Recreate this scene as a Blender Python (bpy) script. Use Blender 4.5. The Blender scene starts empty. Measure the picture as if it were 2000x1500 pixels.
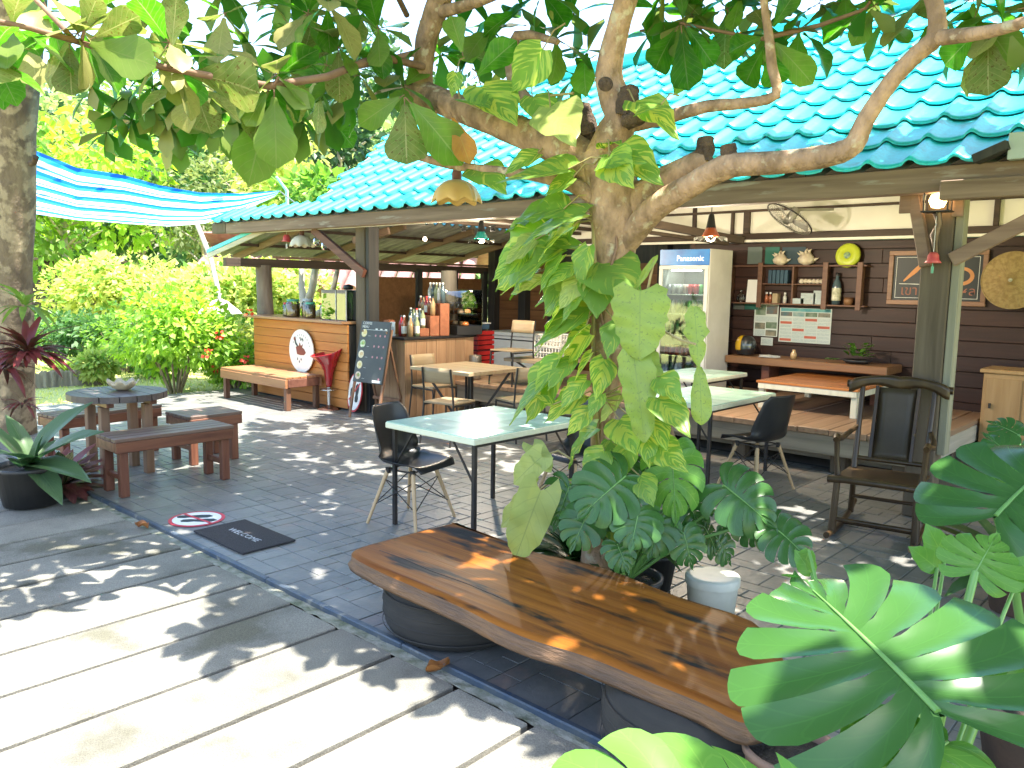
import bpy, math, random
from mathutils import Vector, Matrix
R = math.radians
rnd = random.Random(7)
S = bpy.context.scene
COL = S.collection

# ------------------------------------------------------------------ camera, sky, sun, exposure
F, HZ, ROLL, CH, TH = 1566.0, 556.0, R(0.95), 1.70, R(42.4)
PITCH = math.atan((750 - HZ) / F)
_fw = Vector((-math.sin(TH), math.cos(TH), 0)); _rt = Vector((math.cos(TH), math.sin(TH), 0)); _up = Vector((0, 0, 1))
CF = _fw * math.cos(PITCH) - _up * math.sin(PITCH)
_u = _up * math.cos(PITCH) + _fw * math.sin(PITCH)
CR = _rt * math.cos(ROLL) + _u * math.sin(ROLL)
CU = _u * math.cos(ROLL) - _rt * math.sin(ROLL)
CC = Vector((0, 0, CH))
cam = bpy.data.cameras.new('camera'); camo = bpy.data.objects.new('camera', cam); COL.objects.link(camo)
cam.sensor_width = 36.0; cam.lens = 36.0 * F / 2000.0; cam.clip_start = 0.05; cam.clip_end = 1000
camo.matrix_world = Matrix.Translation(CC) @ Matrix((CR, CU, -CF)).transposed().to_4x4()
S.camera = camo

W = bpy.data.worlds.new("World"); S.world = W; W.use_nodes = True
SUN = Vector((0.30, 0.03, 0.95)).normalized()          # direction towards the sun
sun_el = math.asin(SUN.z); sun_az = math.atan2(SUN.x, SUN.y)
nt = W.node_tree; sky = nt.nodes.new('ShaderNodeTexSky'); sky.sky_type = 'NISHITA'; sky.sun_disc = False
sky.sun_elevation = sun_el; sky.sun_rotation = sun_az; sky.air_density = 1.0; sky.dust_density = 1.6
bg = nt.nodes['Background']; bg.inputs['Strength'].default_value = 0.15
nt.links.new(sky.outputs[0], bg.inputs['Color'])
sl = bpy.data.lights.new('sun', 'SUN'); sl.energy = 4.4; sl.angle = R(0.5); sl.color = (1.0, 0.95, 0.86)
so = bpy.data.objects.new('sun', sl); COL.objects.link(so); so.rotation_euler = (-SUN).to_track_quat('-Z', 'Y').to_euler()
S.view_settings.view_transform = 'Standard'; S.view_settings.look = 'None'; S.view_settings.gamma = 1
S.view_settings.use_curve_mapping = False
S.view_settings.exposure = 2.4
S.render.engine = 'CYCLES'
S.cycles.max_bounces = 8; S.cycles.transparent_max_bounces = 6; S.cycles.caustics_reflective = False; S.cycles.caustics_refractive = False
S.cycles.sample_clamp_indirect = 6

def at(px, py, Y=None, X=None, Z=None, D=None):
    """world point seen at a pixel of the photograph, on the plane Y / X / Z or at depth D"""
    d = CF + CR * ((px - 1000) / F) + CU * ((750 - py) / F)
    if Y is not None: t = Y / d.y
    elif X is not None: t = X / d.x
    elif Z is not None: t = (Z - CH) / d.z
    else: t = D
    return CC + d * t

# ------------------------------------------------------------------ mesh builder
class MB:
    def __init__(s): s.v = []; s.f = []; s.m = []; s.sm = []; s.uv = []
    def add(s, vs, fs, mi=0, smooth=False, M=None, uvs=None):
        n = len(s.v)
        for p in vs:
            p = Vector(p); s.v.append(tuple(M @ p if M else p))
        for k, f in enumerate(fs):
            s.f.append(tuple(i + n for i in f)); s.m.append(mi); s.sm.append(smooth)
            s.uv.append([uvs[i] for i in f] if uvs else None)
        return s
    def box(s, x0, x1, y0, y1, z0, z1, c=.004, mi=0, M=None):
        hx, hy, hz = (x1 - x0) / 2, (y1 - y0) / 2, (z1 - z0) / 2
        c = min(c, hx * .45, hy * .45, hz * .45); cx, cy, cz = (x0 + x1) / 2, (y0 + y1) / 2, (z0 + z1) / 2
        vs = []; ix = {}
        for sx in (-1, 1):
            for sy in (-1, 1):
                for sz in (-1, 1):
                    ix[sx, sy, sz] = len(vs)
                    vs += [(sx * hx, sy * (hy - c), sz * (hz - c)), (sx * (hx - c), sy * hy, sz * (hz - c)), (sx * (hx - c), sy * (hy - c), sz * hz)]
        fs = []
        I = lambda a, b, d, k: ix[a, b, d] + k
        for q in (-1, 1):
            fs.append([I(q, -1, -1, 0), I(q, 1, -1, 0), I(q, 1, 1, 0), I(q, -1, 1, 0)])
            fs.append([I(-1, q, -1, 1), I(1, q, -1, 1), I(1, q, 1, 1), I(-1, q, 1, 1)])
            fs.append([I(-1, -1, q, 2), I(1, -1, q, 2), I(1, 1, q, 2), I(-1, 1, q, 2)])
        for a in (-1, 1):
            for b in (-1, 1):
                fs.append([I(a, b, -1, 0), I(a, b, 1, 0), I(a, b, 1, 1), I(a, b, -1, 1)])
                fs.append([I(a, -1, b, 0), I(a, 1, b, 0), I(a, 1, b, 2), I(a, -1, b, 2)])
                fs.append([I(-1, a, b, 1), I(1, a, b, 1), I(1, a, b, 2), I(-1, a, b, 2)])
                for d in (-1, 1): fs.append([I(a, b, d, 0), I(a, b, d, 1), I(a, b, d, 2)])
        out = []
        for f in fs:
            p = [Vector(vs[i]) for i in f]; n = (p[1] - p[0]).cross(p[2] - p[0]); ctr = sum(p, Vector()) / len(p)
            out.append(f if n.dot(ctr) > 0 else f[::-1])
        vs = [(x + cx, y + cy, z + cz) for x, y, z in vs]
        return s.add(vs, out, mi, False, M)
    def bar(s, p, q, w, h, c=.003, mi=0, up=(0, 0, 1)):
        p, q = Vector(p), Vector(q); d = q - p; L = d.length; x = d.normalized(); u = Vector(up)
        if abs(x.dot(u)) > .98: u = Vector((0, 1, 0))
        y = u.cross(x).normalized(); z = x.cross(y)
        M = Matrix.Translation(p) @ Matrix((x, y, z)).transposed().to_4x4()
        return s.box(0, L, -w / 2, w / 2, -h / 2, h / 2, c, mi, M)
    def tube(s, pts, rad, n=8, mi=0, caps=True, jit=0.0):
        pts = [Vector(p) for p in pts]
        if not isinstance(rad, (list, tuple)): rad = [rad] * len(pts)
        vs = []; fs = []; prev = None
        for i, p in enumerate(pts):
            a = pts[max(i - 1, 0)]; b = pts[min(i + 1, len(pts) - 1)]; t = (b - a).normalized()
            if prev is None:
                prev = t.orthogonal().normalized()
            prev = (prev - t * prev.dot(t)).normalized(); w = t.cross(prev)
            for k in range(n):
                an = 2 * math.pi * k / n; rr = rad[i] * (1 + jit * rnd.uniform(-1, 1))
                vs.append(p + (prev * math.cos(an) + w * math.sin(an)) * rr)
        for i in range(len(pts) - 1):
            for k in range(n):
                fs.append((i * n + k, i * n + (k + 1) % n, (i + 1) * n + (k + 1) % n, (i + 1) * n + k))
        s.add(vs, fs, mi, True)
        if caps:
            m = len(pts) - 1
            s.add([vs[k] for k in range(n)], [tuple(range(n))[::-1]], mi); s.add([vs[m * n + k] for k in range(n)], [tuple(range(n))], mi)
        return s
    def lathe(s, prof, n=20, mi=0, c=(0, 0, 0), M=None, smooth=True):
        vs = []; fs = []
        for r_, z in prof:
            for k in range(n):
                a = 2 * math.pi * k / n; vs.append((c[0] + r_ * math.cos(a), c[1] + r_ * math.sin(a), c[2] + z))
        for i in range(len(prof) - 1):
            for k in range(n):
                fs.append((i * n + k, i * n + (k + 1) % n, (i + 1) * n + (k + 1) % n, (i + 1) * n + k))
        return s.add(vs, fs, mi, smooth, M)
    def prism(s, pts, z0, z1, mi=0, M=None):
        n = len(pts); vs = [(x, y, z0) for x, y in pts] + [(x, y, z1) for x, y in pts]
        fs = [tuple(range(n))[::-1], tuple(range(n, 2 * n))] + [(k, (k + 1) % n, n + (k + 1) % n, n + k) for k in range(n)]
        return s.add(vs, fs, mi, False, M)
    def grid(s, fn, nu, nv, mi=0, smooth=True, M=None, uv=True):
        vs = []; us = []; fs = []
        for i in range(nu + 1):
            for j in range(nv + 1):
                vs.append(fn(i / nu, j / nv)); us.append((i / nu, j / nv))
        for i in range(nu):
            for j in range(nv):
                a = i * (nv + 1) + j; fs.append((a, a + nv + 1, a + nv + 2, a + 1))
        return s.add(vs, fs, mi, smooth, M, us if uv else None)
    def mesh(s, name, mats):
        me = bpy.data.meshes.new(name); me.from_pydata(s.v, [], s.f)
        for m in (mats if isinstance(mats, (list, tuple)) else [mats]): me.materials.append(m)
        me.polygons.foreach_set('material_index', s.m); me.polygons.foreach_set('use_smooth', s.sm)
        if any(s.uv):
            ul = me.uv_layers.new(name='UVMap'); fl = []
            for f, u in zip(s.f, s.uv):
                for i in range(len(f)): fl += (u[i] if u else (0.0, 0.0))
            ul.data.foreach_set('uv', fl)
        me.update(); return me

def link(name, me, parent=None, loc=(0, 0, 0), rot=(0, 0, 0)):
    o = bpy.data.objects.new(name, me); COL.objects.link(o); o.location = loc; o.rotation_euler = rot
    if parent is not None: o.parent = parent
    return o
def tag(o, label=None, cat=None, group=None, kind=None):
    if label: o['label'] = label
    if cat: o['category'] = cat
    if group: o['group'] = group
    if kind: o['kind'] = kind
    return o
def thing(name, label, cat, loc=(0, 0, 0), rz=0.0, group=None):
    o = link(name, None, None, loc, (0, 0, rz)); o.empty_display_size = .1
    return tag(o, label, cat, group)
def part(name, mb, mats, parent, label=None, kind=None, loc=(0, 0, 0), rot=(0, 0, 0)):
    o = link(name, mb.mesh(name, mats), parent, loc, rot)
    return tag(o, label, None, None, kind)
def solo(name, mb, mats, label, cat, group=None, loc=(0, 0, 0), rz=0):
    return tag(link(name, mb.mesh(name, mats), None, loc, (0, 0, rz)), label, cat, group)
def struct(name, mb, mats, parent=None, kind='structure'):
    o = link(name, mb.mesh(name, mats), parent)
    if parent is None: o['kind'] = kind
    return o
def kids(o): return [c for c in COL.objects if c.parent == o]
def copy_tree(o, parent=None, label=None, loc=None, rz=None):
    c = o.copy(); COL.objects.link(c)
    if parent is not None: c.parent = parent
    if label: c['label'] = label
    if loc is not None: c.location = loc
    if rz is not None: c.rotation_euler = (0, 0, rz)
    for ch in list(o.children): copy_tree(ch, c)
    return c
def solid(o, t, off=0):
    m = o.modifiers.new('thickness', 'SOLIDIFY'); m.thickness = t; m.offset = off; return o
def frame_m(o, x, y, z):
    return Matrix.Translation(o) @ Matrix((x, y, z)).transposed().to_4x4()
_ord = ['first', 'second', 'third', 'fourth', 'fifth', 'sixth', 'seventh', 'eighth', 'ninth', 'tenth', 'eleventh', 'twelfth']

# ------------------------------------------------------------------ materials
def _nodes(name):
    m = bpy.data.materials.new(name); m.use_nodes = True; n = m.node_tree; return m, n, n.nodes['Principled BSDF'], n.nodes['Material Output']
def c4(c): return (c[0], c[1], c[2], 1)
def ramp(n, src, stops, interp='LINEAR'):
    r_ = n.nodes.new('ShaderNodeValToRGB'); r_.color_ramp.interpolation = interp; e = r_.color_ramp.elements
    while len(e) < len(stops): e.new(.5)
    for k, (p, c) in enumerate(stops): e[k].position = p; e[k].color = c4(c)
    n.links.new(src, r_.inputs[0]); return r_.outputs[0]
def noise(n, scale, detail=4, stretch=(1, 1, 1), coord='Object', dist=0.0, rough=.55, rot=(0, 0, 0), perobj=True):
    tc = n.nodes.new('ShaderNodeTexCoord'); mp = n.nodes.new('ShaderNodeMapping'); mp.inputs['Scale'].default_value = stretch
    mp.inputs['Rotation'].default_value = rot
    n.links.new(tc.outputs[coord], mp.inputs[0])
    if perobj:
        oi = n.nodes.new('ShaderNodeObjectInfo'); mu = n.nodes.new('ShaderNodeMath'); mu.operation = 'MULTIPLY'; mu.inputs[1].default_value = 37.0
        n.links.new(oi.outputs['Random'], mu.inputs[0]); n.links.new(mu.outputs[0], mp.inputs['Location'])
    t = n.nodes.new('ShaderNodeTexNoise'); t.inputs['Scale'].default_value = scale; t.inputs['Detail'].default_value = detail
    t.inputs['Distortion'].default_value = dist; t.inputs['Roughness'].default_value = rough
    n.links.new(mp.outputs[0], t.inputs['Vector']); return t.outputs['Fac']
def mixc(n, fac, a, b, mode='MIX'):
    x = n.nodes.new('ShaderNodeMix'); x.data_type = 'RGBA'; x.blend_type = mode
    for s_, v in ((x.inputs[0], fac), (x.inputs[6], a), (x.inputs[7], b)):
        if isinstance(v, bpy.types.NodeSocket): n.links.new(v, s_)
        else: s_.default_value = v if isinstance(v, (int, float)) else c4(v)
    return x.outputs[2]
def vary(n, col, amt):
    oi = n.nodes.new('ShaderNodeObjectInfo'); mr = n.nodes.new('ShaderNodeMapRange'); mr.inputs[3].default_value = 1 - amt; mr.inputs[4].default_value = 1 + amt
    n.links.new(oi.outputs['Random'], mr.inputs[0]); hs = n.nodes.new('ShaderNodeHueSaturation')
    n.links.new(mr.outputs[0], hs.inputs['Value']); n.links.new(col, hs.inputs['Color']); return hs.outputs[0]
def bump(n, b, src, strength, dist=.01):
    k = n.nodes.new('ShaderNodeBump'); k.inputs['Strength'].default_value = strength; k.inputs['Distance'].default_value = .03 if strength > .85 else dist
    n.links.new(src, k.inputs['Height']); n.links.new(k.outputs[0], b.inputs['Normal'])
def mat(name, c1, c2=None, rough=.6, scale=6, detail=5, stretch=(1, 1, 1), lo=.35, hi=.65, bmp=0.0, bsc=60, metal=0, var=0.0, spec=.5, coat=0, dist=0.0, bstretch=None, spots=None, grit=None):
    m, n, b, out = _nodes(name)
    c2 = c2 or tuple(x * .8 for x in c1)
    f = noise(n, scale, detail, stretch, dist=dist); col = ramp(n, f, [(lo, c1), (hi, c2)])
    if spots:                       # (colour, scale, threshold, stretch)
        f2 = noise(n, spots[1], 5, spots[3] if len(spots) > 3 else (1, 1, 1)); k = ramp(n, f2, [(spots[2], (0, 0, 0)), (spots[2] + .09, (1, 1, 1))])
        col = mixc(n, k, col, spots[0])
    if grit:
        gk = ramp(n, noise(n, grit[0], 3, perobj=False, rough=.7), [(.30, (1 - grit[1],) * 3), (.70, (1 + grit[1] * .4,) * 3)]); col = mixc(n, 1.0, col, gk, 'MULTIPLY')
    if var: col = vary(n, col, var)
    n.links.new(col, b.inputs['Base Color']); b.inputs['Roughness'].default_value = rough; b.inputs['Metallic'].default_value = metal
    b.inputs['Specular IOR Level'].default_value = spec; b.inputs['Coat Weight'].default_value = coat; b.inputs['Coat Roughness'].default_value = .12
    if bmp: bump(n, b, noise(n, bsc, 5, bstretch or stretch), bmp)
    return m
def wood(name, c1, c2, axis='x', rough=.5, var=.12, coat=0, bmp=.25, fine=9, spots=None):
    st = {'x': (.5, fine, fine), 'y': (fine, .5, fine), 'z': (fine, fine, .5)}[axis]
    return mat(name, c1, c2, rough, 1.8, 6, st, .3, .7, bmp, 3.0, 0, var, .4, coat, .6, st, spots)
def emit(name, col, strength):
    m, n, b, out = _nodes(name); e = n.nodes.new('ShaderNodeEmission'); e.inputs[0].default_value = c4(col); e.inputs[1].default_value = strength
    n.links.new(e.outputs[0], out.inputs[0]); return m
def glassm(name, col=(.9, .95, .93), rough=.03, alpha=.25):
    m, n, b, out = _nodes(name)
    tr = n.nodes.new('ShaderNodeBsdfTransparent'); tr.inputs[0].default_value = c4(col); gl = n.nodes.new('ShaderNodeBsdfGlossy'); gl.inputs['Roughness'].default_value = rough
    fr = n.nodes.new('ShaderNodeFresnel'); fr.inputs[0].default_value = 1.5; ad = n.nodes.new('ShaderNodeMath'); ad.operation = 'ADD'; ad.inputs[1].default_value = alpha * .3
    n.links.new(fr.outputs[0], ad.inputs[0]); mx = n.nodes.new('ShaderNodeMixShader'); n.links.new(ad.outputs[0], mx.inputs[0]); n.links.new(tr.outputs[0], mx.inputs[1]); n.links.new(gl.outputs[0], mx.inputs[2])
    n.links.new(mx.outputs[0], out.inputs[0]); return m
def leafm(name, c1, c2, under=None, trans=.4, rough=.35, veins=None, varieg=None, uvs=True, var=.18, scale=5, tcol=None, dots=None, nveins=9.0, spec=.25):
    """two-sided leaf: glossy top, translucent blade, veins from the blade's own uv (u across, v along)"""
    m, n, b, out = _nodes(name)
    col = ramp(n, noise(n, scale, 3), [(.35, c1), (.65, c2)])
    if uvs:
        tc = n.nodes.new('ShaderNodeTexCoord'); sp = n.nodes.new('ShaderNodeSeparateXYZ'); n.links.new(tc.outputs['UV'], sp.inputs[0])
        def mth(op, a, b_=None):
            k = n.nodes.new('ShaderNodeMath'); k.operation = op
            for i, v in enumerate((a, b_)):
                if v is None: continue
                if isinstance(v, (int, float)): k.inputs[i].default_value = v
                else: n.links.new(v, k.inputs[i])
            return k.outputs[0]
        au = mth('ABSOLUTE', mth('SUBTRACT', sp.outputs[0], .5))
        if varieg:
            mp = n.nodes.new('ShaderNodeCombineXYZ'); n.links.new(mth('MULTIPLY', mth('SUBTRACT', sp.outputs[1], mth('MULTIPLY', au, .9)), 11.0), mp.inputs[0]); n.links.new(mth('MULTIPLY', sp.outputs[0], 2.2), mp.inputs[1])
            oi = n.nodes.new('ShaderNodeObjectInfo'); n.links.new(mth('MULTIPLY', oi.outputs['Random'], 50.0), mp.inputs[2])
            t = n.nodes.new('ShaderNodeTexNoise'); t.inputs['Scale'].default_value = 1.0; t.inputs['Detail'].default_value = 3; n.links.new(mp.outputs[0], t.inputs['Vector'])
            amt = mth('ADD', t.outputs['Fac'], mth('MULTIPLY', mth('SUBTRACT', oi.outputs['Random'], .5), .12))
            col = mixc(n, ramp(n, amt, [(.50, (0, 0, 0)), (.56, (1, 1, 1))]), col, varieg)
        if veins:
            side = mth('FRACT', mth('MULTIPLY', mth('SUBTRACT', sp.outputs[1], mth('MULTIPLY', au, .55)), nveins))
            sv = mth('LESS_THAN', mth('ABSOLUTE', mth('SUBTRACT', side, .5)), .055); mv = mth('LESS_THAN', au, .018)
            col = mixc(n, mth('MAXIMUM', mv, mth('MULTIPLY', sv, .45)), col, veins)
    if dots:
        d = noise(n, 24, 3, (1, 1, 1)); col = mixc(n, ramp(n, d, [(.60, (0, 0, 0)), (.64, (1, 1, 1))]), col, dots)
    if var: col = vary(n, col, var)
    top = col
    if under:
        ge = n.nodes.new('ShaderNodeNewGeometry'); col = mixc(n, ge.outputs['Backfacing'], col, under)
    n.links.new(col, b.inputs['Base Color']); b.inputs['Roughness'].default_value = rough; b.inputs['Specular IOR Level'].default_value = spec
    t = n.nodes.new('ShaderNodeBsdfTranslucent')
    if tcol: n.links.new(mixc(n, .75, top, tcol), t.inputs[0])
    else:
        g = n.nodes.new('ShaderNodeHueSaturation'); g.inputs['Value'].default_value = 2.2; g.inputs['Saturation'].default_value = 1.1; n.links.new(top, g.inputs['Color']); n.links.new(g.outputs[0], t.inputs[0])
    mx = n.nodes.new('ShaderNodeMixShader'); mx.inputs[0].default_value = trans; n.links.new(b.outputs[0], mx.inputs[1]); n.links.new(t.outputs[0], mx.inputs[2]); n.links.new(mx.outputs[0], out.inputs[0])
    return m
# ------------------------------------------------------------------ ground, walkway, patio
M_lawn = mat('lawn', (.34, .36, .09), (.44, .43, .16), .9, 3, 6, bmp=.5, bsc=30)
mb = MB(); mb.grid(lambda u, v: (-170 + 260 * u, -60 + 260 * v, -.07), 2, 2, 0, False); struct('ground', mb, M_lawn)
M_bed = mat('joint_earth', (.06, .042, .03), (.11, .075, .05), .95, 20, 5, bmp=.6, bsc=60, spots=((.03, .035, .015), 9, .55))
mb = MB(); mb.grid(lambda u, v: (-9.6 + 11.8 * u, -3.2 + 5.52 * v, -.052), 1, 1, 0, False); struct('joint_bed', mb, M_bed)
M_conc = mat('concrete', (.245, .235, .20), (.15, .145, .124), .85, 2.2, 10, bmp=.4, bsc=120, var=.11, spec=.2, grit=(170, .45), spots=((.12, .115, .085), 2.2, .585))
walk = link('walkway', None); walk['kind'] = 'structure'
k = 0
x = -1.94 + .4265 * 8
while x > -9.4:
    w = .4265 - rnd.uniform(.028, .036)
    y1 = 2.262 + rnd.uniform(-.012, .012); z = -.012 + rnd.uniform(-.003, .003)
    mb = MB(); n_ = 14
    mb.box(x - w, x, -3.1, y1, z - .05, z, .006)
    part('slab', mb, M_conc, walk); x -= .4265
M_mort = mat('mortar', (.30, .29, .24), (.12, .13, .08), .95, 14, 6, bmp=.8, bsc=80)
mb = MB(); n_ = 160
mb.grid(lambda u, v: (-9.4 + 10.9 * u, 2.258 + .062 * v + rnd.uniform(-.012, .004) * (v == 0), -.016 + rnd.uniform(-.004, .003)), n_, 2, 0, False)
struct('mortar_strip', mb, M_mort)
M_kerb = mat('kerb_rail', (.035, .055, .085), (.075, .085, .09), .45, 9, 5, bmp=.2, spots=((.20, .19, .16), 12, .62))
kerb = link('kerb', None); kerb['kind'] = 'structure'
for k in range(11):
    mb = MB(); mb.box(-11.2 + k * 1.2, -11.2 + k * 1.2 + 1.196, 2.318, 2.352, -.05, .012, .006); part('rail', mb, M_kerb, kerb)
# slate-pattern tiles: each tile is an ashlar of small stones with recessed joints
M_slate = mat('slate', (.130, .131, .124), (.182, .176, .162), .42, 5, 8, bmp=.35, bsc=28, var=.10, spec=.5, spots=((.20, .16, .14), 4, .62))
M_grout = mat('grout', (.068, .072, .07), (.09, .095, .085), .9, 12, 5, spots=((.05, .075, .025), 5, .58))
T = .4462
lay = [
    [(0, 0, 2, 2), (2, 0, 4, 1), (2, 1, 3, 3), (3, 1, 4, 2), (0, 2, 2, 4), (3, 2, 4, 4), (2, 3, 3, 4)],
    [(0, 0, 1, 1), (1, 0, 3, 2), (3, 0, 4, 2), (0, 1, 1, 3), (1, 2, 2, 4), (2, 2, 4, 4), (0, 3, 1, 4)],
    [(0, 0, 3, 1), (3, 0, 4, 3), (0, 1, 1, 2), (1, 1, 3, 3), (0, 2, 1, 4), (1, 3, 4, 4)],
    [(0, 0, 2, 1), (2, 0, 4, 2), (0, 1, 2, 3), (2, 2, 3, 4), (3, 2, 4, 3), (0, 3, 2, 4), (3, 3, 4, 4)]]
tmesh = []
for L in lay:
    mb = MB()
    for a, b, c_, d in L:
        g = .0018; h = rnd.uniform(-.0016, .0012); u = T / 4
        x0, x1, y0, y1 = a * u + g - T / 2, c_ * u - g - T / 2, b * u + g - T / 2, d * u - g - T / 2
        i_ = .004; vs = [(x0, y0, -.006), (x1, y0, -.006), (x1, y1, -.006), (x0, y1, -.006), (x0 + i_, y0 + i_, h), (x1 - i_, y0 + i_, h + rnd.uniform(-.001, .001)), (x1 - i_, y1 - i_, h), (x0 + i_, y1 - i_, h)]
        mb.add(vs, [(4, 5, 6, 7), (0, 1, 5, 4), (1, 2, 6, 5), (2, 3, 7, 6), (3, 0, 4, 7)])
    tmesh.append(mb.mesh('tile', M_slate))
patio = link('patio', None); patio['kind'] = 'structure'
mb = MB(); mb.grid(lambda u, v: (-11.35 + 13.2 * u, 2.352 + 10 * v, -.0045), 1, 1, 0, False); part('grout', mb, M_grout, patio)
tiles = []
for i in range(-17, 14):
    for j in range(0, 12):
        X, Y = -4.08 + .225 + i * .45 - .0, 2.36 + .225 + j * .45 - .12
        if j == 0: Y += 0
        tiles.append((X, Y))
def inview(p, wide=0):
    d = Vector(p) - CC; z = d.dot(CF)
    if z < .3: return False
    return -80 < 1000 + F * d.dot(CR) / z < 2080 + wide and -60 < 750 - F * d.dot(CU) / z < 1580
tiles = [t for t in tiles if inview((t[0], t[1], 0), 900) and t[1] > 2.3 + .2]
tiles.sort(key=lambda t: t[0] ** 2 + t[1] ** 2 + (0 if inview((t[0], t[1], 0)) else 900))
far = MB()
for k, (X, Y) in enumerate(tiles):
    q = rnd.randrange(4); me = tmesh[rnd.randrange(4)]
    if k < 268:
        o = link('tile', me, patio, (X, Y, rnd.uniform(-.0008, .0008)), (0, 0, q * math.pi / 2))
    else:
        Mx = Matrix.Translation((X, Y, 0)) @ Matrix.Rotation(q * math.pi / 2, 4, 'Z')
        far.add([v.co for v in me.vertices], [tuple(p.vertices) for p in me.polygons], 0, False, Mx)
# cut tiles along the kerb
cutm = []
for L in lay:
    mb = MB(); lo_ = 2.357 - 2.465
    for a, b, c_, d in L:
        g = .0018; u = T / 4; h = rnd.uniform(-.0016, .0012)
        x0, x1, y0, y1 = a * u + g - T / 2, c_ * u - g - T / 2, max(b * u + g - T / 2, lo_), d * u - g - T / 2
        if y1 - y0 < .015: continue
        mb.box(x0, x1, y0, y1, -.006, h, .004)
    cutm.append(mb.mesh('tile', M_slate))
for i in range(-17, 14):
    if inview((-4.08 + .225 + i * .45, 2.5, 0), 900): link('tile', cutm[rnd.randrange(4)], patio, (-4.08 + .225 + i * .45, 2.465, 0))
part('tile_field', far, M_slate, patio, kind='stuff')
M_floor = mat('inner_floor', (.13, .12, .105), (.19, .175, .15), .6, 3, 6, bmp=.2)
mb = MB(); mb.grid(lambda u, v: (-11.3 + 14 * u, 7.7 + 5 * v, -.0005), 1, 1, 0, False); struct('floor', mb, M_floor)
# ------------------------------------------------------------------ the cafe pavilion
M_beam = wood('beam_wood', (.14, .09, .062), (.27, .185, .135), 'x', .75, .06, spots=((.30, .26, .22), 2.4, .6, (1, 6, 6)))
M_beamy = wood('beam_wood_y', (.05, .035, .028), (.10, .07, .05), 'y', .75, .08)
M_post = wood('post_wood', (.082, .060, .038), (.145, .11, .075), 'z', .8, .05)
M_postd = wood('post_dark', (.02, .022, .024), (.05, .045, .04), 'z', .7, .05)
M_brace = wood('brace_wood', (.10, .035, .022), (.17, .07, .045), 'x', .6, .05)
M_bracel = wood('brace_pale', (.17, .105, .075), (.27, .18, .13), 'x', .7, .1)
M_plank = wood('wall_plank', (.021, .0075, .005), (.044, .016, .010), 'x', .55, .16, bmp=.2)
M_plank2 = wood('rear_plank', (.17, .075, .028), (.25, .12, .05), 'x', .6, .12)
M_plaster = mat('plaster', (.82, .78, .73), (.75, .71, .66), .9, 1.5, 5)
M_batten = wood('batten', (.035, .022, .018), (.075, .045, .032), 'x', .6, .05)
M_roof = mat('roof_teal', (.015, .52, .64), (.025, .60, .68), .36, 2.2, 5, bmp=.06, bsc=8, var=.10, spec=.6, grit=(30, .18), spots=((.05, .36, .38), 3.5, .60))
M_under = mat('roof_underside', (.20, .20, .18), (.28, .27, .23), .7, 3, 4)
cafe = thing('cafe_pavilion', 'open-sided cafe pavilion with turquoise tiled roof and dark timber posts', 'building', (0, 0, 0))

# main roof
PIT = R(29.5); EY, EZ = 6.22, 2.585; cp, sp_ = math.cos(PIT), math.sin(PIT)
def rp(X, s, n=0): return Vector((X, EY + s * cp - n * sp_, EZ + s * sp_ + n * cp))   # s up the slope, n off it
SL = 5.1
def left_edge(s): return -12.15 if s < .40 else -9.75 - (s - .40) * .50
TW, TC = .29, .435
mb = MB()
NX, NS = 60, 1
mb.add([rp(-9.7, 0, -.03), rp(3.2, 0, -.03), rp(3.2, SL, -.03), rp(-12.1, SL, -.03), rp(-9.9, .4, -.03)], [(4, 3, 2, 1, 0)])
mb.add([rp(-12.1, 0, -.03), rp(-9.7, 0, -.03), rp(-9.9, .4, -.03), rp(-12.1, .4, -.03)], [(3, 2, 1, 0)])
roof = part('roof', mb, M_under, cafe)
# one pressed tile: a wave across, a stepped lip at its lower edge
def wave(u): 
    u %= 1.0
    return .040 * (math.sin(math.pi * min(u / .36, 1)) ** 1.0 if u < .36 else -.35 * math.sin(math.pi * (u - .36) / .64))
mb = MB(); N = 12
vs = []; fs = []
for i in range(N + 1):
    u = i / N; w = wave(u)
    lift = .030
    for (s, n) in ((-.012, w - .018 + lift), (-.012, w + lift), (.02, w + lift + .004), (.22, w + lift * .55), (TC + .01, w - .002)):
        q = Vector((u * TW, s * cp - n * sp_, s * sp_ + n * cp)); vs.append(q)
K = 5
for i in range(N):
    for j in range(K - 1): fs.append((i * K + j, (i + 1) * K + j, (i + 1) * K + j + 1, i * K + j + 1))
mb.add(vs, fs, 0, True); tile_me = mb.mesh('roof_tile', M_roof)
for p in tile_me.polygons: p.use_smooth = True
rt = []
ncol = int(15.2 / TW)
for r_ in range(int(SL / TC)):
    for c_ in range(ncol):
        X = 3.0 - (c_ + 1) * TW; s = r_ * TC
        if X < left_edge(s) - .15: continue
        rt.append((r_, X, rp(X, s), -(Vector((X, EY + s * cp, 0)).length)))
rt.sort(key=lambda t: -t[3] if inview(t[2] + Vector((.15, 0, 0))) else 999)
fieldm = MB(); tv = [v.co.copy() for v in tile_me.vertices]; tf = [tuple(p.vertices) for p in tile_me.polygons]
for k, (r_, X, p, _) in enumerate(rt):
    if k < 300: link('roof_tile', tile_me, roof, p + Vector((0, 0, rnd.uniform(-.002, .002))))
    else: fieldm.add(tv, tf, 0, True, Matrix.Translation(p))
part('roof_tile_field', fieldm, M_roof, roof, kind='stuff')
mb = MB(); q = rp(0, SL, .05)
mb.tube([(-12.2, q.y, q.z), (3, q.y, q.z)], .11, 10); part('ridge_cap', mb, M_roof, roof)
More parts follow.
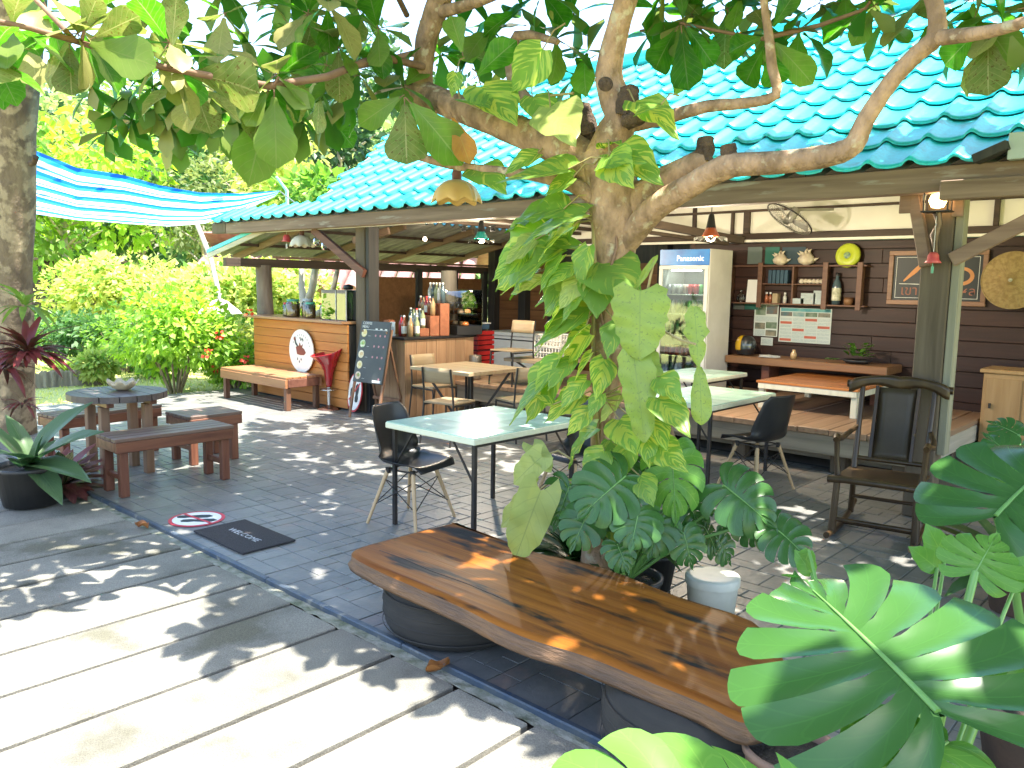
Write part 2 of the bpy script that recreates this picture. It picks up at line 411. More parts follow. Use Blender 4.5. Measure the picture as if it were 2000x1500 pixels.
mb = MB(); mb.add([rp(-12.1, SL, -.06), rp(3.2, SL, -.06), (3.2, q.y + 5, EZ - .2), (-12.1, q.y + 5, EZ - .2)], [(0, 1, 2, 3)]); part('rear_slope', mb, M_roof, roof)
# dark profile closers under the first course
mb = MB()
for c_ in range(ncol):
    X = 3.0 - (c_ + 1) * TW
    if X < -12.2: continue
    mb.prism([(X + .02, 0), (X + .10, .045), (X + .16, .0)], 0, .02, 0, Matrix(((1, 0, 0, 0), (0, 0, 1, EY + .01), (0, 1, 0, EZ - .012), (0, 0, 0, 1))))
part('eave_closer', mb, M_batten, roof, kind='stuff')
# verge flashing and its pale box end at the right end of the eave
M_flash = mat('flashing', (.42, .48, .46), (.35, .42, .41), .4, 4)
mb = MB()
a = at(1975, 275, Y=6.2); 
mb.box(a.x, a.x + .5, 6.12, 6.2, a.z - .13, a.z + .04, .004); part('eave_end_cap', mb, M_flash, cafe)
mb = MB(); mb.bar(at(1905, 312, Y=6.15), at(1972, 283, Y=6.12), .10, .06); part('verge_board', mb, M_postd, cafe)

# eave beam in two lengths, its grey end stub
BZ0, BZ1 = 2.405, 2.567
mb = MB(); mb.box(-11.72, -5.03, 6.25, 6.37, BZ0, BZ1, .006); part('eave_beam', mb, M_beam, cafe)
mb = MB(); mb.box(-5.02, 2.6, 6.235, 6.36, BZ0 - .012, BZ1 + .004, .006); part('eave_beam', mb, M_beam, cafe)
mb = MB(); mb.box(-12.15, -11.725, 6.245, 6.365, BZ0 + .015, BZ1 + .01, .006); part('beam_end', mb, M_post, cafe)
mb = MB(); mb.box(-11.0, 2.6, 6.38, 6.41, BZ0 - .005, BZ0 + .06, .004); part('trim', mb, M_plaster, cafe)
# posts
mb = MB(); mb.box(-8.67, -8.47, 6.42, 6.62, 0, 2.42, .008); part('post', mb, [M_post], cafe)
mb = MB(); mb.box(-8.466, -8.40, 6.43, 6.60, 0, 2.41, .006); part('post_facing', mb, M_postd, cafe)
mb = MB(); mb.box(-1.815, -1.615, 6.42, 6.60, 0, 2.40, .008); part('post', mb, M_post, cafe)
mb = MB(); mb.box(-1.612, -1.555, 6.44, 6.56, .5, 2.38, .005); part('post_facing', mb, wood('post_side_lit', (.22, .21, .15), (.34, .32, .24), 'z', .8), cafe)  # right side coloured paler, standing in for the light it catches
# braces and corbel boards
def brace(p, q, w, h, m): 
    b_ = MB(); b_.bar(p, q, w, h, .005); return part('brace', b_, m, cafe)
brace(at(612, 448, Y=6.40), at(712, 535, Y=6.40), .06, .11, M_brace)
brace(at(760, 450, Y=6.8), at(690, 470, Y=6.6), .05, .09, M_bracel)
brace(at(1784, 372, Y=6.40), at(1809, 520, Y=6.38), .05, .085, M_bracel)
brace(at(1858, 508, Y=6.38), at(2070, 400, Y=6.38), .05, .10, M_bracel)
for (a_, b_, c_, d_) in ((1758, 368, 1798, 415), (1862, 368, 1880, 422)):
    p, q = at(a_, b_, Y=6.37), at(c_, d_, Y=6.37); m_ = MB(); m_.box(p.x, q.x, 6.375, 6.40, q.z, p.z, .004); part('corbel_board', m_, M_bracel, cafe)
mb = MB(); p = at(1840, 375, Y=6.2); mb.box(p.x, p.x + 1.6, 6.13, 6.24, p.z - .06, p.z + .07, .006); part('cross_beam', mb, M_beam, cafe)
mb = MB(); mb.bar((-1.2, 6.5, 2.62), (-.9, 9.6, 2.62), .06, .12); part('rafter', mb, M_bracel, cafe)
mb = MB(); mb.bar((-.75, 6.4, 2.60), (-.15, 9.6, 2.60), .06, .10); part('rafter', mb, M_bracel, cafe)

# right rear wall: planks, plaster band with battens
WY = 9.75
wall = link('wall', None, cafe)
z = .0; k = 0
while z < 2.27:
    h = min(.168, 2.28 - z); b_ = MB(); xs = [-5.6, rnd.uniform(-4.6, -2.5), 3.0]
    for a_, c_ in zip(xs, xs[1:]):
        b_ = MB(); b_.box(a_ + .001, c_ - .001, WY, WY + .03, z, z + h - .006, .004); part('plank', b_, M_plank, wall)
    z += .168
mb = MB(); mb.box(-5.7, 3.1, WY + .035, WY + .07, 0, 2.29, .002); part('wall_backing', mb, M_postd, wall)
for (px0, px1, py0, py1, c) in ((1460, 1490, 482, 516, (.10, .13, .12)), (1494, 1524, 482, 516, (.012, .12, .09)), (1527, 1575, 482, 516, (.02, .05, .07)), (1455, 1482, 592, 604, (.012, .10, .075)), (1432, 1455, 592, 604, (.07, .08, .07))):
    p, q = at(px0, py1, Y=WY), at(px1, py0, Y=WY); b_ = MB(); b_.box(p.x, q.x, WY - .012, WY - .001, p.z, q.z, .002)
    part('painted_board', b_, mat('painted_board', c, None, .6, 4), wall)
mb = MB(); mb.box(-8.2, 3.1, WY + .02, WY + .08, 2.30, 3.1, .002); part('plaster_band', mb, M_plaster, wall)
mb = MB(); mb.box(-8.2, 3.1, WY - .02, WY + .03, 2.325, 2.40, .004); part('batten', mb, M_batten, wall)
mb = MB(); mb.box(-8.2, 3.1, WY - .01, WY + .03, 2.67, 2.70, .003); part('batten', mb, M_batten, wall)
mb = MB(); mb.box(-8.2, 3.1, WY - .015, WY + .025, 2.29, 2.322, .003); part('trim', mb, M_plaster, wall)
for xx, w in ((-4.86, .08), (-5.06, .035), (-2.05, .05), (-7.2, .06)):
    mb = MB(); mb.box(xx - w / 2, xx + w / 2, WY - .03, WY + .02, 2.40, 2.67, .003); part('batten', mb, M_batten, wall)
# ceiling panel and tie beams that run back from the eave
mb = MB(); mb.box(-6.6, 3.0, 6.95, WY - .05, 2.82, 2.85, .003); part('ceiling_panel', mb, M_plaster, cafe)
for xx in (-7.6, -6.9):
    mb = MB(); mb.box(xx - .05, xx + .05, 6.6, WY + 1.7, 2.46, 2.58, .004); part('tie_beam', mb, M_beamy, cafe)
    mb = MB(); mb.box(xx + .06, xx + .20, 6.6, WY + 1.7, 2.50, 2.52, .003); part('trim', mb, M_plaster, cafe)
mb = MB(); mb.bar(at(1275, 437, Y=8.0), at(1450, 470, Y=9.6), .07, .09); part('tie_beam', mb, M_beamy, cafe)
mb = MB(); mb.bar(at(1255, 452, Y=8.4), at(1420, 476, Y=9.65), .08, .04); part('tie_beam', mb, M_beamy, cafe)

# lean-to over the counter: corrugated sheets falling towards the garden
AX0, AX1, AY0, AY1 = -12.5, -9.85, 6.40, 11.6
def az(X): return 2.115 + (X + 12.5) * .205
M_corr = mat('corrugated_sheet', (.36, .35, .34), (.22, .21, .20), .6, 2, 5, (1, 4, 1), bmp=.05)
lean = link('lean_to_roof', None, cafe)
NS = 6; w = (AY1 - AY0) / NS
for k in range(NS):
    y0 = AY0 + k * w; b_ = MB(); n_ = 60
    def fn(u, v):
        X = AX0 + (AX1 - AX0) * u; Y = y0 + (w + .05) * v
        return (X, Y, az(X) + .034 * math.sin(Y * 2 * math.pi / .19) + .004 * (k % 2))
    b_.grid(fn, 1, n_, 0, True); o = part('corrugated_sheet', b_, M_corr, lean); 
    b_ = MB(); b_.grid(lambda u, v: tuple(Vector(fn(u, v)) + Vector((0, 0, .02))), 1, n_, 0, True); part('sheet_top', b_, M_roof, lean)
for k in range(4):
    Y = AY0 + .35 + k * 1.5; b_ = MB(); b_.bar((AX0 + .1, Y, az(AX0 + .1) - .075), (AX1, Y, az(AX1) - .075), .06, .10); part('rafter', b_, M_bracel, lean)
for k in range(2):
    X = -11.6 + k * 1.0; b_ = MB(); b_.box(X - .03, X + .03, AY0, AY1, az(X) - .075, az(X) - .03, .003); part('purlin', b_, M_batten, lean)
M_fascia = wood('fascia', (.42, .37, .30), (.58, .52, .43), 'x', .8)
b_ = MB(); b_.bar((AX0 - .02, AY0 - .03, az(AX0) - .03), (-10.6, AY0 - .03, az(-10.6) - .03), .025, .075); part('rake_board', b_, M_fascia, lean)
b_ = MB(); b_.bar((AX0 - .06, AY0 - .02, az(AX0) + .04), (-10.6, AY0 - .02, az(-10.6) + .04), .05, .06); part('rake_flashing', b_, M_roof, lean)
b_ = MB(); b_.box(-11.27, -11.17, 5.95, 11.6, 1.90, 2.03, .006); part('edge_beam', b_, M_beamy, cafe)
b_ = MB(); b_.box(-11.16, -11.13, 6.7, 11.5, 2.035, 2.075, .004); part('trim', b_, M_bracel, cafe)
# left rear wall of brown boards between dark posts
RY = 11.5
rear = link('rear_wall', None, cafe)
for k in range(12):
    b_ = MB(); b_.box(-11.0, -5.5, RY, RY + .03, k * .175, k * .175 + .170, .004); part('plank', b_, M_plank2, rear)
b_ = MB(); b_.box(-11.2, -5.4, RY + .04, RY + .08, 0, 2.9, .003); part('wall_backing', b_, M_postd, rear)
for xx in (-10.95, -10.15, -9.42, -8.3, -7.1):
    b_ = MB(); b_.box(xx - .09, xx + .09, RY - .16, RY - .002, 0, 2.4, .006); part('post', b_, M_postd, cafe)
for (y0, y1) in ((8.6, 9.6), (9.75, 10.5), (10.65, 11.3)):
    b_ = MB(); b_.box(-11.2, -11.17, y0, y1, 0, 1.80, .004); part('side_panel', b_, M_plank2, cafe)
for yy in (8.5, 9.68, 10.57, 11.38):
    b_ = MB(); b_.box(-11.24, -11.13, yy - .06, yy + .06, 0, 1.95, .006); part('post', b_, M_postd, cafe)
b_ = MB(); b_.box(-5.66, -5.6, WY, RY + .05, 0, 2.9, .003); part('side_wall', b_, M_plank, cafe)
# weathered log posts
M_log = mat('log_bark', (.13, .10, .08), (.24, .19, .145), .9, 5, 7, (1, 1, .25), bmp=.9, bsc=8, bstretch=(2, 2, .25))
b_ = MB(); b_.tube([(-11.16, 6.52, 0), (-11.2, 6.53, .5), (-11.14, 6.55, .9), (-11.18, 6.58, 1.2), (-11.24, 6.6, 1.6), (-11.25, 6.6, 1.93)], [.10, .11, .115, .125, .115, .12], 14, jit=.07); part('log_post', b_, M_log, cafe)
M_log2 = mat('log_grey', (.16, .14, .115), (.26, .23, .19), .9, 5, 7, (1, 1, .25), bmp=.8, bsc=8, bstretch=(2, 2, .25))
b0 = at(875, 760, Y=7.9)
b_ = MB(); b_.tube([(b0.x, 7.9, 0), (b0.x + .02, 7.9, .45), (b0.x - .06, 7.92, .8), (b0.x - .05, 7.9, 1.0), (b0.x + .02, 7.9, 1.3), (b0.x + .0, 7.9, 1.88)], [.12, .13, .15, .135, .12, .115], 14, jit=.06); part('log_post', b_, M_log2, cafe)

# raised sitting platform
M_deck = wood('deck_board', (.20, .125, .075), (.34, .22, .14), 'y', .55, .18)
M_deckf = wood('deck_fascia', (.20, .17, .13), (.33, .28, .21), 'x', .8, .1)
M_decke = wood('deck_end_lit', (.34, .31, .25), (.50, .45, .37), 'y', .8, .1)  # platform end given a paler colour for the light falling on it
plat = thing('timber_platform', 'low raised timber platform under the roof with thick plank floor', 'platform')
PY0, PY1, PX0, PX1 = 7.38, 9.72, -8.0, -1.93
x = PX0
while x < PX1 - .01:
    w = min(rnd.uniform(.26, .34), PX1 - x)
    if PX1 - x - w < .12: w = PX1 - x
    b_ = MB(); b_.box(x + .002, x + w - .002, PY0 - rnd.uniform(.02, .05), PY1, .365, .42 + rnd.uniform(-.003, .003), .006); part('floor_plank', b_, M_deck, plat); x += w
b_ = MB(); b_.box(PX0 + .02, PX1 - .05, PY0 + .005, PY0 + .055, .175, .362, .006); part('front_beam', b_, M_deckf, plat)
b_ = MB(); b_.box(PX1 - .055, PX1 - .005, PY0 + .01, PY1 - .02, .19, .363, .006); part('end_beam', b_, M_decke, plat)
for xx in (-7.6, -6.2, -4.9, -3.7, -2.7, -2.15):
    b_ = MB(); b_.box(xx - .07, xx + .07, PY0 + .1, PY0 + .24, 0, .36, .006); part('block', b_, M_post, plat)
    b_ = MB(); b_.box(xx - .07, xx + .07, 8.9, 9.04, 0, .36, .006); part('block', b_, M_post, plat)
b_ = MB(); b_.box(PX0 + .1, PX1 - .1, PY0 + .28, PY0 + .34, .08, .15, .004); part('lower_rail', b_, M_deckf, plat)
# ------------------------------------------------------------------ slab bench on two tyres
M_slab = mat('slab_wood', (.26, .095, .014), (.10, .028, .005), .46, 1.6, 10, (.5, 13, 13), .30, .72, .2, 3.0, 0, 0, .10, .0, .5, (.5, 16, 16), ((.014, .012, .010), 2.6, .535, (.7, 3.0, 3)))
M_slabedge = mat('slab_edge', (.16, .085, .04), (.075, .045, .03), .7, 4, 7, (1, 5, 9), bmp=.8, bsc=10)
M_tyre = mat('tyre', (.020, .019, .018), (.032, .029, .026), .9, 4, 5, (1, 1, 4), bmp=.25, bsc=14, bstretch=(.4, .4, 6))
slab = thing('slab_bench', 'long low bench of one thick varnished wood slab resting on two black tyres', 'bench', (-2.0, 2.52, 0))
outl = [(-1.156, -0.215), (-0.898, -0.252), (-0.641, -0.262), (-0.316, -0.273), (-0.079, -0.299), (0.101, -0.298), (0.328, -0.262), (0.624, -0.262), (0.8, -0.262), (0.941, -0.283), (0.987, -0.237), (0.998, -0.176), (0.967, 0.049), (0.861, 0.227), (0.64, 0.447), (0.281, 0.462), (-0.129, 0.52), (-0.45, 0.475), (-0.561, 0.463), (-0.867, 0.497), (-1.166, 0.51), (-1.195, 0.467), (-1.215, 0.119), (-1.216, -0.12)]
def smooth_closed(pts, n=4):
    out = []; L = len(pts)
    for i in range(L):
        p0, p1, p2, p3 = (Vector(pts[(i + k - 1) % L]) for k in range(4))
        for j in range(n):
            t = j / n; out.append(.5 * ((2 * p1) + (p2 - p0) * t + (2 * p0 - 5 * p1 + 4 * p2 - p3) * t * t + (3 * p1 - p0 - 3 * p2 + p3) * t ** 3))
    return out
so_ = smooth_closed(outl[::-1], 3); n_ = len(so_)
mb = MB(); rings = [(.0, .292, 0), (.012, .285, 0), (.016, .30, 1), (.004, .325, 1), (.0, .352, 1), (-.012, .365, 0), (-.03, .368, 0)]
vs = []; ctr = Vector((-.05, .03))
for off, z, _ in rings:
    for i, p in enumerate(so_):
        t = (so_[(i + 1) % n_] - so_[i - 1]).normalized(); nn = Vector((t.y, -t.x))
        if nn.dot(p - ctr) < 0: nn = -nn
        q = p + nn * (off + (rnd.uniform(-.004, .004) if z in (.30, .325) else 0)); vs.append((q.x, q.y, z + (rnd.uniform(-.004, .004) if z in (.30, .325) else 0)))
fs = []; 
for k in range(len(rings) - 1):
    for i in range(n_): fs.append((k * n_ + i, (k * n_) + (i + 1) % n_, (k + 1) * n_ + (i + 1) % n_, (k + 1) * n_ + i))
side = fs; top = [tuple(range(6 * n_, 7 * n_))]; bot = [tuple(range(n_))[::-1]]
mb.add(vs, side[:4 * n_], 1, True); mb.add(vs, side[4 * n_:], 0, True); mb.add(vs, top + bot, 0, False)
o = part('seat', mb, [M_slab, M_slabedge], slab)
mb = MB()   # long split with its dark filler
c0 = [(-1.1, -.09), (-.9, -.085), (-.7, -.10), (-.45, -.095), (-.2, -.11)]
for a_, b_ in zip(c0, c0[1:]): mb.bar((a_[0], a_[1], .3685), (b_[0], b_[1], .3685), .006, .0016, .0004)
part('split_filler', mb, M_batten, slab)
for tx, ty in ((-.78, .15), (.66, .02)):
    b_ = MB(); b_.lathe([(.22, .0), (.30, .0), (.335, .02), (.36, .06), (.37, .11), (.371, .17), (.36, .23), (.335, .27), (.30, .285), (.2, .285), (.2, .0)], 40, 0, (tx, ty, 0))
    for z in (.055, .11, .165, .22): b_.lathe([(.371, z - .004), (.374, z), (.371, z + .004)], 40, 0, (tx, ty, 0))
    part('tyre', b_, M_tyre, slab)

# ------------------------------------------------------------------ slatted garden furniture
M_red = wood('red_timber', (.085, .03, .018), (.19, .075, .04), 'x', .45, .12)
M_redz = wood('red_timber_z', (.09, .03, .018), (.20, .08, .045), 'z', .5, .12)
M_slat = wood('weathered_slat', (.085, .05, .036), (.16, .105, .08), 'x', .5, .15)
def slat_bench(label, loc, rz, L, Wd, H, ns, along=True, group='slatted wooden benches round the table'):
    t = thing('wooden_bench', label, 'bench', loc, rz, group); g = .010
    if along:
        w = Wd / ns
        for k in range(ns): b_ = MB(); b_.box(-L / 2, L / 2, -Wd / 2 + k * w + g / 2, -Wd / 2 + (k + 1) * w - g / 2, H - .028, H, .004); part('slat', b_, M_slat, t)
    else:
        w = L / ns
        for k in range(ns): b_ = MB(); b_.box(-L / 2 + k * w + g / 2, -L / 2 + (k + 1) * w - g / 2, -Wd / 2, Wd / 2, H - .028, H, .004); part('slat', b_, M_slat, t)
    for s in (-1, 1):
        b_ = MB(); b_.box(-L / 2 + .004, L / 2 - .004, s * (Wd / 2 - .02) - .018, s * (Wd / 2 - .02) + .018, H - .115, H - .029, .005); part('side_rail', b_, M_red, t)
        b_ = MB(); b_.box(s * (L / 2 - .022) - .018, s * (L / 2 - .022) + .018, -Wd / 2 + .04, Wd / 2 - .04, H - .11, H - .03, .005); part('end_rail', b_, M_red, t)
        b_ = MB(); b_.box(s * (L / 2 - .07) - .016, s * (L / 2 - .07) + .016, -Wd / 2 + .08, Wd / 2 - .08, .13, .175, .004); part('stretcher', b_, M_red, t)
        for r_ in (-1, 1):
            b_ = MB(); cx, cy = s * (L / 2 - .07), r_ * (Wd / 2 - .055); b_.box(cx - .034, cx + .034, cy - .03, cy + .03, 0, H - .03, .005); part('leg', b_, M_redz, t)
    return t
ang = lambda p, q: math.atan2(q[1] - p[1], q[0] - p[0])
# nearest bench runs along Y
slat_bench('nearest slatted wooden bench in front of the round table with sunlit spots at one end', (-6.50, 2.90, 0), R(90), .98, .40, .47, 4)
slat_bench('short slatted wooden bench with crosswise slats, on the building side of the round table', (-7.22, 3.58, 0), R(90), .54, .46, .46, 6, True)
slat_bench('slatted bench behind the round table against the lawn, mostly hidden by it', (-8.0, 2.95, 0), R(98), 1.0, .40, .46, 4)
rt_ = thing('round_table', 'round dark timber garden table on thick square legs beside the lawn', 'table', (-7.22, 2.80, 0))
b_ = MB()
for k in range(6):
    y0, y1 = -.40 + k * .8 / 6 + .004, -.40 + (k + 1) * .8 / 6 - .004; pts = []
    xs = lambda y: math.sqrt(max(.40 ** 2 - y * y, .0001))
    N = 8; pts = [(xs(y0 + (y1 - y0) * i / N), y0 + (y1 - y0) * i / N) for i in range(N + 1)] + [(-xs(y0 + (y1 - y0) * i / N), y0 + (y1 - y0) * i / N) for i in range(N, -1, -1)]
    b_ = MB(); b_.prism(pts, .665, .72); part('top_board', b_, wood('dark_table', (.055, .042, .04), (.10, .08, .072), 'x', .5) if k == 0 else bpy.data.materials['dark_table'], rt_)
for k in range(4):
    a_ = R(42 + 90 * k); cx, cy = .25 * math.cos(a_), .25 * math.sin(a_); b_ = MB(); b_.box(cx - .036, cx + .036, cy - .036, cy + .036, 0, .62, .005); part('leg', b_, wood('table_leg', (.15, .085, .05), (.24, .145, .09), 'z', .7) if k == 0 else bpy.data.materials['table_leg'], rt_)
for s in (-1, 1):
    b_ = MB(); b_.box(-.30, .30, s * .18 - .03, s * .18 + .03, .622, .664, .004); part('bearer', b_, M_red, rt_)
b_ = MB(); b_.box(-.16, .16, -.02, .02, .20, .25, .004); part('stretcher', b_, M_red, rt_)
# shell bowl
def clam(u, v):
    a_ = 2 * math.pi * u; r_ = .02 + .10 * v; z = .075 * v * v + .018 * v * math.sin(a_ * 7) * v
    return ((r_ + .01 * v * math.sin(a_ * 7)) * math.cos(a_) * 1.2, (r_ + .01 * v * math.sin(a_ * 7)) * math.sin(a_), z)
b_ = MB(); b_.grid(clam, 56, 6); M_shell = mat('shell', (.50, .43, .31), (.34, .28, .19), .7, 12, 5, bmp=.3)
o = solo('shell_bowl', b_, M_shell, 'pale giant clam shell used as a bowl on the round garden table', 'shell', None, (-7.26, 2.86, .724)); solid(o, .008)

# wide bench before the counter
pb = thing('wide_bench', 'wide low wooden bench in front of the orange counter, sunlit across its top', 'bench', (-10.02, 5.94, 0))
M_pb = wood('bench_orange', (.24, .10, .045), (.36, .17, .085), 'x', .35, .1); M_pbl = wood('bench_leg', (.10, .045, .025), (.17, .08, .045), 'z', .6)
for k in range(5): b_ = MB(); b_.box(-.86, .86, -.28 + k * .112 + .004, -.28 + (k + 1) * .112 - .004, .42, .45, .004); part('slat', b_, M_pb, pb)
for s in (-1, 1):
    b_ = MB(); b_.box(-.86, .86, s * .265 - .02, s * .265 + .02, .30, .418, .005); part('side_rail', b_, M_pb, pb)
    b_ = MB(); b_.box(s * .845 - .018, s * .845 + .018, -.24, .24, .31, .418, .005); part('end_rail', b_, M_brace, pb)
    for r_ in (-1, 1): b_ = MB(); b_.box(s * .80 - .035, s * .80 + .035, r_ * .22 - .035, r_ * .22 + .035, 0, .30, .005); part('leg', b_, M_pbl, pb)

# ------------------------------------------------------------------ tables
M_iron = mat('black_iron', (.018, .018, .02), (.035, .028, .024), .45, 8, 4, metal=.3)
M_mint = mat('mint_tile', (.38, .60, .48), (.50, .68, .57), .22, 6, 4, var=.20, spec=.5)
M_mintedge = wood('cream_edge', (.58, .58, .42), (.68, .68, .52), 'x', .5)
def mint_table(label, loc, sx, sy, H, rz=0, base=0.0, legs='corner'):
    t = thing('tiled_table', label, 'table', loc, rz, 'tables with mint patchwork tops')
    b_ = MB(); b_.box(-sx / 2, sx / 2, -sy / 2, sy / 2, H - .045, H - .006, .004); part('top_frame', b_, M_mintedge, t)
    nx, ny = 5, 6
    for i in range(nx):
        for j in range(ny):
            b_ = MB(); x0 = -sx / 2 + .006 + (sx - .012) * i / nx; y0 = -sy / 2 + .006 + (sy - .012) * j / ny
            b_.box(x0 + .0006, x0 + (sx - .012) / nx - .0006, y0 + .0006, y0 + (sy - .012) / ny - .0006, H - .006, H + .0004, .0006); part('panel', b_, M_mint, t)
    if legs == 'corner':
        for s in (-1, 1):
            for r_ in (-1, 1):
                cx, cy = s * (sx / 2 - .045), r_ * (sy / 2 - .05)
                b_ = MB(); b_.box(cx - .014, cx + .014, cy - .014, cy + .014, base, H - .046, .002); part('leg', b_, M_iron, t)
                b_ = MB(); b_.bar((cx - s * .012, cy, H - .30), (cx - s * .20, cy, H - .05), .012, .012, .001); part('brace', b_, M_iron, t)
            b_ = MB(); b_.box(s * (sx / 2 - .045) - .010, s * (sx / 2 - .045) + .010, -sy / 2 + .07, sy / 2 - .07, H - .07, H - .047, .002); part('rail', b_, M_iron, t)
    return t
mint_table('nearest mint patchwork table, between the black chair and the leafy trunk', (-3.93, 4.03, 0), .88, 1.10, .74)
mint_table('second mint patchwork table, in front of the timber platform beside a black chair', (-3.57, 6.52, 0), .80, 1.2, .74)
mint_table('low mint patchwork table up on the platform, in front of the drinks fridge', (-4.55, 8.08, 0), .72, 1.05, .74, base=.42)
M_oak = wood('oak_top', (.26, .19, .11), (.36, .27, .165), 'x', .4, .08)
def oak_table(label, loc, sx, sy, H, base=0):
    t = thing('oak_table', label, 'table', loc, 0, 'pale wood tables on black iron legs')
    for k in range(5): b_ = MB(); b_.box(-sx / 2, sx / 2, -sy / 2 + sy * k / 5 + .001, -sy / 2 + sy * (k + 1) / 5 - .001, H - .04, H, .003); part('top_board', b_, M_oak, t)
    for s in (-1, 1):
        b_ = MB(); b_.box(s * .06 - .022, s * .06 + .022, -.022, .022, base, H - .04, .003) if s > 0 else b_.box(-sx / 2 + .1, sx / 2 - .1, -.02, .02, H - .07, H - .041, .003)
        part('post' if s > 0 else 'bearer', b_, M_iron, t)
        for r_ in (-1, 1): b_ = MB(); b_.bar((s * .05, r_ * .03, base + .03), (s * (sx / 2 - .12), r_ * (sy / 2 - .12), H - .045), .028, .028, .003); part('leg', b_, M_iron, t)
    return t
oak_table('pale wood table with crossed iron legs, nearest the menu board', (-6.66, 6.52, 0), .98, .92, .74)
oak_table('pale wood table on the platform, beside the plastic crates', (-6.65, 8.0, 0), .80, .9, .76, .42)
# orange table on the platform
ot = thing('low_table', 'low table with glossy orange wood top and pale square legs on the platform', 'table', (-3.32, 8.82, .42))
M_orange = wood('orange_top', (.34, .115, .03), (.46, .18, .055), 'x', .22, .08, coat=.4); M_pale = wood('pale_leg', (.50, .50, .40), (.62, .61, .50), 'z', .6)
for k in range(4): b_ = MB(); b_.box(-.54, .54, -.68 + k * .34 + .001, -.68 + (k + 1) * .34 - .001, .275, .30, .003); part('top_board', b_, M_orange, ot)
for s in (-1, 1):
    b_ = MB(); b_.box(-.52, .52, s * .66 - .012, s * .66 + .012, .215, .274, .003); part('apron', b_, M_pale, ot)
    b_ = MB(); b_.box(s * .52 - .012, s * .52 + .012, -.64, .64, .215, .274, .003); part('apron', b_, M_pale, ot)
    for r_ in (-1, 1): b_ = MB(); b_.box(s * .49 - .03, s * .49 + .03, r_ * .62 - .03, r_ * .62 + .03, .001, .214, .004); part('leg', b_, M_pale, ot)

# ------------------------------------------------------------------ chairs
M_blackp = mat('black_plastic', (.012, .012, .014), (.018, .018, .02), .38, 3); M_dowel = wood('beech_leg', (.42, .27, .14), (.52, .36, .20), 'z', .5, .06)
def shell_chair(label, loc, rz):
    t = thing('shell_chair', label, 'chair', loc, rz, 'black shell chairs on wooden dowel legs')
    prof = [(.235, .405), (.20, .435), (.10, .425), (0, .415), (-.10, .42), (-.17, .445), (-.205, .50), (-.225, .58), (-.24, .68), (-.255, .78), (-.265, .83)]
    wid = [.20, .225, .235, .235, .23, .225, .215, .21, .205, .19, .15]; curl = [0, .012, .03, .04, .05, .075, .085, .075, .055, .035, .02]
    n_ = len(prof) - 1
    def fn(u, v):
        i = min(int(u * n_), n_ - 1); f = u * n_ - i; L = lambda a: a[i] * (1 - f) + a[i + 1] * f
        y = prof[i][0] * (1 - f) + prof[i + 1][0] * f; z = prof[i][1] * (1 - f) + prof[i + 1][1] * f; w = L(wid); c_ = L(curl); s = 2 * v - 1
        up = min(max((u - .35) / .3, 0), 1)
        return (w * s, y + c_ * abs(s) ** 3 * up * 1.4, z + c_ * abs(s) ** 3 * (1 - up) * 1.3)
    b_ = MB(); b_.grid(fn, 30, 14); o = part('seat_shell', b_, M_blackp, t); solid(o, .006)
    for s in (-1, 1):
        for r_ in (-1, 1):
            b_ = MB(); b_.tube([(s * .13, r_ * .11, .385), (s * .235, r_ * .215, 0)], [.016, .011], 10); part('leg', b_, M_dowel, t)
            b_ = MB(); b_.tube([(s * .13, r_ * .11, .36), (s * .13 + s * .0, r_ * .11, .40)], .019, 8); part('socket', b_, M_iron, t)
    b_ = MB()
    for s in (-1, 1):
        b_.tube([(s * .15, -.13, .32), (s * .20, .185, .13)], .004, 6); b_.tube([(s * .15, .13, .32), (s * .20, -.185, .13)], .004, 6)
        b_.tube([(-.15, s * .13, .32), (.20, s * .185, .13)], .004, 6); b_.tube([(.15, s * .13, .32), (-.20, s * .185, .13)], .004, 6)
        b_.tube([(s * .13, -.11, .385), (s * .13, .11, .385)], .006, 6); b_.tube([(-.13, s * .11, .385), (.13, s * .11, .385)], .006, 6)
    part('wire_brace', b_, M_iron, t, kind='stuff')
    return t
shell_chair('black shell chair at the kerb side of the nearest mint table', (-4.32, 3.68, 0), R(-78))
shell_chair('black shell chair half hidden by vine leaves, far side of the nearest mint table', (-3.72, 4.80, 0), R(170))
shell_chair('black shell chair in profile between the second mint table and the rocking chair', (-3.0, 6.42, 0), R(75))
shell_chair('black shell chair behind the trunk, across the second mint table', (-4.28, 6.75, 0), R(-95))
def cafe_chair(label, loc, rz, base=0):
    t = thing('cafe_chair', label, 'chair', loc, rz, 'pale wood cafe chairs on iron frames')
    b_ = MB(); b_.box(-.20, .20, -.20, .20, .435, .455, .004); part('seat', b_, M_oak, t)
    b_ = MB(); b_.grid(lambda u, v: (-.19 + .38 * u, -.215 - .03 * (v) + .03 * (2 * u - 1) ** 2, .66 + .16 * v), 8, 3); o = part('backrest', b_, M_oak, t); solid(o, .012)
    for s in (-1, 1):
        b_ = MB(); b_.tube([(s * .19, .19, .43), (s * .20, .21, 0)], .011, 6); part('leg', b_, M_iron, t)
        b_ = MB(); b_.tube([(s * .20, -.25, 0), (s * .195, -.19, .43), (s * .19, -.20, .60), (s * .185, -.235, .82)], .011, 6); part('leg', b_, M_iron, t)
        b_ = MB(); b_.tube([(s * .19, -.19, .42), (s * .19, .19, .42)], .010, 6); part('side_rail', b_, M_iron, t)
    return t
cafe_chair('pale wood cafe chair whose back shows left of its table, by the wooden counter', (-7.35, 6.62, 0), R(-90))
cafe_chair('pale wood cafe chair with curved back right of the table nearest the menu board', (-5.86, 6.55, 0), R(75))
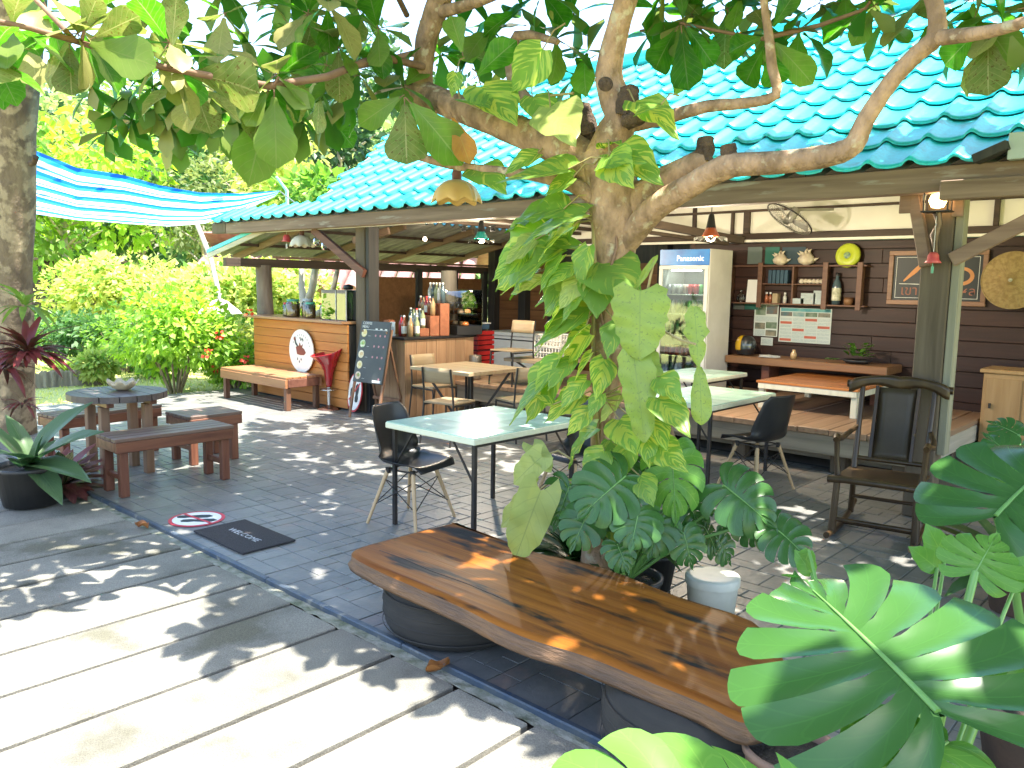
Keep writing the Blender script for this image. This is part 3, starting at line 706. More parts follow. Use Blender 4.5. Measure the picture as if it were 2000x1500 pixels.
cafe_chair('pale wood cafe chair seat showing beyond the corner of the nearest mint table', (-6.25, 5.85, 0), R(10))
cafe_chair('pale wood cafe chair behind the table nearest the menu board, before the red box', (-6.95, 7.6, .42), R(180))

# ------------------------------------------------------------------ rocking chair
M_rock = mat('dark_rosewood', (.060, .034, .014), (.028, .016, .008), .34, 3, 5, (3, 3, .6), bmp=.06, coat=.05, spec=.35, spots=((.22, .12, .03), 6, .66))
rk = thing('rocking_chair', 'dark polished wooden rocking chair with carved crest rail and curved arms', 'rocking chair', (-1.78, 5.82, 0), R(9)); rk.scale = (.93, 1.05, 1.0)
def rock(name, pts, rad, n=8, mi=None):
    b_ = MB(); b_.tube(pts, rad, n); return part(name, b_, M_rock, rk)
for s in (-1, 1):
    rock('rocker', [(s * .28, -.44, .055), (s * .28, -.25, .028), (s * .28, 0, .022), (s * .28, .25, .035), (s * .28, .48, .085)], .022)
    rock('front_leg', [(s * .28, -.28, .03), (s * .275, -.27, .2), (s * .27, -.25, .38)], [.03, .026, .024])
    rock('rear_leg', [(s * .27, .30, .045), (s * .255, .24, .25), (s * .25, .21, .40)], [.024, .022, .022])
    rock('back_post', [(s * .25, .21, .38), (s * .25, .25, .55), (s * .255, .33, .80), (s * .26, .40, 1.02)], [.024, .022, .02, .02])
    rock('arm', [(s * .262, .30, .70), (s * .30, .16, .665), (s * .315, .02, .645), (s * .31, -.10, .665), (s * .305, -.19, .69), (s * .30, -.235, .675)], [.018, .02, .022, .022, .026, .022])
    rock('arm_post', [(s * .30, -.20, .67), (s * .295, -.195, .55), (s * .28, -.20, .42)], [.022, .018, .022])
    b_ = MB(); b_.bar((s * .145, .235, .47), (s * .15, .395, 1.0), .026, .03); part('splat_frame', b_, M_rock, rk)
b_ = MB(); b_.box(-.285, .285, -.27, .24, .395, .418, .008, 0, Matrix.Rotation(R(-3), 4, 'X')); part('seat', b_, M_rock, rk)
rock('seat_front', [(-.33, -.27, .405), (-.2, -.285, .415), (.2, -.285, .415), (.33, -.27, .405)], [.026, .024, .024, .026])
b_ = MB(); b_.grid(lambda u, v: (-.135 + .27 * u, .238 + .155 * v + .022 * math.cos(math.pi * (2 * v - 1) / 2), .48 + .51 * v), 4, 10); o = part('back_panel', b_, mat('back_panel', (.036, .024, .013), (.055, .040, .025), .4, 3, 6, spec=.3), rk); solid(o, .014)
def crest(u, v):
    x = -.36 + .72 * u; a_ = abs(2 * u - 1); h = .055 + .012 * math.cos(6 * a_) - .02 * (a_ > .93)
    return (x, .398 + .02 * math.cos(a_ * 3), 1.005 + .035 * math.sin(2.6 * a_ + .5) - .03 * a_ ** 4 + h * (v - .5) * 1.5)
b_ = MB(); b_.grid(crest, 28, 3); o = part('crest_rail', b_, M_rock, rk); solid(o, .035)
for (x, z, y) in ((-.36, 1.0, .41), (.36, 1.0, .41)): rock('scroll', [(x - .02, y, z), (x + .02, y, z)], [.028, .028], 10)
rock('back_rail', [(-.25, .235, .475), (.25, .235, .475)], .018)
rock('stretcher', [(-.27, -.27, .13), (.27, -.27, .13)], .016); rock('stretcher', [(-.26, .25, .18), (.26, .25, .18)], .014); rock('stretcher', [(-.26, 0, .04), (.26, 0, .04)], .014)

# ------------------------------------------------------------------ bar stool
st = thing('bar_stool', 'glossy red bucket bar stool on a chrome pedestal before the counter', 'stool', (-9.0, 6.22, 0))
M_redp = mat('red_plastic', (.30, .006, .014), (.24, .005, .012), .14, 2, coat=.6); M_chrome = mat('chrome', (.55, .55, .55), None, .12, 3, metal=1.0)
def bucket(u, v):
    a_ = 2 * math.pi * u; prof = [(.03, .30), (.045, .42), (.065, .52), (.11, .62), (.165, .70), (.20, .76)]
    k = v * 5; i = min(int(k), 4); f = k - i; r_ = prof[i][0] * (1 - f) + prof[i + 1][0] * f; z = prof[i][1] * (1 - f) + prof[i + 1][1] * f
    w = max(0, (v - .55) / .45); d = math.cos(a_ - R(62))
    z += w * (.045 * d + .055 * max(d, 0) ** 1.5); r_ *= 1.05 + .16 * w * max(0, math.cos(a_ - R(222))) + .05 * w * max(d, 0)
    return (r_ * math.cos(a_), r_ * math.sin(a_), z)
b_ = MB(); b_.grid(bucket, 40, 20); o = part('bucket_seat', b_, M_redp, st); solid(o, .008)
b_ = MB(); b_.lathe([(.0, .60), (.09, .605), (.12, .625)], 24); part('seat_pad', b_, M_redp, st)
b_ = MB(); b_.lathe([(.027, .02), (.027, .31)], 16); part('column', b_, M_chrome, st)
b_ = MB(); b_.lathe([(.0, .06), (.035, .055), (.06, .035), (.13, .018), (.165, .008), (.165, 0)], 28); part('base', b_, mat('stool_base', (.30, .16, .12), None, .15, 3, metal=.8), st)
b_ = MB(); b_.tube([(.115 * math.cos(2 * math.pi * k / 24), .115 * math.sin(2 * math.pi * k / 24), .265) for k in range(25)], .008, 6); part('foot_ring', b_, M_chrome, st)
b_ = MB(); b_.tube([(-.11, 0, .265), (.11, 0, .265)], .006, 6); part('foot_bar', b_, M_chrome, st)
# ------------------------------------------------------------------ counters
M_cnt = wood('orange_board', (.40, .145, .032), (.52, .21, .055), 'x', .5, .10)
M_ctop = wood('counter_top', (.30, .15, .07), (.42, .23, .12), 'x', .45, .05)
M_cw = wood('counter_wood', (.24, .135, .07), (.34, .205, .115), 'z', .6, .15)
ct = thing('bar_counter', 'bar counter faced with orange horizontal boards, oval sign on its front', 'counter', (-9.85, 6.4, 0))
for k in range(9):
    b_ = MB(); z0 = .03 + k * .1235; b_.box(-1.18, 1.17, -.10 - .012, -.08, z0, z0 + .1195, .004, 0, Matrix.Translation((0, 0, 0))); part('front_board', b_, M_cnt, ct)
b_ = MB(); b_.box(-1.16, 1.16, -.075, .35, .0, 1.13, .004); part('carcass', b_, M_postd, ct)
b_ = MB(); b_.box(-1.32, 1.17, -.20, .42, 1.148, 1.185, .005); part('counter_top', b_, M_ctop, ct)
ct2 = thing('serving_counter', 'natural wood counter with upright boards and dark top, right of the timber post', 'counter', (-8.0, 6.5, 0))
for k in range(4): b_ = MB(); x0 = -.36 + k * .155; b_.box(x0 + .002, x0 + .153, -.02, .01, 0, .985, .004); part('front_board', b_, M_cw, ct2)
for k in range(7): b_ = MB(); y0 = .0 + k * .17; b_.box(.245, .262, y0 + .002, y0 + .168, 0, .985, .004); part('end_board', b_, M_cw, ct2)
b_ = MB(); b_.box(-.36, .24, .02, 1.2, 0, .98, .003); part('carcass', b_, M_postd, ct2)
b_ = MB(); b_.box(-.38, .29, -.05, 1.22, .99, 1.02, .004); part('counter_top', b_, mat('dark_top', (.02, .02, .022), None, .3, 4), ct2)
M_white = mat('white_paint', (.80, .79, .76), (.74, .73, .70), .4, 6); M_darkred = mat('sign_brown', (.22, .05, .035), None, .6, 6); M_ink = mat('sign_ink', (.02, .035, .04), None, .6, 6); M_redpaint = mat('sign_red', (.55, .03, .05), None, .45, 5)
def flat(name, pts, y, parent, m, t=.0016, M=None):   # a cut-out in the x-z plane facing -y
    b_ = MB(); b_.prism([(x, z) for x, z in pts], 0, t, 0, (M or Matrix.Identity(4)) @ Matrix(((1, 0, 0, 0), (0, 0, -1, y), (0, 1, 0, 0), (0, 0, 0, 1)))); return part(name, b_, m, parent)
def ell(cx, cz, rx, rz, n=28, a0=0): return [(cx + rx * math.cos(2 * math.pi * k / n + a0), cz + rz * math.sin(2 * math.pi * k / n + a0)) for k in range(n)]
_font = {}
def text(body, size, parent, loc, m, name='lettering', rot=(R(90), 0, 0), align='CENTER', ext=.0008, sx=1.0):
    cu = bpy.data.curves.new(name, 'FONT'); cu.body = body; cu.size = size; cu.align_x = align; cu.align_y = 'CENTER'; cu.extrude = ext; cu.materials.append(m)
    cu.resolution_u = 2
    o = bpy.data.objects.new(name, cu); COL.objects.link(o); me = bpy.data.meshes.new_from_object(o.evaluated_get(bpy.context.evaluated_depsgraph_get())); bpy.data.objects.remove(o); o = link(name, me); o.parent = parent; o.location = loc; o.rotation_euler = rot; o.scale = (sx, 1, 1); return o
ov = thing('oval_sign', 'white oval sign with a brown emblem leaning on the orange counter front', 'sign', (-9.69, 6.255, .735), 0)
flat('panel', ell(0, 0, .30, .30, 40), 0, ov, M_white, .014)
flat('emblem', [(-.13, .05), (-.10, -.05), (-.02, -.06), (.07, -.055), (.12, -.02), (.08, .03), (.03, .05), (.05, .10), (-.0, .07), (-.03, .12), (-.055, .07)], -.0145, ov, M_darkred)
flat('emblem', [(-.17, .16), (-.14, .09), (-.09, .05), (-.07, .07), (-.12, .12), (-.13, .17)], -.0147, ov, M_ink)
flat('emblem', ell(-.155, .165, .022, .028, 10), -.0165, ov, M_darkred)
for cx, cz in ((.0, .155), (.03, .17), (-.02, .18), (.05, .15)): flat('emblem', ell(cx, cz, .012, .018, 8), -.0145, ov, M_ink)
for cx, cz in ((-.09, -.115), (.0, -.115), (-.045, -.15)): flat('emblem', [(cx - .014, cz - .008), (cx, cz - .022), (cx + .014, cz - .008), (cx, cz + .022)], -.0145, ov, M_ink)
M_grey = mat('sign_grey', (.45, .45, .47), None, .6, 5)
for k in range(11):
    a_ = R(150 - k * 13); flat('arc_letter', [(.22 * math.cos(a_) + dx, .225 * math.sin(a_) + dz) for dx, dz in ((-.010, -.012), (.010, -.012), (.008, .012), (-.008, .012))], -.0145, ov, M_grey)

# menu board
M_board = mat('chalkboard', (.028, .033, .036), (.045, .05, .05), .5, 5, 6, bmp=.05); M_bw = wood('easel_wood', (.16, .075, .04), (.24, .13, .075), 'z', .6)
M_chalk = mat('chalk_white', (.75, .75, .72), None, .8, 8); M_pink = mat('chalk_pink', (.55, .25, .27), None, .8, 8)
bd = thing('menu_board', 'black menu easel with round dish pictures and white lettering before the counter', 'sign', (-8.02, 6.02, 0), R(4))
tilt = R(12); TM = Matrix.Translation((0, 0, .0)) @ Matrix.Rotation(-tilt, 4, 'X')
b_ = MB(); b_.box(-.27, .27, -.012, .008, .46, 1.24, .01, 0, TM); part('panel', b_, M_board, bd)
for s in (-1, 1):
    b_ = MB(); b_.box(s * .265 - .017, s * .265 + .017, .008, .034, 0, 1.15, .003, 0, TM); part('leg', b_, M_bw, bd)
    b_ = MB(); b_.bar((s * .22, .22, 1.10), (s * .24, .50, 0), .032, .024, .003); part('leg', b_, M_bw, bd)
b_ = MB(); b_.box(-.25, .25, .40, .425, .20, .24, .003); part('stretcher', b_, M_bw, bd)
fm = [(.62, .5, .18), (.06, .32, .06), (.62, .48, .25), (.66, .50, .20), (.45, .22, .12)]
def onb(x, z, y=-.0135): return TM @ Vector((x, y, z))
for k in range(5):
    z = 1.085 - k * .135; mm = mat('dish_picture', fm[k], (.75, .7, .55), .7, 26, 4)
    flat('dish_picture', ell(-.185, z, .05, .05, 18), -.0125, bd, mm, .002, TM)
    flat('dish_picture', ell(-.18, z + .005, .028, .024, 14), -.0147, bd, mat('dish_food', fm[(k + 2) % 5], fm[k], .7, 30), .001, TM)
    text(['ALMOND', 'MATCHA', 'LATTE', 'MOCHA', 'COCOA'][k][:0] + '----', .035, bd, onb(-.085, z - .03), M_chalk, rot=(R(90) - tilt, 0, 0))
    for q in range(3):
        if (k, q) in ((3, 0), (3, 1), (4, 0), (4, 1)): continue
        flat('price_dot', ell(.03 + q * .085, z - .025, .015, .015, 8), -.0125, bd, M_pink, .001, TM)
text('COFFEE', .05, bd, onb(-.15, 1.21), M_chalk, rot=(R(90) - tilt, 0, 0)); text('MENU', .045, bd, onb(-.175, 1.165), M_chalk, rot=(R(90) - tilt, 0, 0))
flat('ruled_line', [(-.21, 1.128), (.24, 1.128), (.24, 1.132), (-.21, 1.132)], -.0125, bd, M_chalk, .001, TM)
for q in range(3): flat('heading', [(.03 + q * .085 - .02, 1.136), (.03 + q * .085 + .02, 1.136), (.03 + q * .085 + .02, 1.15), (.03 + q * .085 - .02, 1.15)], -.0125, bd, M_chalk, .001, TM)
flat('footer', [(.09, .475), (.24, .475), (.24, .505), (.09, .505)], -.0125, bd, M_chalk, .001, TM)

# no-shoes discs
def shoes(root, M, k=1.0):
    for s in (-1, 1):
        sole = [(.0, -.135), (.035, -.12), (.042, -.07), (.03, -.03), (.045, .04), (.042, .1), (.0, .135), (-.042, .1), (-.045, .04), (-.03, -.03), (-.042, -.07), (-.035, -.12)]
        flat('shoe_print', [(s * .06 + x * k, z * k * 1.1 + s * .03) for x, z in sole], -.0015, root, M_ink, .001, M)
nd = thing('no_shoes_disc', 'round white no-shoes disc with red ring and bar lying flat on the tiles', 'sign', (-5.40, 2.60, .002), R(-40))
FM = Matrix.Rotation(R(-90), 4, 'X')
flat('disc', ell(0, 0, .19, .19, 40), 0, nd, M_redpaint, .003, FM); flat('white_field', ell(0, 0, .165, .165, 40), -.0031, nd, M_white, .001, FM)
FM2 = FM @ Matrix.Translation((0, -.003, 0)) @ Matrix.Scale(.85, 4)
shoes(nd, FM2); flat('red_bar', [(-.13, -.115), (-.115, -.13), (.13, .115), (.115, .13)], -.0055, nd, M_redpaint, .001, FM)
ns = thing('no_shoes_board', 'oval white no-shoes board with red edge leaning behind the menu board', 'sign', (-8.55, 6.28, .005), 0)
LM = Matrix.Rotation(R(-8), 4, 'X') @ Matrix.Translation((0, 0, .26))
flat('edge', ell(0, 0, .155, .26, 36), 0, ns, M_redpaint, .012, LM); flat('white_field', ell(0, .005, .138, .24, 36), -.0122, ns, M_white, .001, LM)
shoes(ns, LM @ Matrix.Translation((0, -.0125, -.03)) @ Matrix.Scale(.85, 4)); flat('red_bar', [(-.11, -.10), (-.095, -.115), (.11, .12), (.095, .135)], -.0155, ns, M_redpaint, .001, LM)
mt = thing('door_mat', 'dark grey doormat reading WELCOME at the kerb of the tiled floor', 'doormat', (-4.80, 2.63, .003), 0)
M_mat = mat('mat_pile', (.030, .027, .030), (.045, .042, .045), .95, 90, 3, bmp=.8, bsc=400)
b_ = MB(); b_.box(-.325, .325, -.19, .19, 0, .012, .003); part('pile', b_, M_mat, mt)
text('WELCOME', .07, mt, (0, 0, .0125), M_grey, rot=(0, 0, 0), sx=1.1)

# ------------------------------------------------------------------ things on the counter
M_glass = glassm('clear_glass'); M_lidred = mat('lid_red', (.55, .03, .03), None, .4, 4); M_lidgreen = mat('lid_green', (.08, .35, .22), None, .4, 4)
M_cookie = mat('cookie_fill', (.50, .30, .13), (.30, .15, .06), .9, 22, 4, bmp=.5); M_cream = mat('cream_fill', (.62, .50, .36), (.45, .30, .2), .9, 22, 4, bmp=.4)
def jar(label, loc, r_, h, lid, fill, fh=.75):
    t = thing('storage_jar', label, 'jar', loc, 0, 'storage jars on the bar counter')
    b_ = MB(); b_.lathe([(0, .004), (r_ * .96, .004), (r_, .02), (r_, h * .82), (r_ * .82, h * .9), (r_ * .82, h)], 18); part('glass', b_, M_glass, t)
    b_ = MB(); b_.lathe([(0, .008), (r_ * .93, .008), (r_ * .93, h * fh), (0, h * fh + .008)], 16); part('contents', b_, fill, t)
    b_ = MB(); b_.lathe([(r_ * .86, h * .93), (r_ * .88, h * 1.06), (0, h * 1.07)], 16); part('lid', b_, lid, t)
CZ = 1.186
jar('small storage jar with red lid, leftmost on the bar counter', (-10.42, 6.50, CZ), .075, .19, M_lidred, M_cream, .5)
jar('large round jar of brown biscuits between the red-lidded jar and the tall jar', (-10.16, 6.42, CZ), .10, .24, M_lidgreen, M_cookie)
jar('tall biscuit jar with pale lid next to the large round jar', (-9.93, 6.52, CZ), .085, .25, M_grey, M_cookie)
jar('storage jar with green lid and dark contents near the counter middle', (-9.72, 6.42, CZ), .075, .21, M_lidgreen, M_cookie, .6)
jar('storage jar with orange-red lid beside the glass tank', (-9.47, 6.50, CZ), .08, .21, M_lidred, M_cream)
tk = thing('glass_tank', 'rectangular glass display tank standing on the bar counter', 'display case', (-9.0, 6.52, CZ))
M_tank = glassm('green_glass', (.50, .66, .56), .02, .7)
for (x0, x1, y0, y1) in ((-.36, .20, -.16, -.154), (-.36, .20, .154, .16), (-.36, -.354, -.153, .153), (.194, .2, -.153, .153)):
    b_ = MB(); b_.box(x0, x1, y0, y1, .006, .40, .0005); part('pane', b_, M_tank, tk)
b_ = MB(); b_.box(-.36, .2, -.16, .16, 0, .005, .001); part('base', b_, M_tank, tk)
b_ = MB(); b_.box(-.37, .21, -.17, .17, .401, .408, .001); part('lid', b_, M_tank, tk)
for s in (-.02, .21): b_ = MB(); b_.box(s - .006, s + .006, -.168, -.156, .0, .40, .001); part('corner_strip', b_, M_grey, tk)
for k in range(5): b_ = MB(); b_.lathe([(0, .006), (.035, .006), (.045, .03), (.03, .06), (0, .07)], 10, 0, (-.28 + k * .1, .03 * (-1) ** k, 0)); part('pastry', b_, M_cookie, tk)
bm = thing('drinks_machine', 'black drinks machine at the end of the bar counter by the post', 'machine', (-8.74, 6.62, CZ))
b_ = MB(); b_.box(-.07, .06, -.15, .15, 0, .40, .015); part('body', b_, M_blackp, bm)
b_ = MB(); b_.lathe([(.05, 0), (.055, .03), (.02, .06), (0, .062)], 14, 0, (0, 0, .40)); part('hopper', b_, M_blackp, bm)
b_ = MB(); b_.lathe([(.05, .0), (.07, .025), (.06, .06), (.0, .075)], 14); solo('round_pot', b_, M_blackp, 'small round black pot on top of the glass tank', 'pot', None, (-9.02, 6.56, CZ + .409))

# bottles, racks and case on the serving counter
def bottle(label, loc, h, body, cap, r_=.034, band=None):
    t = thing('bottle', label, 'bottle', loc, 0, 'bottles on the serving counter')
    b_ = MB(); b_.lathe([(0, 0), (r_, .003), (r_, h * .58), (r_ * .9, h * .66), (r_ * .38, h * .80), (r_ * .34, h * .94)], 12); part('body', b_, body, t)
    b_ = MB(); b_.lathe([(r_ * .42, h * .92), (r_ * .42, h), (0, h)], 10); part('cap', b_, cap, t)
    if band: b_ = MB(); b_.lathe([(r_ + .0006, h * .15), (r_ + .0006, h * .5)], 12); part('label', b_, band, t)
bcol = [mat('syrup', c, None, .12, 3, coat=.4) for c in ((.55, .55, .50), (.30, .10, .05), (.06, .10, .12), (.42, .28, .14), (.35, .40, .22), (.40, .03, .04))]
M_cap = mat('cap_white', (.75, .74, .72), None, .4, 4)
def onY(px, py, Y, Z=None): p = at(px, py, Y=Y); return (p.x, p.y, p.z if Z is None else Z)
rackm = wood('rack_wood', (.22, .07, .03), (.32, .11, .05), 'x', .5)
rk2 = thing('bottle_rack', 'stepped red-brown wooden rack of syrup bottles on the serving counter', 'rack', (-8.02, 7.1, 1.021), R(-20))
for (y0, z1) in ((-.14, .10), (.0, .26), (.14, .42)):
    b_ = MB(); b_.box(-.30, .26, y0 - .065, y0 + .065, 0, z1, .004); part('step', b_, rackm, rk2)
def inrack(x, y, z): return tuple(rk2.matrix_basis @ Vector((x, y, z)))
rk2.matrix_basis  # location and turn are set at once
RM = Matrix.Translation((-8.02, 7.1, 1.021)) @ Matrix.Rotation(R(-20), 4, 'Z')
row = ['top', 'middle', 'lower']
for r_, (y, z) in enumerate(((.14, .421), (0, .261), (-.14, .101))):
    for k in range(5):
        bottle('syrup bottle, %s from the left in the %s row of the red-brown rack' % (_ord[k], row[r_]), tuple(RM @ Vector((-.25 + k * .11, y, z))), .27 if r_ == 0 else .25, bcol[(k * 2 + r_) % 6], M_cap if r_ == 0 else [M_cap, M_blackp, M_lidred][k % 3], .034, M_cap if (k + r_) % 3 == 0 else None)
for k, (x, y, m_, l_) in enumerate(((-7.98, 6.62, bcol[5], 'red sauce bottle with dark cap at the front edge of the serving counter'), (-7.90, 6.60, bcol[1], 'dark brown sauce bottle beside the red sauce bottle on the serving counter'), (-7.80, 6.62, bcol[3], 'tall amber bottle at the right corner of the serving counter'), (-7.86, 6.78, bcol[4], 'pale green bottle behind the amber bottle on the serving counter'))):
    bottle(l_, (x, y, 1.021), .27, m_, M_cap if k != 0 else M_blackp, .036, M_cap if k % 2 else None)
hb = thing('wooden_box', 'small wooden box with a heart cut-out on the serving counter', 'box', (-8.20, 6.60, 1.021))
b_ = MB(); b_.box(-.055, .055, -.05, .05, 0, .20, .005); part('body', b_, rackm, hb)
flat('heart_hole', [(0, .07), (.022, .10), (.022, .122), (.011, .13), (0, .12), (-.011, .13), (-.022, .122), (-.022, .10)], -.0505, hb, M_blackp)
cs = thing('card_stand', 'small white upright card stand on the front edge of the serving counter', 'card stand', (-8.08, 6.56, 1.021))
b_ = MB(); b_.box(-.05, .05, -.006, .006, 0, .18, .002); part('panel', b_, M_white, cs); flat('dark_square', [(-.028, .06), (.028, .06), (.028, .12), (-.028, .12)], -.0065, cs, M_grey)
dc = thing('cake_case', 'curved glass cake case glowing with warm light behind the bottles', 'display case', (-8.05, 7.62, 1.021), R(-10))
b_ = MB(); b_.box(-.28, .38, -.2, .2, 0, .12, .004); part('base', b_, M_blackp, dc)
for z in (.28, .42): b_ = MB(); b_.box(-.27, .37, -.17, .19, z, z + .008, .001); part('glass_shelf', b_, M_glass, dc)
b_ = MB(); b_.grid(lambda u, v: (-.28 + .66 * u, -.2 + .2 * (1 - math.cos(v * 1.5)), .125 + .47 * math.sin(v * 1.5) ** .7 if v > 0 else .125), 1, 12); part('curved_pane', b_, M_glass, dc)
b_ = MB(); b_.box(-.28, .38, .195, .205, .12, .60, .002); part('back_pane', b_, M_glass, dc)
for k in range(10):
    b_ = MB(); b_.lathe([(0, 0), (.045, .0), (.05, .02), (.035, .05), (0, .055)], 10, 0, (-.2 + (k % 5) * .125, -.02 + .03 * (k % 2), .122 if k < 5 else .29)); part('cake', b_, [M_cookie, M_orange, M_cream][k % 3], dc)
b_ = MB(); b_.lathe([(0, .0), (.02, .005), (.02, .02), (0, .025)], 10, 0, (-.2, -.02, .565)); part('lamp', b_, emit('case_lamp', (1, .75, .45), 12), dc)

# red box, scale, freezer, crates
M_crate = mat('crate_white', (.62, .60, .54), (.5, .48, .42), .6, 5)
rb = thing('red_crate', 'tall stack-like red drinks crate behind the pale wood table', 'crate', tuple(at(925, 705, Y=8.6)[:2]) + (.421,))
for k in range(2):
    for (x0, x1, y0, y1) in ((-.26, .26, -.18, -.165), (-.26, .26, .165, .18), (-.26, -.245, -.16, .16), (.245, .26, -.16, .16)):
        for j in range(4): b_ = MB(); b_.box(x0, x1, y0, y1, k * .30 + .01 + j * .072, k * .30 + .065 + j * .072, .003); part('crate_slat', b_, M_redp if 0 else bpy.data.materials['lid_red'], rb)
b_ = MB(); b_.box(-.24, .24, -.16, .16, .0, .59, .004); part('bottles_inside', b_, mat('crate_inside', (.16, .012, .02), (.08, .01, .015), .6, 14), rb)
sc = thing('weighing_scale', 'blue and white weighing scale on top of the red crate', 'scale', tuple(rb.location[:2]) + (1.025,))
b_ = MB(); b_.box(-.20, .20, -.14, .14, .0, .08, .01); part('body', b_, mat('scale_blue', (.06, .12, .2), None, .4, 3), sc)
b_ = MB(); b_.box(-.21, .21, -.16, .16, .082, .10, .006); part('pan', b_, M_cap, sc)
b_ = MB(); b_.box(-.05, .19, -.165, -.142, .005, .075, .004, 0, Matrix.Rotation(R(18), 4, 'X')); part('display', b_, M_postd, sc)
p = at(1030, 690, Y=10.4)
fz = thing('chest_freezer', 'white chest freezer against the brown rear wall', 'freezer', (p.x, 10.4, .0))
b_ = MB(); b_.box(-.75, .75, -.35, .35, .05, .82, .02); part('body', b_, M_white, fz); b_ = MB(); b_.box(-.76, .76, -.36, .36, .825, .89, .02); part('lid', b_, M_white, fz)
b_ = MB(); b_.box(-.66, .66, -.356, -.351, .76, .78, .001); part('trim', b_, M_postd, fz)
def crate(label, loc, rz=0):
    t = thing('plastic_crate', label, 'crate', loc, rz, 'white plastic crates stacked on the table')
    for s in (-1, 1):
        for k in range(9): b_ = MB(); x = -.20 + k * .05; b_.box(x - .008, x + .008, s * .15 - .006, s * .15 + .006, .012, .14, .002); part('slat', b_, M_crate, t)
        for k in range(6): b_ = MB(); y = -.125 + k * .05; b_.box(s * .215 - .006, s * .215 + .006, y - .008, y + .008, .012, .14, .002); part('slat', b_, M_crate, t)
        for z in (.0, .07, .14):
            b_ = MB(); b_.box(-.222, .222, s * .158 - .005, s * .158 + .005, z, z + .014, .002); part('rim', b_, M_crate, t)
            b_ = MB(); b_.box(s * .224 - .005, s * .224 + .005, -.152, .152, z, z + .014, .002); part('rim', b_, M_crate, t)
    b_ = MB(); b_.box(-.21, .21, -.145, .145, .002, .01, .001); part('base', b_, M_crate, t)
tp = at(1035, 688, Z=.76); tx, ty = -6.62, 8.05
crate('white plastic crate at the bottom of the stack on the far wooden table', (tx, ty, .762)); crate('white plastic crate on top of the stack on the far wooden table', (tx, ty, .918), R(3))
b_ = MB(); b_.lathe([(.0, 0), (.07, .002), (.085, .03), (.085, .32), (.08, .33), (.075, .32), (.07, .02)], 20); solo('steel_tin', b_, mat('tin', (.25, .22, .18), (.15, .13, .1), .4, 6, metal=.6), 'dull round metal tin standing in front of the red crate', 'tin', None, tuple(at(928, 700, Y=7.6)[:2]) + (.421,))

# ------------------------------------------------------------------ drinks fridge
fr = thing('drinks_fridge', 'tall glass-door drinks fridge with blue lit header, filled with cans and bottles', 'fridge', (-5.14, 8.72, .42))
M_fr = mat('fridge_shell', (.50, .49, .45), (.44, .43, .39), .45, 4); M_frin = mat('fridge_inside', (.20, .21, .20), None, .5, 4); M_blue = mat('header_blue', (.012, .10, .34), (.02, .17, .46), .35, 3, 5, (2, 2, 2), .3, .7); M_lit = emit('header_letters', (.85, .9, .95), .6)
FWd, FHt = .345, 1.745
for s in (-1, 1): b_ = MB(); b_.box(s * FWd - .03 * (s > 0), s * FWd + .03 * (s < 0), 0, .56, .0, FHt, .006); part('side', b_, M_fr, fr)
b_ = MB(); b_.box(-FWd + .031, FWd - .031, .53, .56, 0, FHt, .004); part('back', b_, M_frin, fr)
b_ = MB(); b_.box(-FWd + .031, FWd - .031, .0, .52, FHt - .20, FHt - .002, .006); part('top', b_, M_fr, fr)
b_ = MB(); b_.box(-FWd + .031, FWd - .031, .0, .52, 0, .12, .006); part('bottom', b_, M_fr, fr)
b_ = MB(); b_.box(-FWd + .002, FWd - .002, -.018, -.002, FHt - .195, FHt - .004, .006); part('header', b_, M_blue, fr)
text('Panasonic', .095, fr, (.085, -.0195, FHt - .115), M_lit)
for (x0, x1, z0, z1) in ((-.34, .34, FHt - .245, FHt - .20), (-.34, .34, .10, .15), (-.34, -.29, .151, FHt - .246), (.29, .34, .151, FHt - .246)):
    b_ = MB(); b_.box(x0, x1, -.03, -.003, z0, z1, .004); part('door_frame', b_, M_fr, fr)
b_ = MB(); b_.box(-.289, .289, -.02, -.015, .151, FHt - .246, .001); part('door_glass', b_, M_glass, fr)
b_ = MB(); b_.box(.30, .32, -.055, -.031, .7, 1.0, .004); part('handle', b_, M_blackp, fr)
cans = [mat('can', c, None, .3, 3, metal=.2) for c in ((.55, .03, .03), (.50, .50, .48), (.10, .35, .08), (.45, .35, .30), (.04, .12, .06), (.35, .02, .05))]
shz = [.16, .44, .70, .96, 1.20]
for i, z in enumerate(shz):
    b_ = MB(); b_.box(-.30, .30, .02, .50, z - .012, z - .002, .001); part('shelf', b_, M_chrome, fr)
    for k in range(8):
        h = .12 if i in (4, 1) else .17; r_ = .031
        if i == 2 and k > 3: continue
        c_ = {4: [1, 1, 1, 3, 0, 0, 2, 2][k], 3: [4, 1, 4, 4, 2, 4, 4, 4][k], 2: 2, 1: [5, 5, 0, 5, 5, 5, 4, 4][k], 0: [4, 4, 1, 4, 2, 4, 4, 1][k]}[i]
        b_ = MB(); b_.lathe([(0, 0), (r_, .003), (r_, h * .72), (r_ * .5 if h > .13 else r_ * .85, h), (0, h)], 10); o = part('can', b_, cans[c_], fr, loc=(-.262 + k * .075, .10, z))
        o = o.copy(); COL.objects.link(o); o.parent = fr; o.location = (-.262 + k * .075, .19, z)
fl_ = emit('fridge_tube', (.9, 1, .97), 14); b_ = MB(); b_.box(-.2, .2, .04, .06, FHt - .262, FHt - .25, .001); part('light_tube', b_, fl_, fr)

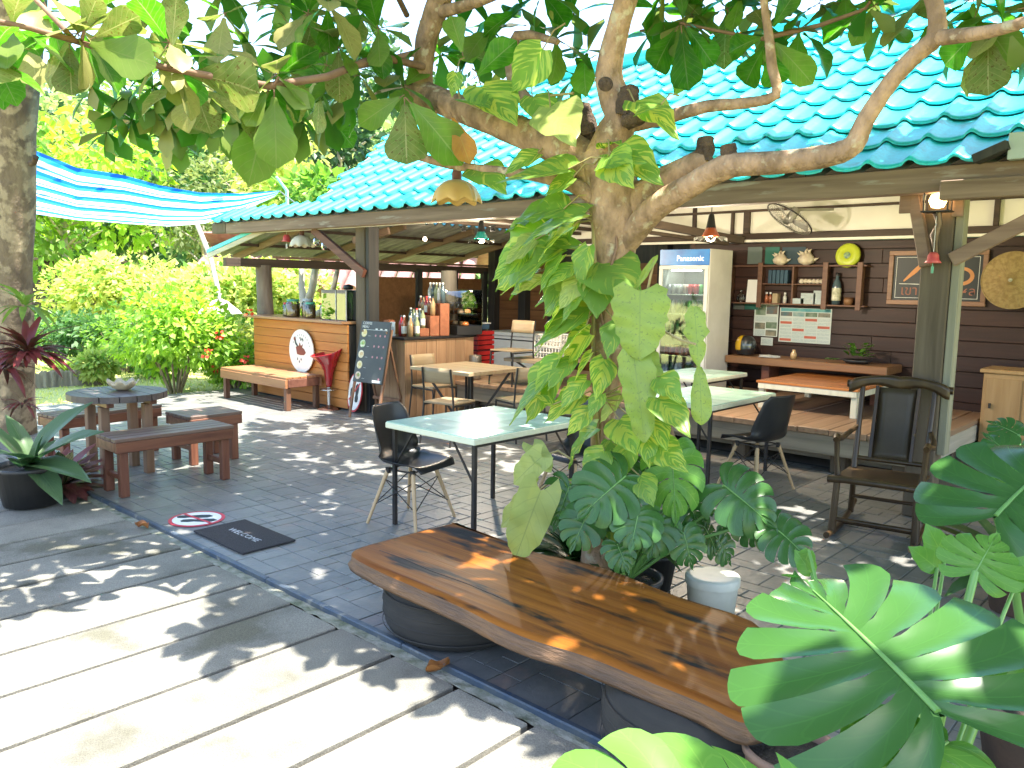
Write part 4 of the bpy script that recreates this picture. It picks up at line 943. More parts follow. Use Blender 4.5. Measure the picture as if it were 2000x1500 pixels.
# ------------------------------------------------------------------ back counter and helmet
bc = thing('back_counter', 'long thick brown wooden counter along the dark plank wall', 'counter', (0, 0, .42))
M_bc = wood('back_counter_wood', (.15, .07, .03), (.23, .12, .055), 'x', .45)
b_ = MB(); b_.box(-4.78, -2.85, 9.18, 9.70, .36, .45, .008); part('counter_top', b_, M_bc, bc)
for xx in (-4.3, -3.0): b_ = MB(); b_.box(xx - .05, xx + .05, 9.3, 9.6, 0, .358, .006); part('leg', b_, M_brace, bc)
BCZ = .872
hl = thing('helmet', 'black and yellow full-face motorcycle helmet on the back counter beside the fridge', 'helmet', (-4.62, 9.40, BCZ), R(35))
def hel(u, v):
    a_ = 2 * math.pi * u; e = -.9 + 2.46 * v; r_ = .125 * math.cos(max(e, -.75)) ** .6 if abs(e) < 1.56 else .002
    return (r_ * math.cos(a_) * 1.0, r_ * math.sin(a_) * 1.18, .115 + .125 * math.sin(e) * 1.02)
b_ = MB(); b_.grid(hel, 24, 14); part('shell', b_, M_blackp, hl)
M_yel = mat('helmet_yellow', (.62, .36, .01), None, .25, 3, coat=.5)
def hstripe(u, v):
    q = Vector(hel(.03 + .44 * (u), .30 + .66 * v)) - Vector((0, 0, .115)); return Vector((0, 0, .115)) + q * 1.02
b_ = MB(); b_.grid(lambda u, v: Vector((0, 0, .115)) + (Vector(hel(.44 + .20 * u, .22 + .78 * v)) - Vector((0, 0, .115))) * 1.035, 6, 12); part('yellow_band', b_, M_yel, hl)
b_ = MB(); b_.grid(lambda u, v: Vector((0, 0, .115)) + (Vector(hel(.60 + .30 * u, .28 + .3 * v)) - Vector((0, 0, .115))) * 1.03, 8, 4); part('visor', b_, mat('visor', (.03, .04, .045), None, .05, 2, coat=1), hl)
pp = thing('paper_pile', 'loose pile of papers and leaflets on the back counter beside the helmet', 'papers', (-4.28, 9.36, BCZ))
for k in range(5): b_ = MB(); b_.box(-.11, .11, -.075, .075, k * .004, k * .004 + .003, .0005, 0, Matrix.Rotation(R(rnd.uniform(-35, 35)), 4, 'Z')); part('sheet', b_, M_white, pp)
b_ = MB(); b_.lathe([(0, 0), (.035, 0), (.038, .06), (.02, .09), (.02, .11), (0, .112)], 12); solo('honey_jar', b_, bcol[3], 'small amber jar with white top on the back counter under the posters', 'jar', None, (-3.98, 9.36, BCZ))
def pot_leaf(b_, base, d, n, L, Wd, mi=0, droop=.3, fold=.2, nu=3, nv=5, heart=.0):
    d = Vector(d).normalized(); n = Vector(n); n = (n - d * n.dot(d)).normalized(); x = d.cross(n)
    def fn(u, v):
        w = Wd * math.sin(math.pi * min(max(v, .001), .999) ** (.72)) ** .8 if v > 0 else 0.0
        s = 2 * u - 1; return Vector(base) + d * (L * v) + x * (w * .5 * s) + n * (fold * abs(s) * w * .5 - droop * L * v * v)
    b_.grid(fn, nu, nv, mi)
M_herb = leafm('pot_foliage', (.05, .13, .02), (.10, .22, .04), trans=.3)
dpl = thing('potted_pothos', 'small bushy green pothos in a dark dish on the back counter', 'plant', (-3.25, 9.40, BCZ))
b_ = MB(); b_.lathe([(0, 0), (.12, .0), (.16, .04), (.15, .045), (.11, .02)], 16); part('dish', b_, M_blackp, dpl)
for k in range(46):
    a_ = rnd.uniform(0, 6.28); e = rnd.uniform(.1, 1.3); r_ = rnd.uniform(.03, .13); b_ = MB()
    pot_leaf(b_, (r_ * math.cos(a_) * 1.1, r_ * math.sin(a_), .05 + rnd.uniform(.02, .17)), (math.cos(a_) * math.cos(e), math.sin(a_) * math.cos(e), math.sin(e) * .7), (0, 0, 1), .085, .065)
    part('leaf', b_, M_herb, dpl)
for k in range(4):
    b_ = MB(); pot_leaf(b_, (-.17 - .035 * k, -.05, .04), (-.6, -.6, .1), (0, 0, 1), .08, .06); part('leaf', b_, M_herb, dpl)

# ------------------------------------------------------------------ wall shelf and what stands on it
SY = 9.62
M_shelf = wood('shelf_wood', (.10, .045, .03), (.16, .08, .05), 'x', .55)
sh = thing('wall_shelf', 'dark wooden wall shelf of eight pigeonholes on the plank wall', 'shelf', (0, 0, 0))
sx0, sx1, sz0, sz1 = -5.0, -3.36, 1.525, 1.975
def sb(x0, x1, z0, z1, nm): b_ = MB(); b_.box(x0, x1, SY, WY - .001, z0, z1, .003); part(nm, b_, M_shelf, sh)
sb(sx0 - .02, sx1 + .07, sz0 - .018, sz0, 'board'); sb(sx0 - .02, sx1 + .07, sz1, sz1 + .018, 'board')
dv = [sx0, sx0 + .42, sx0 + .84, sx0 + 1.24, sx1]
for x in dv: sb(x - .011, x + .011, sz0 + .0005, sz1 - .0005, 'divider')
sb(dv[1] + .0115, dv[2] - .0115, 1.755, 1.768, 'half_shelf'); sb(dv[2] + .0115, dv[3] - .0115, 1.755, 1.768, 'half_shelf')
for x in (dv[1], dv[3], sx1): b_ = MB(); b_.box(x - .03, x + .03, SY - .02, SY - .001, sz0 - .06, sz1 + .05, .003); part('upright', b_, M_shelf, sh)
M_conch = mat('conch', (.62, .55, .44), (.48, .40, .30), .6, 14, 4, bmp=.4)
def conch(label, loc, s):
    t = thing('conch_shell', label, 'shell', loc, 0, 'spiky conch shells on the wall shelf')
    b_ = MB(); b_.lathe([(.03, 0), (.085, .03), (.10, .07), (.07, .11), (.045, .14), (.02, .17), (.0, .195)], 14, 0, (0, 0, 0), Matrix.Scale(s, 4)); part('body', b_, M_conch, t)
    for k in range(9):
        a_ = k * .7; b_ = MB(); z = (.06 + .012 * k) * s; r_ = (.095 - .006 * k) * s; d = Vector((math.cos(a_), math.sin(a_) * .6, .5)).normalized()
        b_.tube([Vector((r_ * math.cos(a_), r_ * math.sin(a_), z)), Vector((r_ * math.cos(a_), r_ * math.sin(a_), z)) + d * .05 * s], [.02 * s, .002], 6); part('spike', b_, M_conch, t)
conch('spiky pale conch shell standing on the shelf top nearer the fridge', (-4.36, 9.69, sz1 + .019), .95); conch('larger spiky conch shell standing in the middle of the shelf top', (-4.03, 9.69, sz1 + .019), 1.05)
fb = thing('flying_disc', 'lime yellow plastic flying disc propped on the right of the shelf top', 'flying disc', (-3.53, 9.66, sz1 + .13), 0)
DM = Matrix.Rotation(R(82), 4, 'X') @ Matrix.Rotation(R(0), 4, 'Z')
M_lime = mat('lime', (.45, .52, .03), None, .4, 3); b_ = MB(); b_.lathe([(0, .02), (.09, .02), (.135, .012), (.145, -.01), (.14, -.012)], 28, 0, (0, 0, 0), DM); o = part('disc', b_, M_lime, fb); solid(o, .003)
b_ = MB(); b_.lathe([(0, .0245), (.035, .0245), (.04, .022)], 18, 0, (0, 0, 0), DM); part('printed_centre', b_, mat('disc_print', (.03, .10, .14), (.3, .4, .1), .5, 30), fb)
b_ = MB(); b_.lathe([(0, 0), (.055, 0), (.06, .05), (.05, .085), (.018, .11), (.018, .15)], 14); solo('glass_flask', b_, M_glass, 'clear glass pump flask in the leftmost pigeonhole', 'flask', None, (sx0 + .14, 9.68, sz0))
b_ = MB(); b_.box(-.09, .09, -.003, .003, 0, .29, .001, 0, Matrix.Rotation(R(-7), 4, 'X')); solo('white_clipboard', b_, M_white, 'white sheet on a clipboard leaning in the leftmost pigeonhole', 'clipboard', None, (sx0 + .30, 9.68, sz0 + .001))
M_bookb = mat('book_blue', (.02, .06, .10), None, .6, 4)
for k in range(5): b_ = MB(); b_.box(-.022, .022, -.06, .05, 0, .165, .003); solo('blue_book', b_, M_bookb, 'dark blue book, %s from the left in the upper pigeonhole' % _ord[k], 'book', 'dark blue books on the shelf', (dv[1] + .12 + k * .052, 9.69, 1.769))
for k, (x, m_, l_) in enumerate(((.07, bcol[1], 'small brown medicine bottle with white cap, leftmost in the lower pigeonhole'), (.12, bcol[1], 'second small brown bottle beside a wooden box on the shelf'), (.31, bcol[0], 'small clear bottle at the right of the lower pigeonhole'))):
    t = thing('small_bottle', l_, 'bottle', (dv[1] + x, 9.68, sz0)); b_ = MB(); b_.lathe([(0, 0), (.024, 0), (.024, .08), (.01, .1), (.01, .115)], 10); part('body', b_, m_, t); b_ = MB(); b_.lathe([(.013, .112), (.013, .135), (0, .136)], 10); part('cap', b_, M_cap, t)
b_ = MB(); b_.box(-.035, .035, -.05, .05, 0, .12, .003); solo('wooden_card_box', b_, M_oak, 'small pale wooden box in the lower pigeonhole between bottles', 'box', None, (dv[1] + .20, 9.68, sz0))
for k in range(6):
    b_ = MB(); b_.lathe([(0, 0), (.03, .01), (.036, .03), (.02, .055), (0, .06)], 8, 0, (0, 0, 0)); solo('coral_piece', b_, M_conch, 'small bleached coral or shell piece in the upper middle pigeonhole, %s from the left' % _ord[k], 'coral', 'coral pieces on the shelf', (dv[2] + .09 + (k % 6) * .05, 9.68, 1.769))
for k, (x, w, n_) in enumerate(((.08, .07, 2), (.20, .09, 4), (.33, .065, 5))):
    for j in range(n_): b_ = MB(); b_.box(-w, w, -.05, .05, .0, .032, .002); solo('card_pack', b_, mat('card', (.42, .48, .48), None, .6, 5) if k + j == 0 else bpy.data.materials['card'], 'pale pack of cards, %s from the bottom of the %s stack in the pigeonhole' % (_ord[j], _ord[k]), 'card pack', 'card packs stacked on the shelf', (dv[2] + x, 9.68, sz0 + j * .033))
t = thing('liquor_bottle', 'tall dark bottle with pale label in the rightmost pigeonhole', 'bottle', (dv[3] + .12, 9.68, sz0)); b_ = MB(); b_.lathe([(0, 0), (.05, .003), (.052, .22), (.04, .27), (.018, .31), (.018, .36)], 14); part('body', b_, bcol[2], t); b_ = MB(); b_.lathe([(.0528, .05), (.0528, .20)], 14); part('label', b_, M_cream if 0 else mat('pale_label', (.6, .58, .46), (.3, .3, .2), .7, 30), t); b_ = MB(); b_.lathe([(.021, .34), (.021, .38), (0, .381)], 10); part('cap', b_, M_blackp, t)
b_ = MB(); b_.lathe([(0, 0), (.05, 0), (.058, .05), (.055, .09), (.05, .05)], 14); solo('clay_cup', b_, M_bc, 'small brown cup in the rightmost pigeonhole beside the tall bottle', 'cup', None, (dv[3] + .27, 9.68, sz0))

# posters
def poster(label, px0, px1, pz0, pz1, y, rows):
    t = thing('poster', label, 'poster', ((px0 + px1) / 2, y, pz0)); w = (px1 - px0) / 2; h = pz1 - pz0
    flat('sheet', [(-w, 0), (w, 0), (w, h), (-w, h)], 0, t, mat('poster_paper', (.55, .60, .56), None, .6, 3), .003)
    for r_ in rows: flat('print', [(r_[0] * w, r_[1] * h), (r_[2] * w, r_[1] * h), (r_[2] * w, r_[3] * h), (r_[0] * w, r_[3] * h)], -.0035 - r_[5] * .0004 if len(r_) > 5 else -.0035, t, r_[4], .0003)
    return t
M_pic = [mat('photo_print', c, d, .5, 9, 5) for c, d in (((.05, .10, .05), (.2, .25, .18)), ((.03, .06, .05), (.25, .22, .15)), ((.18, .10, .06), (.05, .12, .14)), ((.05, .2, .24), (.3, .35, .3)))]
M_txt = mat('text_print', (.30, .36, .36), (.48, .54, .51), .6, 60, 2, (1, 1, 8)); M_redt = mat('red_print', (.45, .10, .06), None, .6, 5); M_tealt = mat('teal_print', (.05, .25, .28), (.15, .35, .33), .6, 12)
poster('narrow poster of small landscape photographs, left of the timetable chart', -4.69, -4.37, 1.10, 1.505, 9.742, [(-.9, .66, -.05, .97, M_pic[0]), (.02, .70, .92, .97, M_pic[2]), (-.9, .22, -.05, .42, M_pic[1]), (.02, .25, .92, .45, M_pic[0]), (.02, .02, .92, .2, M_pic[1]), (-.9, .02, -.05, .2, M_txt), (-.9, .46, .9, .62, M_txt)])
rows = [(-.96, .90, .96, .99, M_tealt)]
for c in range(4):
    x0, x1 = -.96 + c * .485, -.96 + c * .485 + .455
    rows += [(x0, .76, x1, .88, M_pic[(c + 2) % 4])]
    for j in range(7): rows.append((x0, .03 + j * .10, x1, .105 + j * .10, M_txt if (j * 3 + c) % 5 else M_redt))
poster('wide timetable chart of blue and red printed columns on the plank wall', -4.35, -3.70, 1.045, 1.47, 9.742, rows)
poster('small white notice pinned under the photograph poster', -4.58, -4.42, .985, 1.085, 9.735, [(-.8, .2, .8, .8, M_txt)])

# framed board, straw hat, cabinet
fs_ = thing('framed_sign', 'black framed board with orange mountain strokes and script, behind the pillar', 'sign', (-2.58, 9.72, 1.85))
M_fb = mat('sign_black', (.012, .016, .018), None, .5, 4); M_or = mat('sign_orange', (.62, .26, .09), None, .6, 5); M_brn = mat('sign_script', (.30, .10, .06), None, .6, 5)
flat('panel', [(-.46, -.25), (.46, -.25), (.46, .27), (-.46, .27)], .02, fs_, M_fb, .01)
for (x0, x1, z0, z1) in ((-.50, .50, .25, .30), (-.50, .50, -.30, -.25), (-.50, -.45, -.249, .249), (.45, .50, -.249, .249)):
    b_ = MB(); b_.box(x0, x1, -.012, .018, z0, z1, .004); part('frame', b_, M_brace if 0 else wood('frame_wood', (.20, .10, .06), (.28, .16, .1), 'x') if 'frame_wood' not in bpy.data.materials else bpy.data.materials['frame_wood'], fs_)
for (x0, x1, z0, z1) in ((-.42, .42, .225, .23), (-.42, .42, -.225, -.22), (-.42, -.415, -.22, .225), (.415, .42, -.22, .225)): flat('border_line', [(x0, z0), (x1, z0), (x1, z1), (x0, z1)], .009, fs_, M_chalk, .001)
flat('stroke', [(-.34, -.03), (-.33, -.045), (-.20, .06), (-.08, .21), (-.12, .21), (-.24, .09)], .009, fs_, M_or)
flat('stroke', [(-.08, .21), (.0, .10), (.06, .0), (.10, -.02), (.03, .10), (-.04, .20)], .0085, fs_, M_or)
arc = [(.12 + .0, -.05), (.2, -.055)] + [(.24 + .105 * math.cos(a_), .02 + .075 * math.sin(a_)) for a_ in [-1.4 + .3 * k for k in range(15)]]
outer = [(.12, -.075), (.22, -.078)] + [(.25 + .125 * math.cos(-1.3 + .27 * k), .02 + .10 * math.sin(-1.3 + .27 * k)) for k in range(13)]
inner = [(.245 + .09 * math.cos(-1.3 + .27 * k), .022 + .065 * math.sin(-1.3 + .27 * k)) for k in range(12, -1, -1)] + [(.2, -.045), (.12, -.05)]
flat('stroke', outer + inner, .0088, fs_, M_or)
flat('ruled_line', [(-.38, -.07), (-.1, -.075), (-.1, -.068), (-.38, -.063)], .009, fs_, M_chalk, .001)
text('เขา', .15, fs_, (-.27, .009, -.145), M_brn, ext=.001); text('น้ำไหล', .13, fs_, (.24, .009, -.145), M_brn, ext=.001)
sh_ = thing('straw_hat', 'wide conical woven straw hat hanging on the plank wall beside the framed board', 'hat', (-1.83, 9.66, 1.83))
M_straw = mat('straw', (.36, .26, .11), (.25, .17, .065), .85, 22, 4, bmp=.6, bsc=40)
HM = Matrix.Rotation(R(90), 4, 'X')
b_ = MB(); n_ = 72
vs = [(0, 0, .14)]; fs = []
for i in range(1, 9):
    for k in range(n_):
        a_ = 2 * math.pi * k / n_; r_ = .29 * i / 8; vs.append((r_ * math.cos(a_), r_ * math.sin(a_), .14 * (1 - i / 8) + .004 * (k % 2)))
for k in range(n_): fs.append((0, 1 + k, 1 + (k + 1) % n_))
for i in range(7):
    for k in range(n_): fs.append((1 + i * n_ + k, 1 + (i + 1) * n_ + k, 1 + (i + 1) * n_ + (k + 1) % n_, 1 + i * n_ + (k + 1) % n_))
b_.add(vs, fs, 0, False, HM); o = part('cone', b_, M_straw, sh_)
b_ = MB(); b_.tube([(.292 * math.cos(2 * math.pi * k / 48), -.002, .292 * math.sin(2 * math.pi * k / 48)) for k in range(49)], .007, 6); part('rim', b_, M_straw, sh_)
b_ = MB(); b_.lathe([(.02, .0), (.012, .012), (0, .016)], 8, 0, (0, 0, .138), HM); part('tip', b_, M_cream if 0 else bpy.data.materials['pale_label'], sh_)
cb = thing('side_cabinet', 'tan wooden side cabinet against the plank wall at the right edge', 'cabinet', (-1.55, 9.35, 0))
M_tan = wood('tan_wood', (.30, .18, .075), (.38, .24, .11), 'z', .5)
b_ = MB(); b_.box(-.36, .5, -.22, .24, 0, .90, .006); part('body', b_, M_tan, cb); b_ = MB(); b_.box(-.39, .53, -.25, .26, .902, .94, .006); part('top', b_, M_tan, cb)
b_ = MB(); b_.box(-.33, -.02, -.232, -.221, .1, .85, .004); part('door', b_, M_tan, cb); b_ = MB(); b_.box(.0, .47, -.232, -.221, .1, .85, .004); part('door', b_, M_tan, cb)
b_ = MB(); b_.lathe([(.012, 0), (.012, .05)], 8, 0, (-.28, -.25, .55)); part('handle', b_, M_iron, cb)

# ------------------------------------------------------------------ lamps, bells, fan
M_shade_t = mat('teal_shade', (.02, .30, .30), None, .3, 3); M_shade_o = mat('orange_shade', (.50, .10, .03), None, .3, 3); M_bulb = emit('warm_bulb', (1.0, .80, .55), 9)
def pendant(label, loc, m_, cord=.25):
    t = thing('pendant_lamp', label, 'lamp', loc, 0)
    b_ = MB(); b_.lathe([(.035, .12), (.05, .06), (.028, .19), (.02, .21), (0, .212)][1:], 14); part('socket', b_, M_blackp, t)
    b_ = MB(); b_.lathe([(.045, .075), (.06, .04), (.082, .0), (.088, -.01)], 20); o = part('shade', b_, m_, t); solid(o, .003)
    b_ = MB(); b_.grid(lambda u, v: ((.085 + .075 * v) * math.cos(2 * math.pi * u), (.085 + .075 * v) * math.sin(2 * math.pi * u), -.01 - .03 * v + .022 * v * math.cos(2 * math.pi * u * 9)), 54, 2); part('frill', b_, M_glass, t)
    b_ = MB(); b_.lathe([(0, .02), (.03, .01), (.045, -.02), (.035, -.05), (0, -.062)], 14); part('bulb', b_, M_bulb, t)
    b_ = MB(); b_.tube([(0, 0, .21), (0, 0, .21 + cord)], .004, 6); part('cord', b_, M_blackp, t)
    l_ = bpy.data.lights.new('lamp_light', 'POINT'); l_.energy = 40; l_.color = (1, .84, .64); l_.shadow_soft_size = .05; lo_ = bpy.data.objects.new('lamp_light', l_); COL.objects.link(lo_); lo_.parent = t; lo_.location = (0, 0, -.09)
p = at(940, 465, Y=6.9); pendant('teal glass pendant lamp, lit, hanging under the eave left of the trunk', p, M_shade_t, .22)
p = at(1388, 460, Y=7.2); pendant('orange glass pendant lamp, lit, hanging under the eave right of the trunk', p, M_shade_o, .30)
b_ = MB(); b_.lathe([(0, -.03), (.028, -.02), (.03, .0), (.018, .03), (0, .03)], 12); p = at(830, 467, Y=8.6); tag(link('ceiling_bulb', b_.mesh('ceiling_bulb', M_bulb), None, p), 'small bare lit bulb under the corrugated lean-to roof', 'lamp')
M_yshade = mat('yellow_shade', (.60, .40, .14), (.50, .30, .10), .5, 4); M_wshade = mat('cream_shade', (.62, .56, .45), (.5, .45, .36), .5, 4)
def bell_shade(name, label, loc, m_, s=1.0, rod=.2):
    t = thing(name, label, 'lampshade', loc)
    def fn(u, v):
        a_ = 2 * math.pi * u; r_ = (.03 + .115 * math.sin(v * 1.5) ** .8 if v > 0 else .03) * s; fl = .012 * s * v ** 3 * math.cos(a_ * 8)
        return ((r_ + fl) * math.cos(a_), (r_ + fl) * math.sin(a_), (.08 - .13 * v ** 1.5 - .012 * v ** 4 * math.cos(a_ * 8)) * s)
    b_ = MB(); b_.grid(fn, 48, 10); o = part('shade', b_, m_, t); solid(o, .003)
    b_ = MB(); b_.lathe([(.03 * s, .075 * s), (.03 * s, .12 * s), (.02 * s, .16 * s), (0, .162 * s)], 12); part('socket', b_, M_brace, t)
    b_ = MB(); b_.tube([(0, 0, .16 * s), (0, 0, .16 * s + rod)], .004, 6); part('cord', b_, M_blackp, t); return t
bell_shade('fluted_lamp', 'fluted yellow lampshade hanging from a tree branch before the roof', at(892, 378, Y=3.45), M_yshade, 1.0, .10)
bell_shade('fluted_lamp', 'small fluted yellow shade hanging among the leaves at far left', at(240, 240, D=7.4), M_yshade, .9, .18)
bell_shade('fluted_lamp', 'fluted cream lampshade hanging under the eave by the red bell', at(590, 473, Y=6.42), M_wshade, 1.15, .10)
def bell(label, loc, s, line):
    t = thing('hanging_bell', label, 'bell', loc); b_ = MB(); b_.lathe([(0, .09), (.03, .085), (.045, .06), (.05, .02), (.07, -.005), (.066, -.008)], 18, 0, (0, 0, 0), Matrix.Scale(s, 4)); o = part('bell', b_, mat('bell_red', (.50, .05, .06), (.6, .12, .1), .4, 20, 3), t); solid(o, .003)
    b_ = MB(); b_.tube([(0, 0, .01 * s), (0, 0, -.04 * s)], .003, 5); b_.tube([(0, 0, -.04 * s), (0, 0, -.10 * s)], [.014 * s, .012 * s], 6); part('clapper', b_, M_lidgreen if s < 1 else M_cap, t)
    b_ = MB(); b_.tube([(0, 0, .09 * s), (0, 0, .09 * s + line)], .002, 5); part('string', b_, M_cap, t)
bell('red bell hanging on a string in front of the right pillar', at(1822, 512, Y=6.28), .78, .28)
bell('small red bell hanging under the left end of the eave beam', at(560, 471, Y=6.42), 1.05, .10)
for k, (px, py) in enumerate(((618, 470), (634, 478))):
    b_ = MB(); b_.lathe([(0, .09), (.012, .085), (.02, .05), (.045, .02), (.05, -.03), (.03, -.07), (0, -.075)], 12); b_.tube([(0, 0, .09), (0, 0, .16)], .002, 5)
    tag(link('glass_drop', b_.mesh('glass_drop', M_glass), None, at(px, py, Y=6.42)), ['clear glass drop ornament hanging next to the cream shade', 'clear glass drop ornament hanging nearest the red-brown brace'][k], 'ornament')
ln = thing('wall_lantern', 'lit black lantern with round glowing globe on the right pillar', 'lantern', at(1832, 392, Y=6.30))
M_globe = emit('globe', (1.0, .62, .28), 3.2)
b_ = MB(); b_.lathe([(0, -.055), (.04, -.045), (.06, 0), (.045, .04), (.0, .055)], 18); part('globe', b_, M_globe, ln)
b_ = MB(); b_.box(-.095, .095, -.06, .06, -.082, -.07, .003); part('base', b_, M_iron, ln); b_ = MB(); b_.box(-.085, .085, -.06, .06, .075, .085, .003); part('roof', b_, M_iron, ln)
for s in (-1, 1):
    for r_ in (-1, 1): b_ = MB(); b_.box(s * .078 - .005, s * .078 + .005, r_ * .05 - .005, r_ * .05 + .005, -.069, .074, .001); part('corner_bar', b_, M_iron, ln)
b_ = MB(); b_.tube([(0, 0, -.083), (.015, .02, -.16), (-.01, .02, -.24), (.0, .03, -.33), (.01, .04, -.40)], [.03, .022, .032, .02, .012], 8); part('bracket', b_, mat('old_copper', (.07, .05, .04), (.15, .10, .07), .4, 12, metal=.6), ln)
fn_ = thing('wall_fan', 'grey caged wall fan tilted down under the plaster wall', 'fan', at(1542, 428, Y=9.0))
FMx = Matrix.Rotation(R(-28), 4, 'X') @ Matrix.Rotation(R(22), 4, 'Y') @ Matrix.Rotation(R(0), 4, 'X')
M_fan = mat('fan_grey', (.36, .35, .32), None, .4, 4, metal=.3)
for k in range(36):
    a_ = 2 * math.pi * k / 36; b_ = MB(); b_.tube([FMx @ Vector((r_ * math.cos(a_), r_ * math.sin(a_), z)) for r_, z in ((.05, -.06), (.17, -.055), (.27, -.02), (.285, .0), (.27, .03), (.12, .07))], .0022, 4); part('cage_wire', b_, M_fan, fn_)
b_ = MB(); b_.tube([FMx @ Vector((.286 * math.cos(2 * math.pi * k / 40), .286 * math.sin(2 * math.pi * k / 40), 0)) for k in range(41)], .008, 6); part('cage_ring', b_, M_iron, fn_)
for k in range(3):
    a_ = R(120 * k + 15); b_ = MB(); b_.grid(lambda u, v: FMx @ (Matrix.Rotation(a_, 4, 'Z') @ Vector((.05 + .19 * u, (-.05 + .11 * v) * (.6 + .6 * u), .012 - .03 * v))), 4, 4); o = part('blade', b_, M_fan, fn_); solid(o, .003)
b_ = MB(); b_.lathe([(0, -.03), (.05, -.025), (.055, .03), (.05, .14), (0, .15)], 14, 0, (0, 0, 0), FMx); part('motor', b_, M_fan, fn_)
b_ = MB(); b_.bar(FMx @ Vector((0, 0, .13)), (.28, .55, .14), .03, .03); part('arm', b_, M_fan, fn_)
for k, px in enumerate((905, 962, 1003)):
    t = thing('track_light', 'small black spotlight under the eave beam, %s from the left' % _ord[k], 'lamp', at(px, 446, Y=6.55), 0, 'spotlights under the eave')
    b_ = MB(); b_.tube([(0, 0, -.03), (0, .0, .02)], [.032, .02], 10); part('head', b_, M_blackp, t); b_ = MB(); b_.box(-.06, .06, -.012, .012, .021, .035, .002); part('track', b_, M_blackp, t)

# ------------------------------------------------------------------ bucket on the floor behind the slab
bk = thing('white_bucket', 'round white lidded plastic bucket on the tiles behind the slab bench', 'bucket', tuple(at(1388, 1205, Z=0)[:2]) + (0,))
M_bk = mat('bucket_white', (.52, .52, .45), (.44, .44, .37), .45, 5, trans=0) if 0 else mat('bucket_white', (.52, .52, .45), (.44, .44, .37), .45, 5)
b_ = MB(); b_.lathe([(0, .001), (.115, .001), (.133, .20)], 28); part('body', b_, M_bk, bk)
b_ = MB(); b_.lathe([(.139, .185), (.140, .222), (.136, .229), (.11, .232), (0, .226)], 28); part('lid', b_, M_bk, bk)
# fallen leaves by the kerb
M_dry = leafm('dry_leaf', (.30, .13, .04), (.20, .08, .03), trans=.1, uvs=False)
for k, (px, py, c_) in enumerate(((277, 1031, 'tan curled dry leaf on the concrete beside the kerb, near the no-shoes disc'), (855, 1310, 'brown curled dry leaf on the concrete beside the slab bench'))):
    q = at(px, py, Z=-.005); b_ = MB(); b_.grid(lambda u, v: ((u - .5) * .12, (v - .5) * .07 * math.sin(math.pi * min(max(u, .05), .95)), .012 + .05 * (v - .5) ** 2 * 4 * .5 + .01 * math.sin(9 * u + 5 * v)), 8, 6); tag(link('dry_leaf', b_.mesh('dry_leaf', M_dry), None, q, (0, 0, R(20 + 60 * k))), c_, 'leaf')
# ------------------------------------------------------------------ leaf shapes (base at the origin, tip at +y, upper face +z)
def blade(name, mats, prof, fold=.18, droop=.15, nu=4, nv=8, wav=0.0, cord=0.0, pet=0.0, twist=0.0, tipd=0.0):
    """prof: list of (v, half width) control points along the blade"""
    def hw(v):
        for (a, wa), (b, wb) in zip(prof, prof[1:]):
            if v <= b: f = (v - a) / (b - a); f = f * f * (3 - 2 * f) if wa * wb > 0 else f; return wa + (wb - wa) * f
        return prof[-1][1]
    b_ = MB()
    def fn(u, v):
        s = 2 * u - 1; w = hw(v); y = pet + (1 - pet) * v - cord * abs(s) ** 1.5 * max(0, 1 - v * 3.2)
        z = fold * abs(s) * w - droop * v * v + wav * math.sin(v * 17 + s * 2) * abs(s) + twist * s * w * v - .02 * abs(s) ** 3
        return (s * w, y, z)
    b_.grid(fn, nu, nv)
    b_.f = [f[::-1] for f in b_.f]; b_.uv = [u[::-1] for u in b_.uv]
    if pet > 0: b_.tube([(0, 0, 0), (0, pet + .02, .003)], [.010, .007], 5, len(mats) - 1, False)
    return b_.mesh(name, mats)
def place(name, me, parent, base, tip, up, wscale=1.0):
    base, tip, up = Vector(base), Vector(tip), Vector(up); y = tip - base; L = y.length; y /= L
    up = up - y * up.dot(y)
    if up.length < 1e-4: up = y.orthogonal()
    z = up.normalized(); x = y.cross(z)
    o = bpy.data.objects.new(name, me); COL.objects.link(o); o.parent = parent
    M_ = frame_m(base, x * L * wscale, y * L, z * L)
    o.matrix_basis = parent.matrix_basis.inverted() @ M_ if parent is not None else M_
    return o
def toward(p): return (CC - Vector(p)).normalized()

OBO = [(0, .03), (.12, .06), (.35, .15), (.65, .255), (.82, .25), (.93, .165), (1, .012)]
LF_up = leafm('tree_leaf', (.034, .125, .014), (.065, .185, .02), under=(.16, .22, .045), trans=.44, rough=.3, veins=(.12, .19, .06), var=.3, nveins=8)
LF_yel = leafm('tree_leaf_pale', (.10, .15, .03), (.16, .18, .05), under=(.26, .24, .085), trans=.34, rough=.4, veins=(.25, .25, .10), var=.2, nveins=8, dots=(.10, .08, .02))
LF_old = leafm('tree_leaf_old', (.34, .14, .02), (.22, .07, .02), under=(.40, .2, .04), trans=.35, rough=.45, veins=(.3, .2, .05), var=.2, nveins=8)
M_twig = mat('twig', (.16, .085, .05), (.24, .14, .09), .8, 9, 5, bmp=.3)
tl = [blade('leaf', [LF_up, M_twig], OBO, .25 + .1 * k, .06 + .13 * k, 4, 8, .012 * k, 0, .10, .15 * (k - 1)) for k in range(3)]
tly = [blade('leaf', [LF_yel, M_twig], [(v, w * 1.08) for v, w in OBO], .2 + .1 * k, .06 + .12 * k, 4, 8, .012, 0, .10, .2 * (k - 1)) for k in range(3)]
tlo = [blade('leaf', [LF_old, M_twig], OBO, .3, .12, 4, 8, .02, 0, .10, .1)]
tls = [blade('leaf', [LF_up, M_twig], OBO, .3, .05 + .16 * k, 2, 4) for k in range(3)]
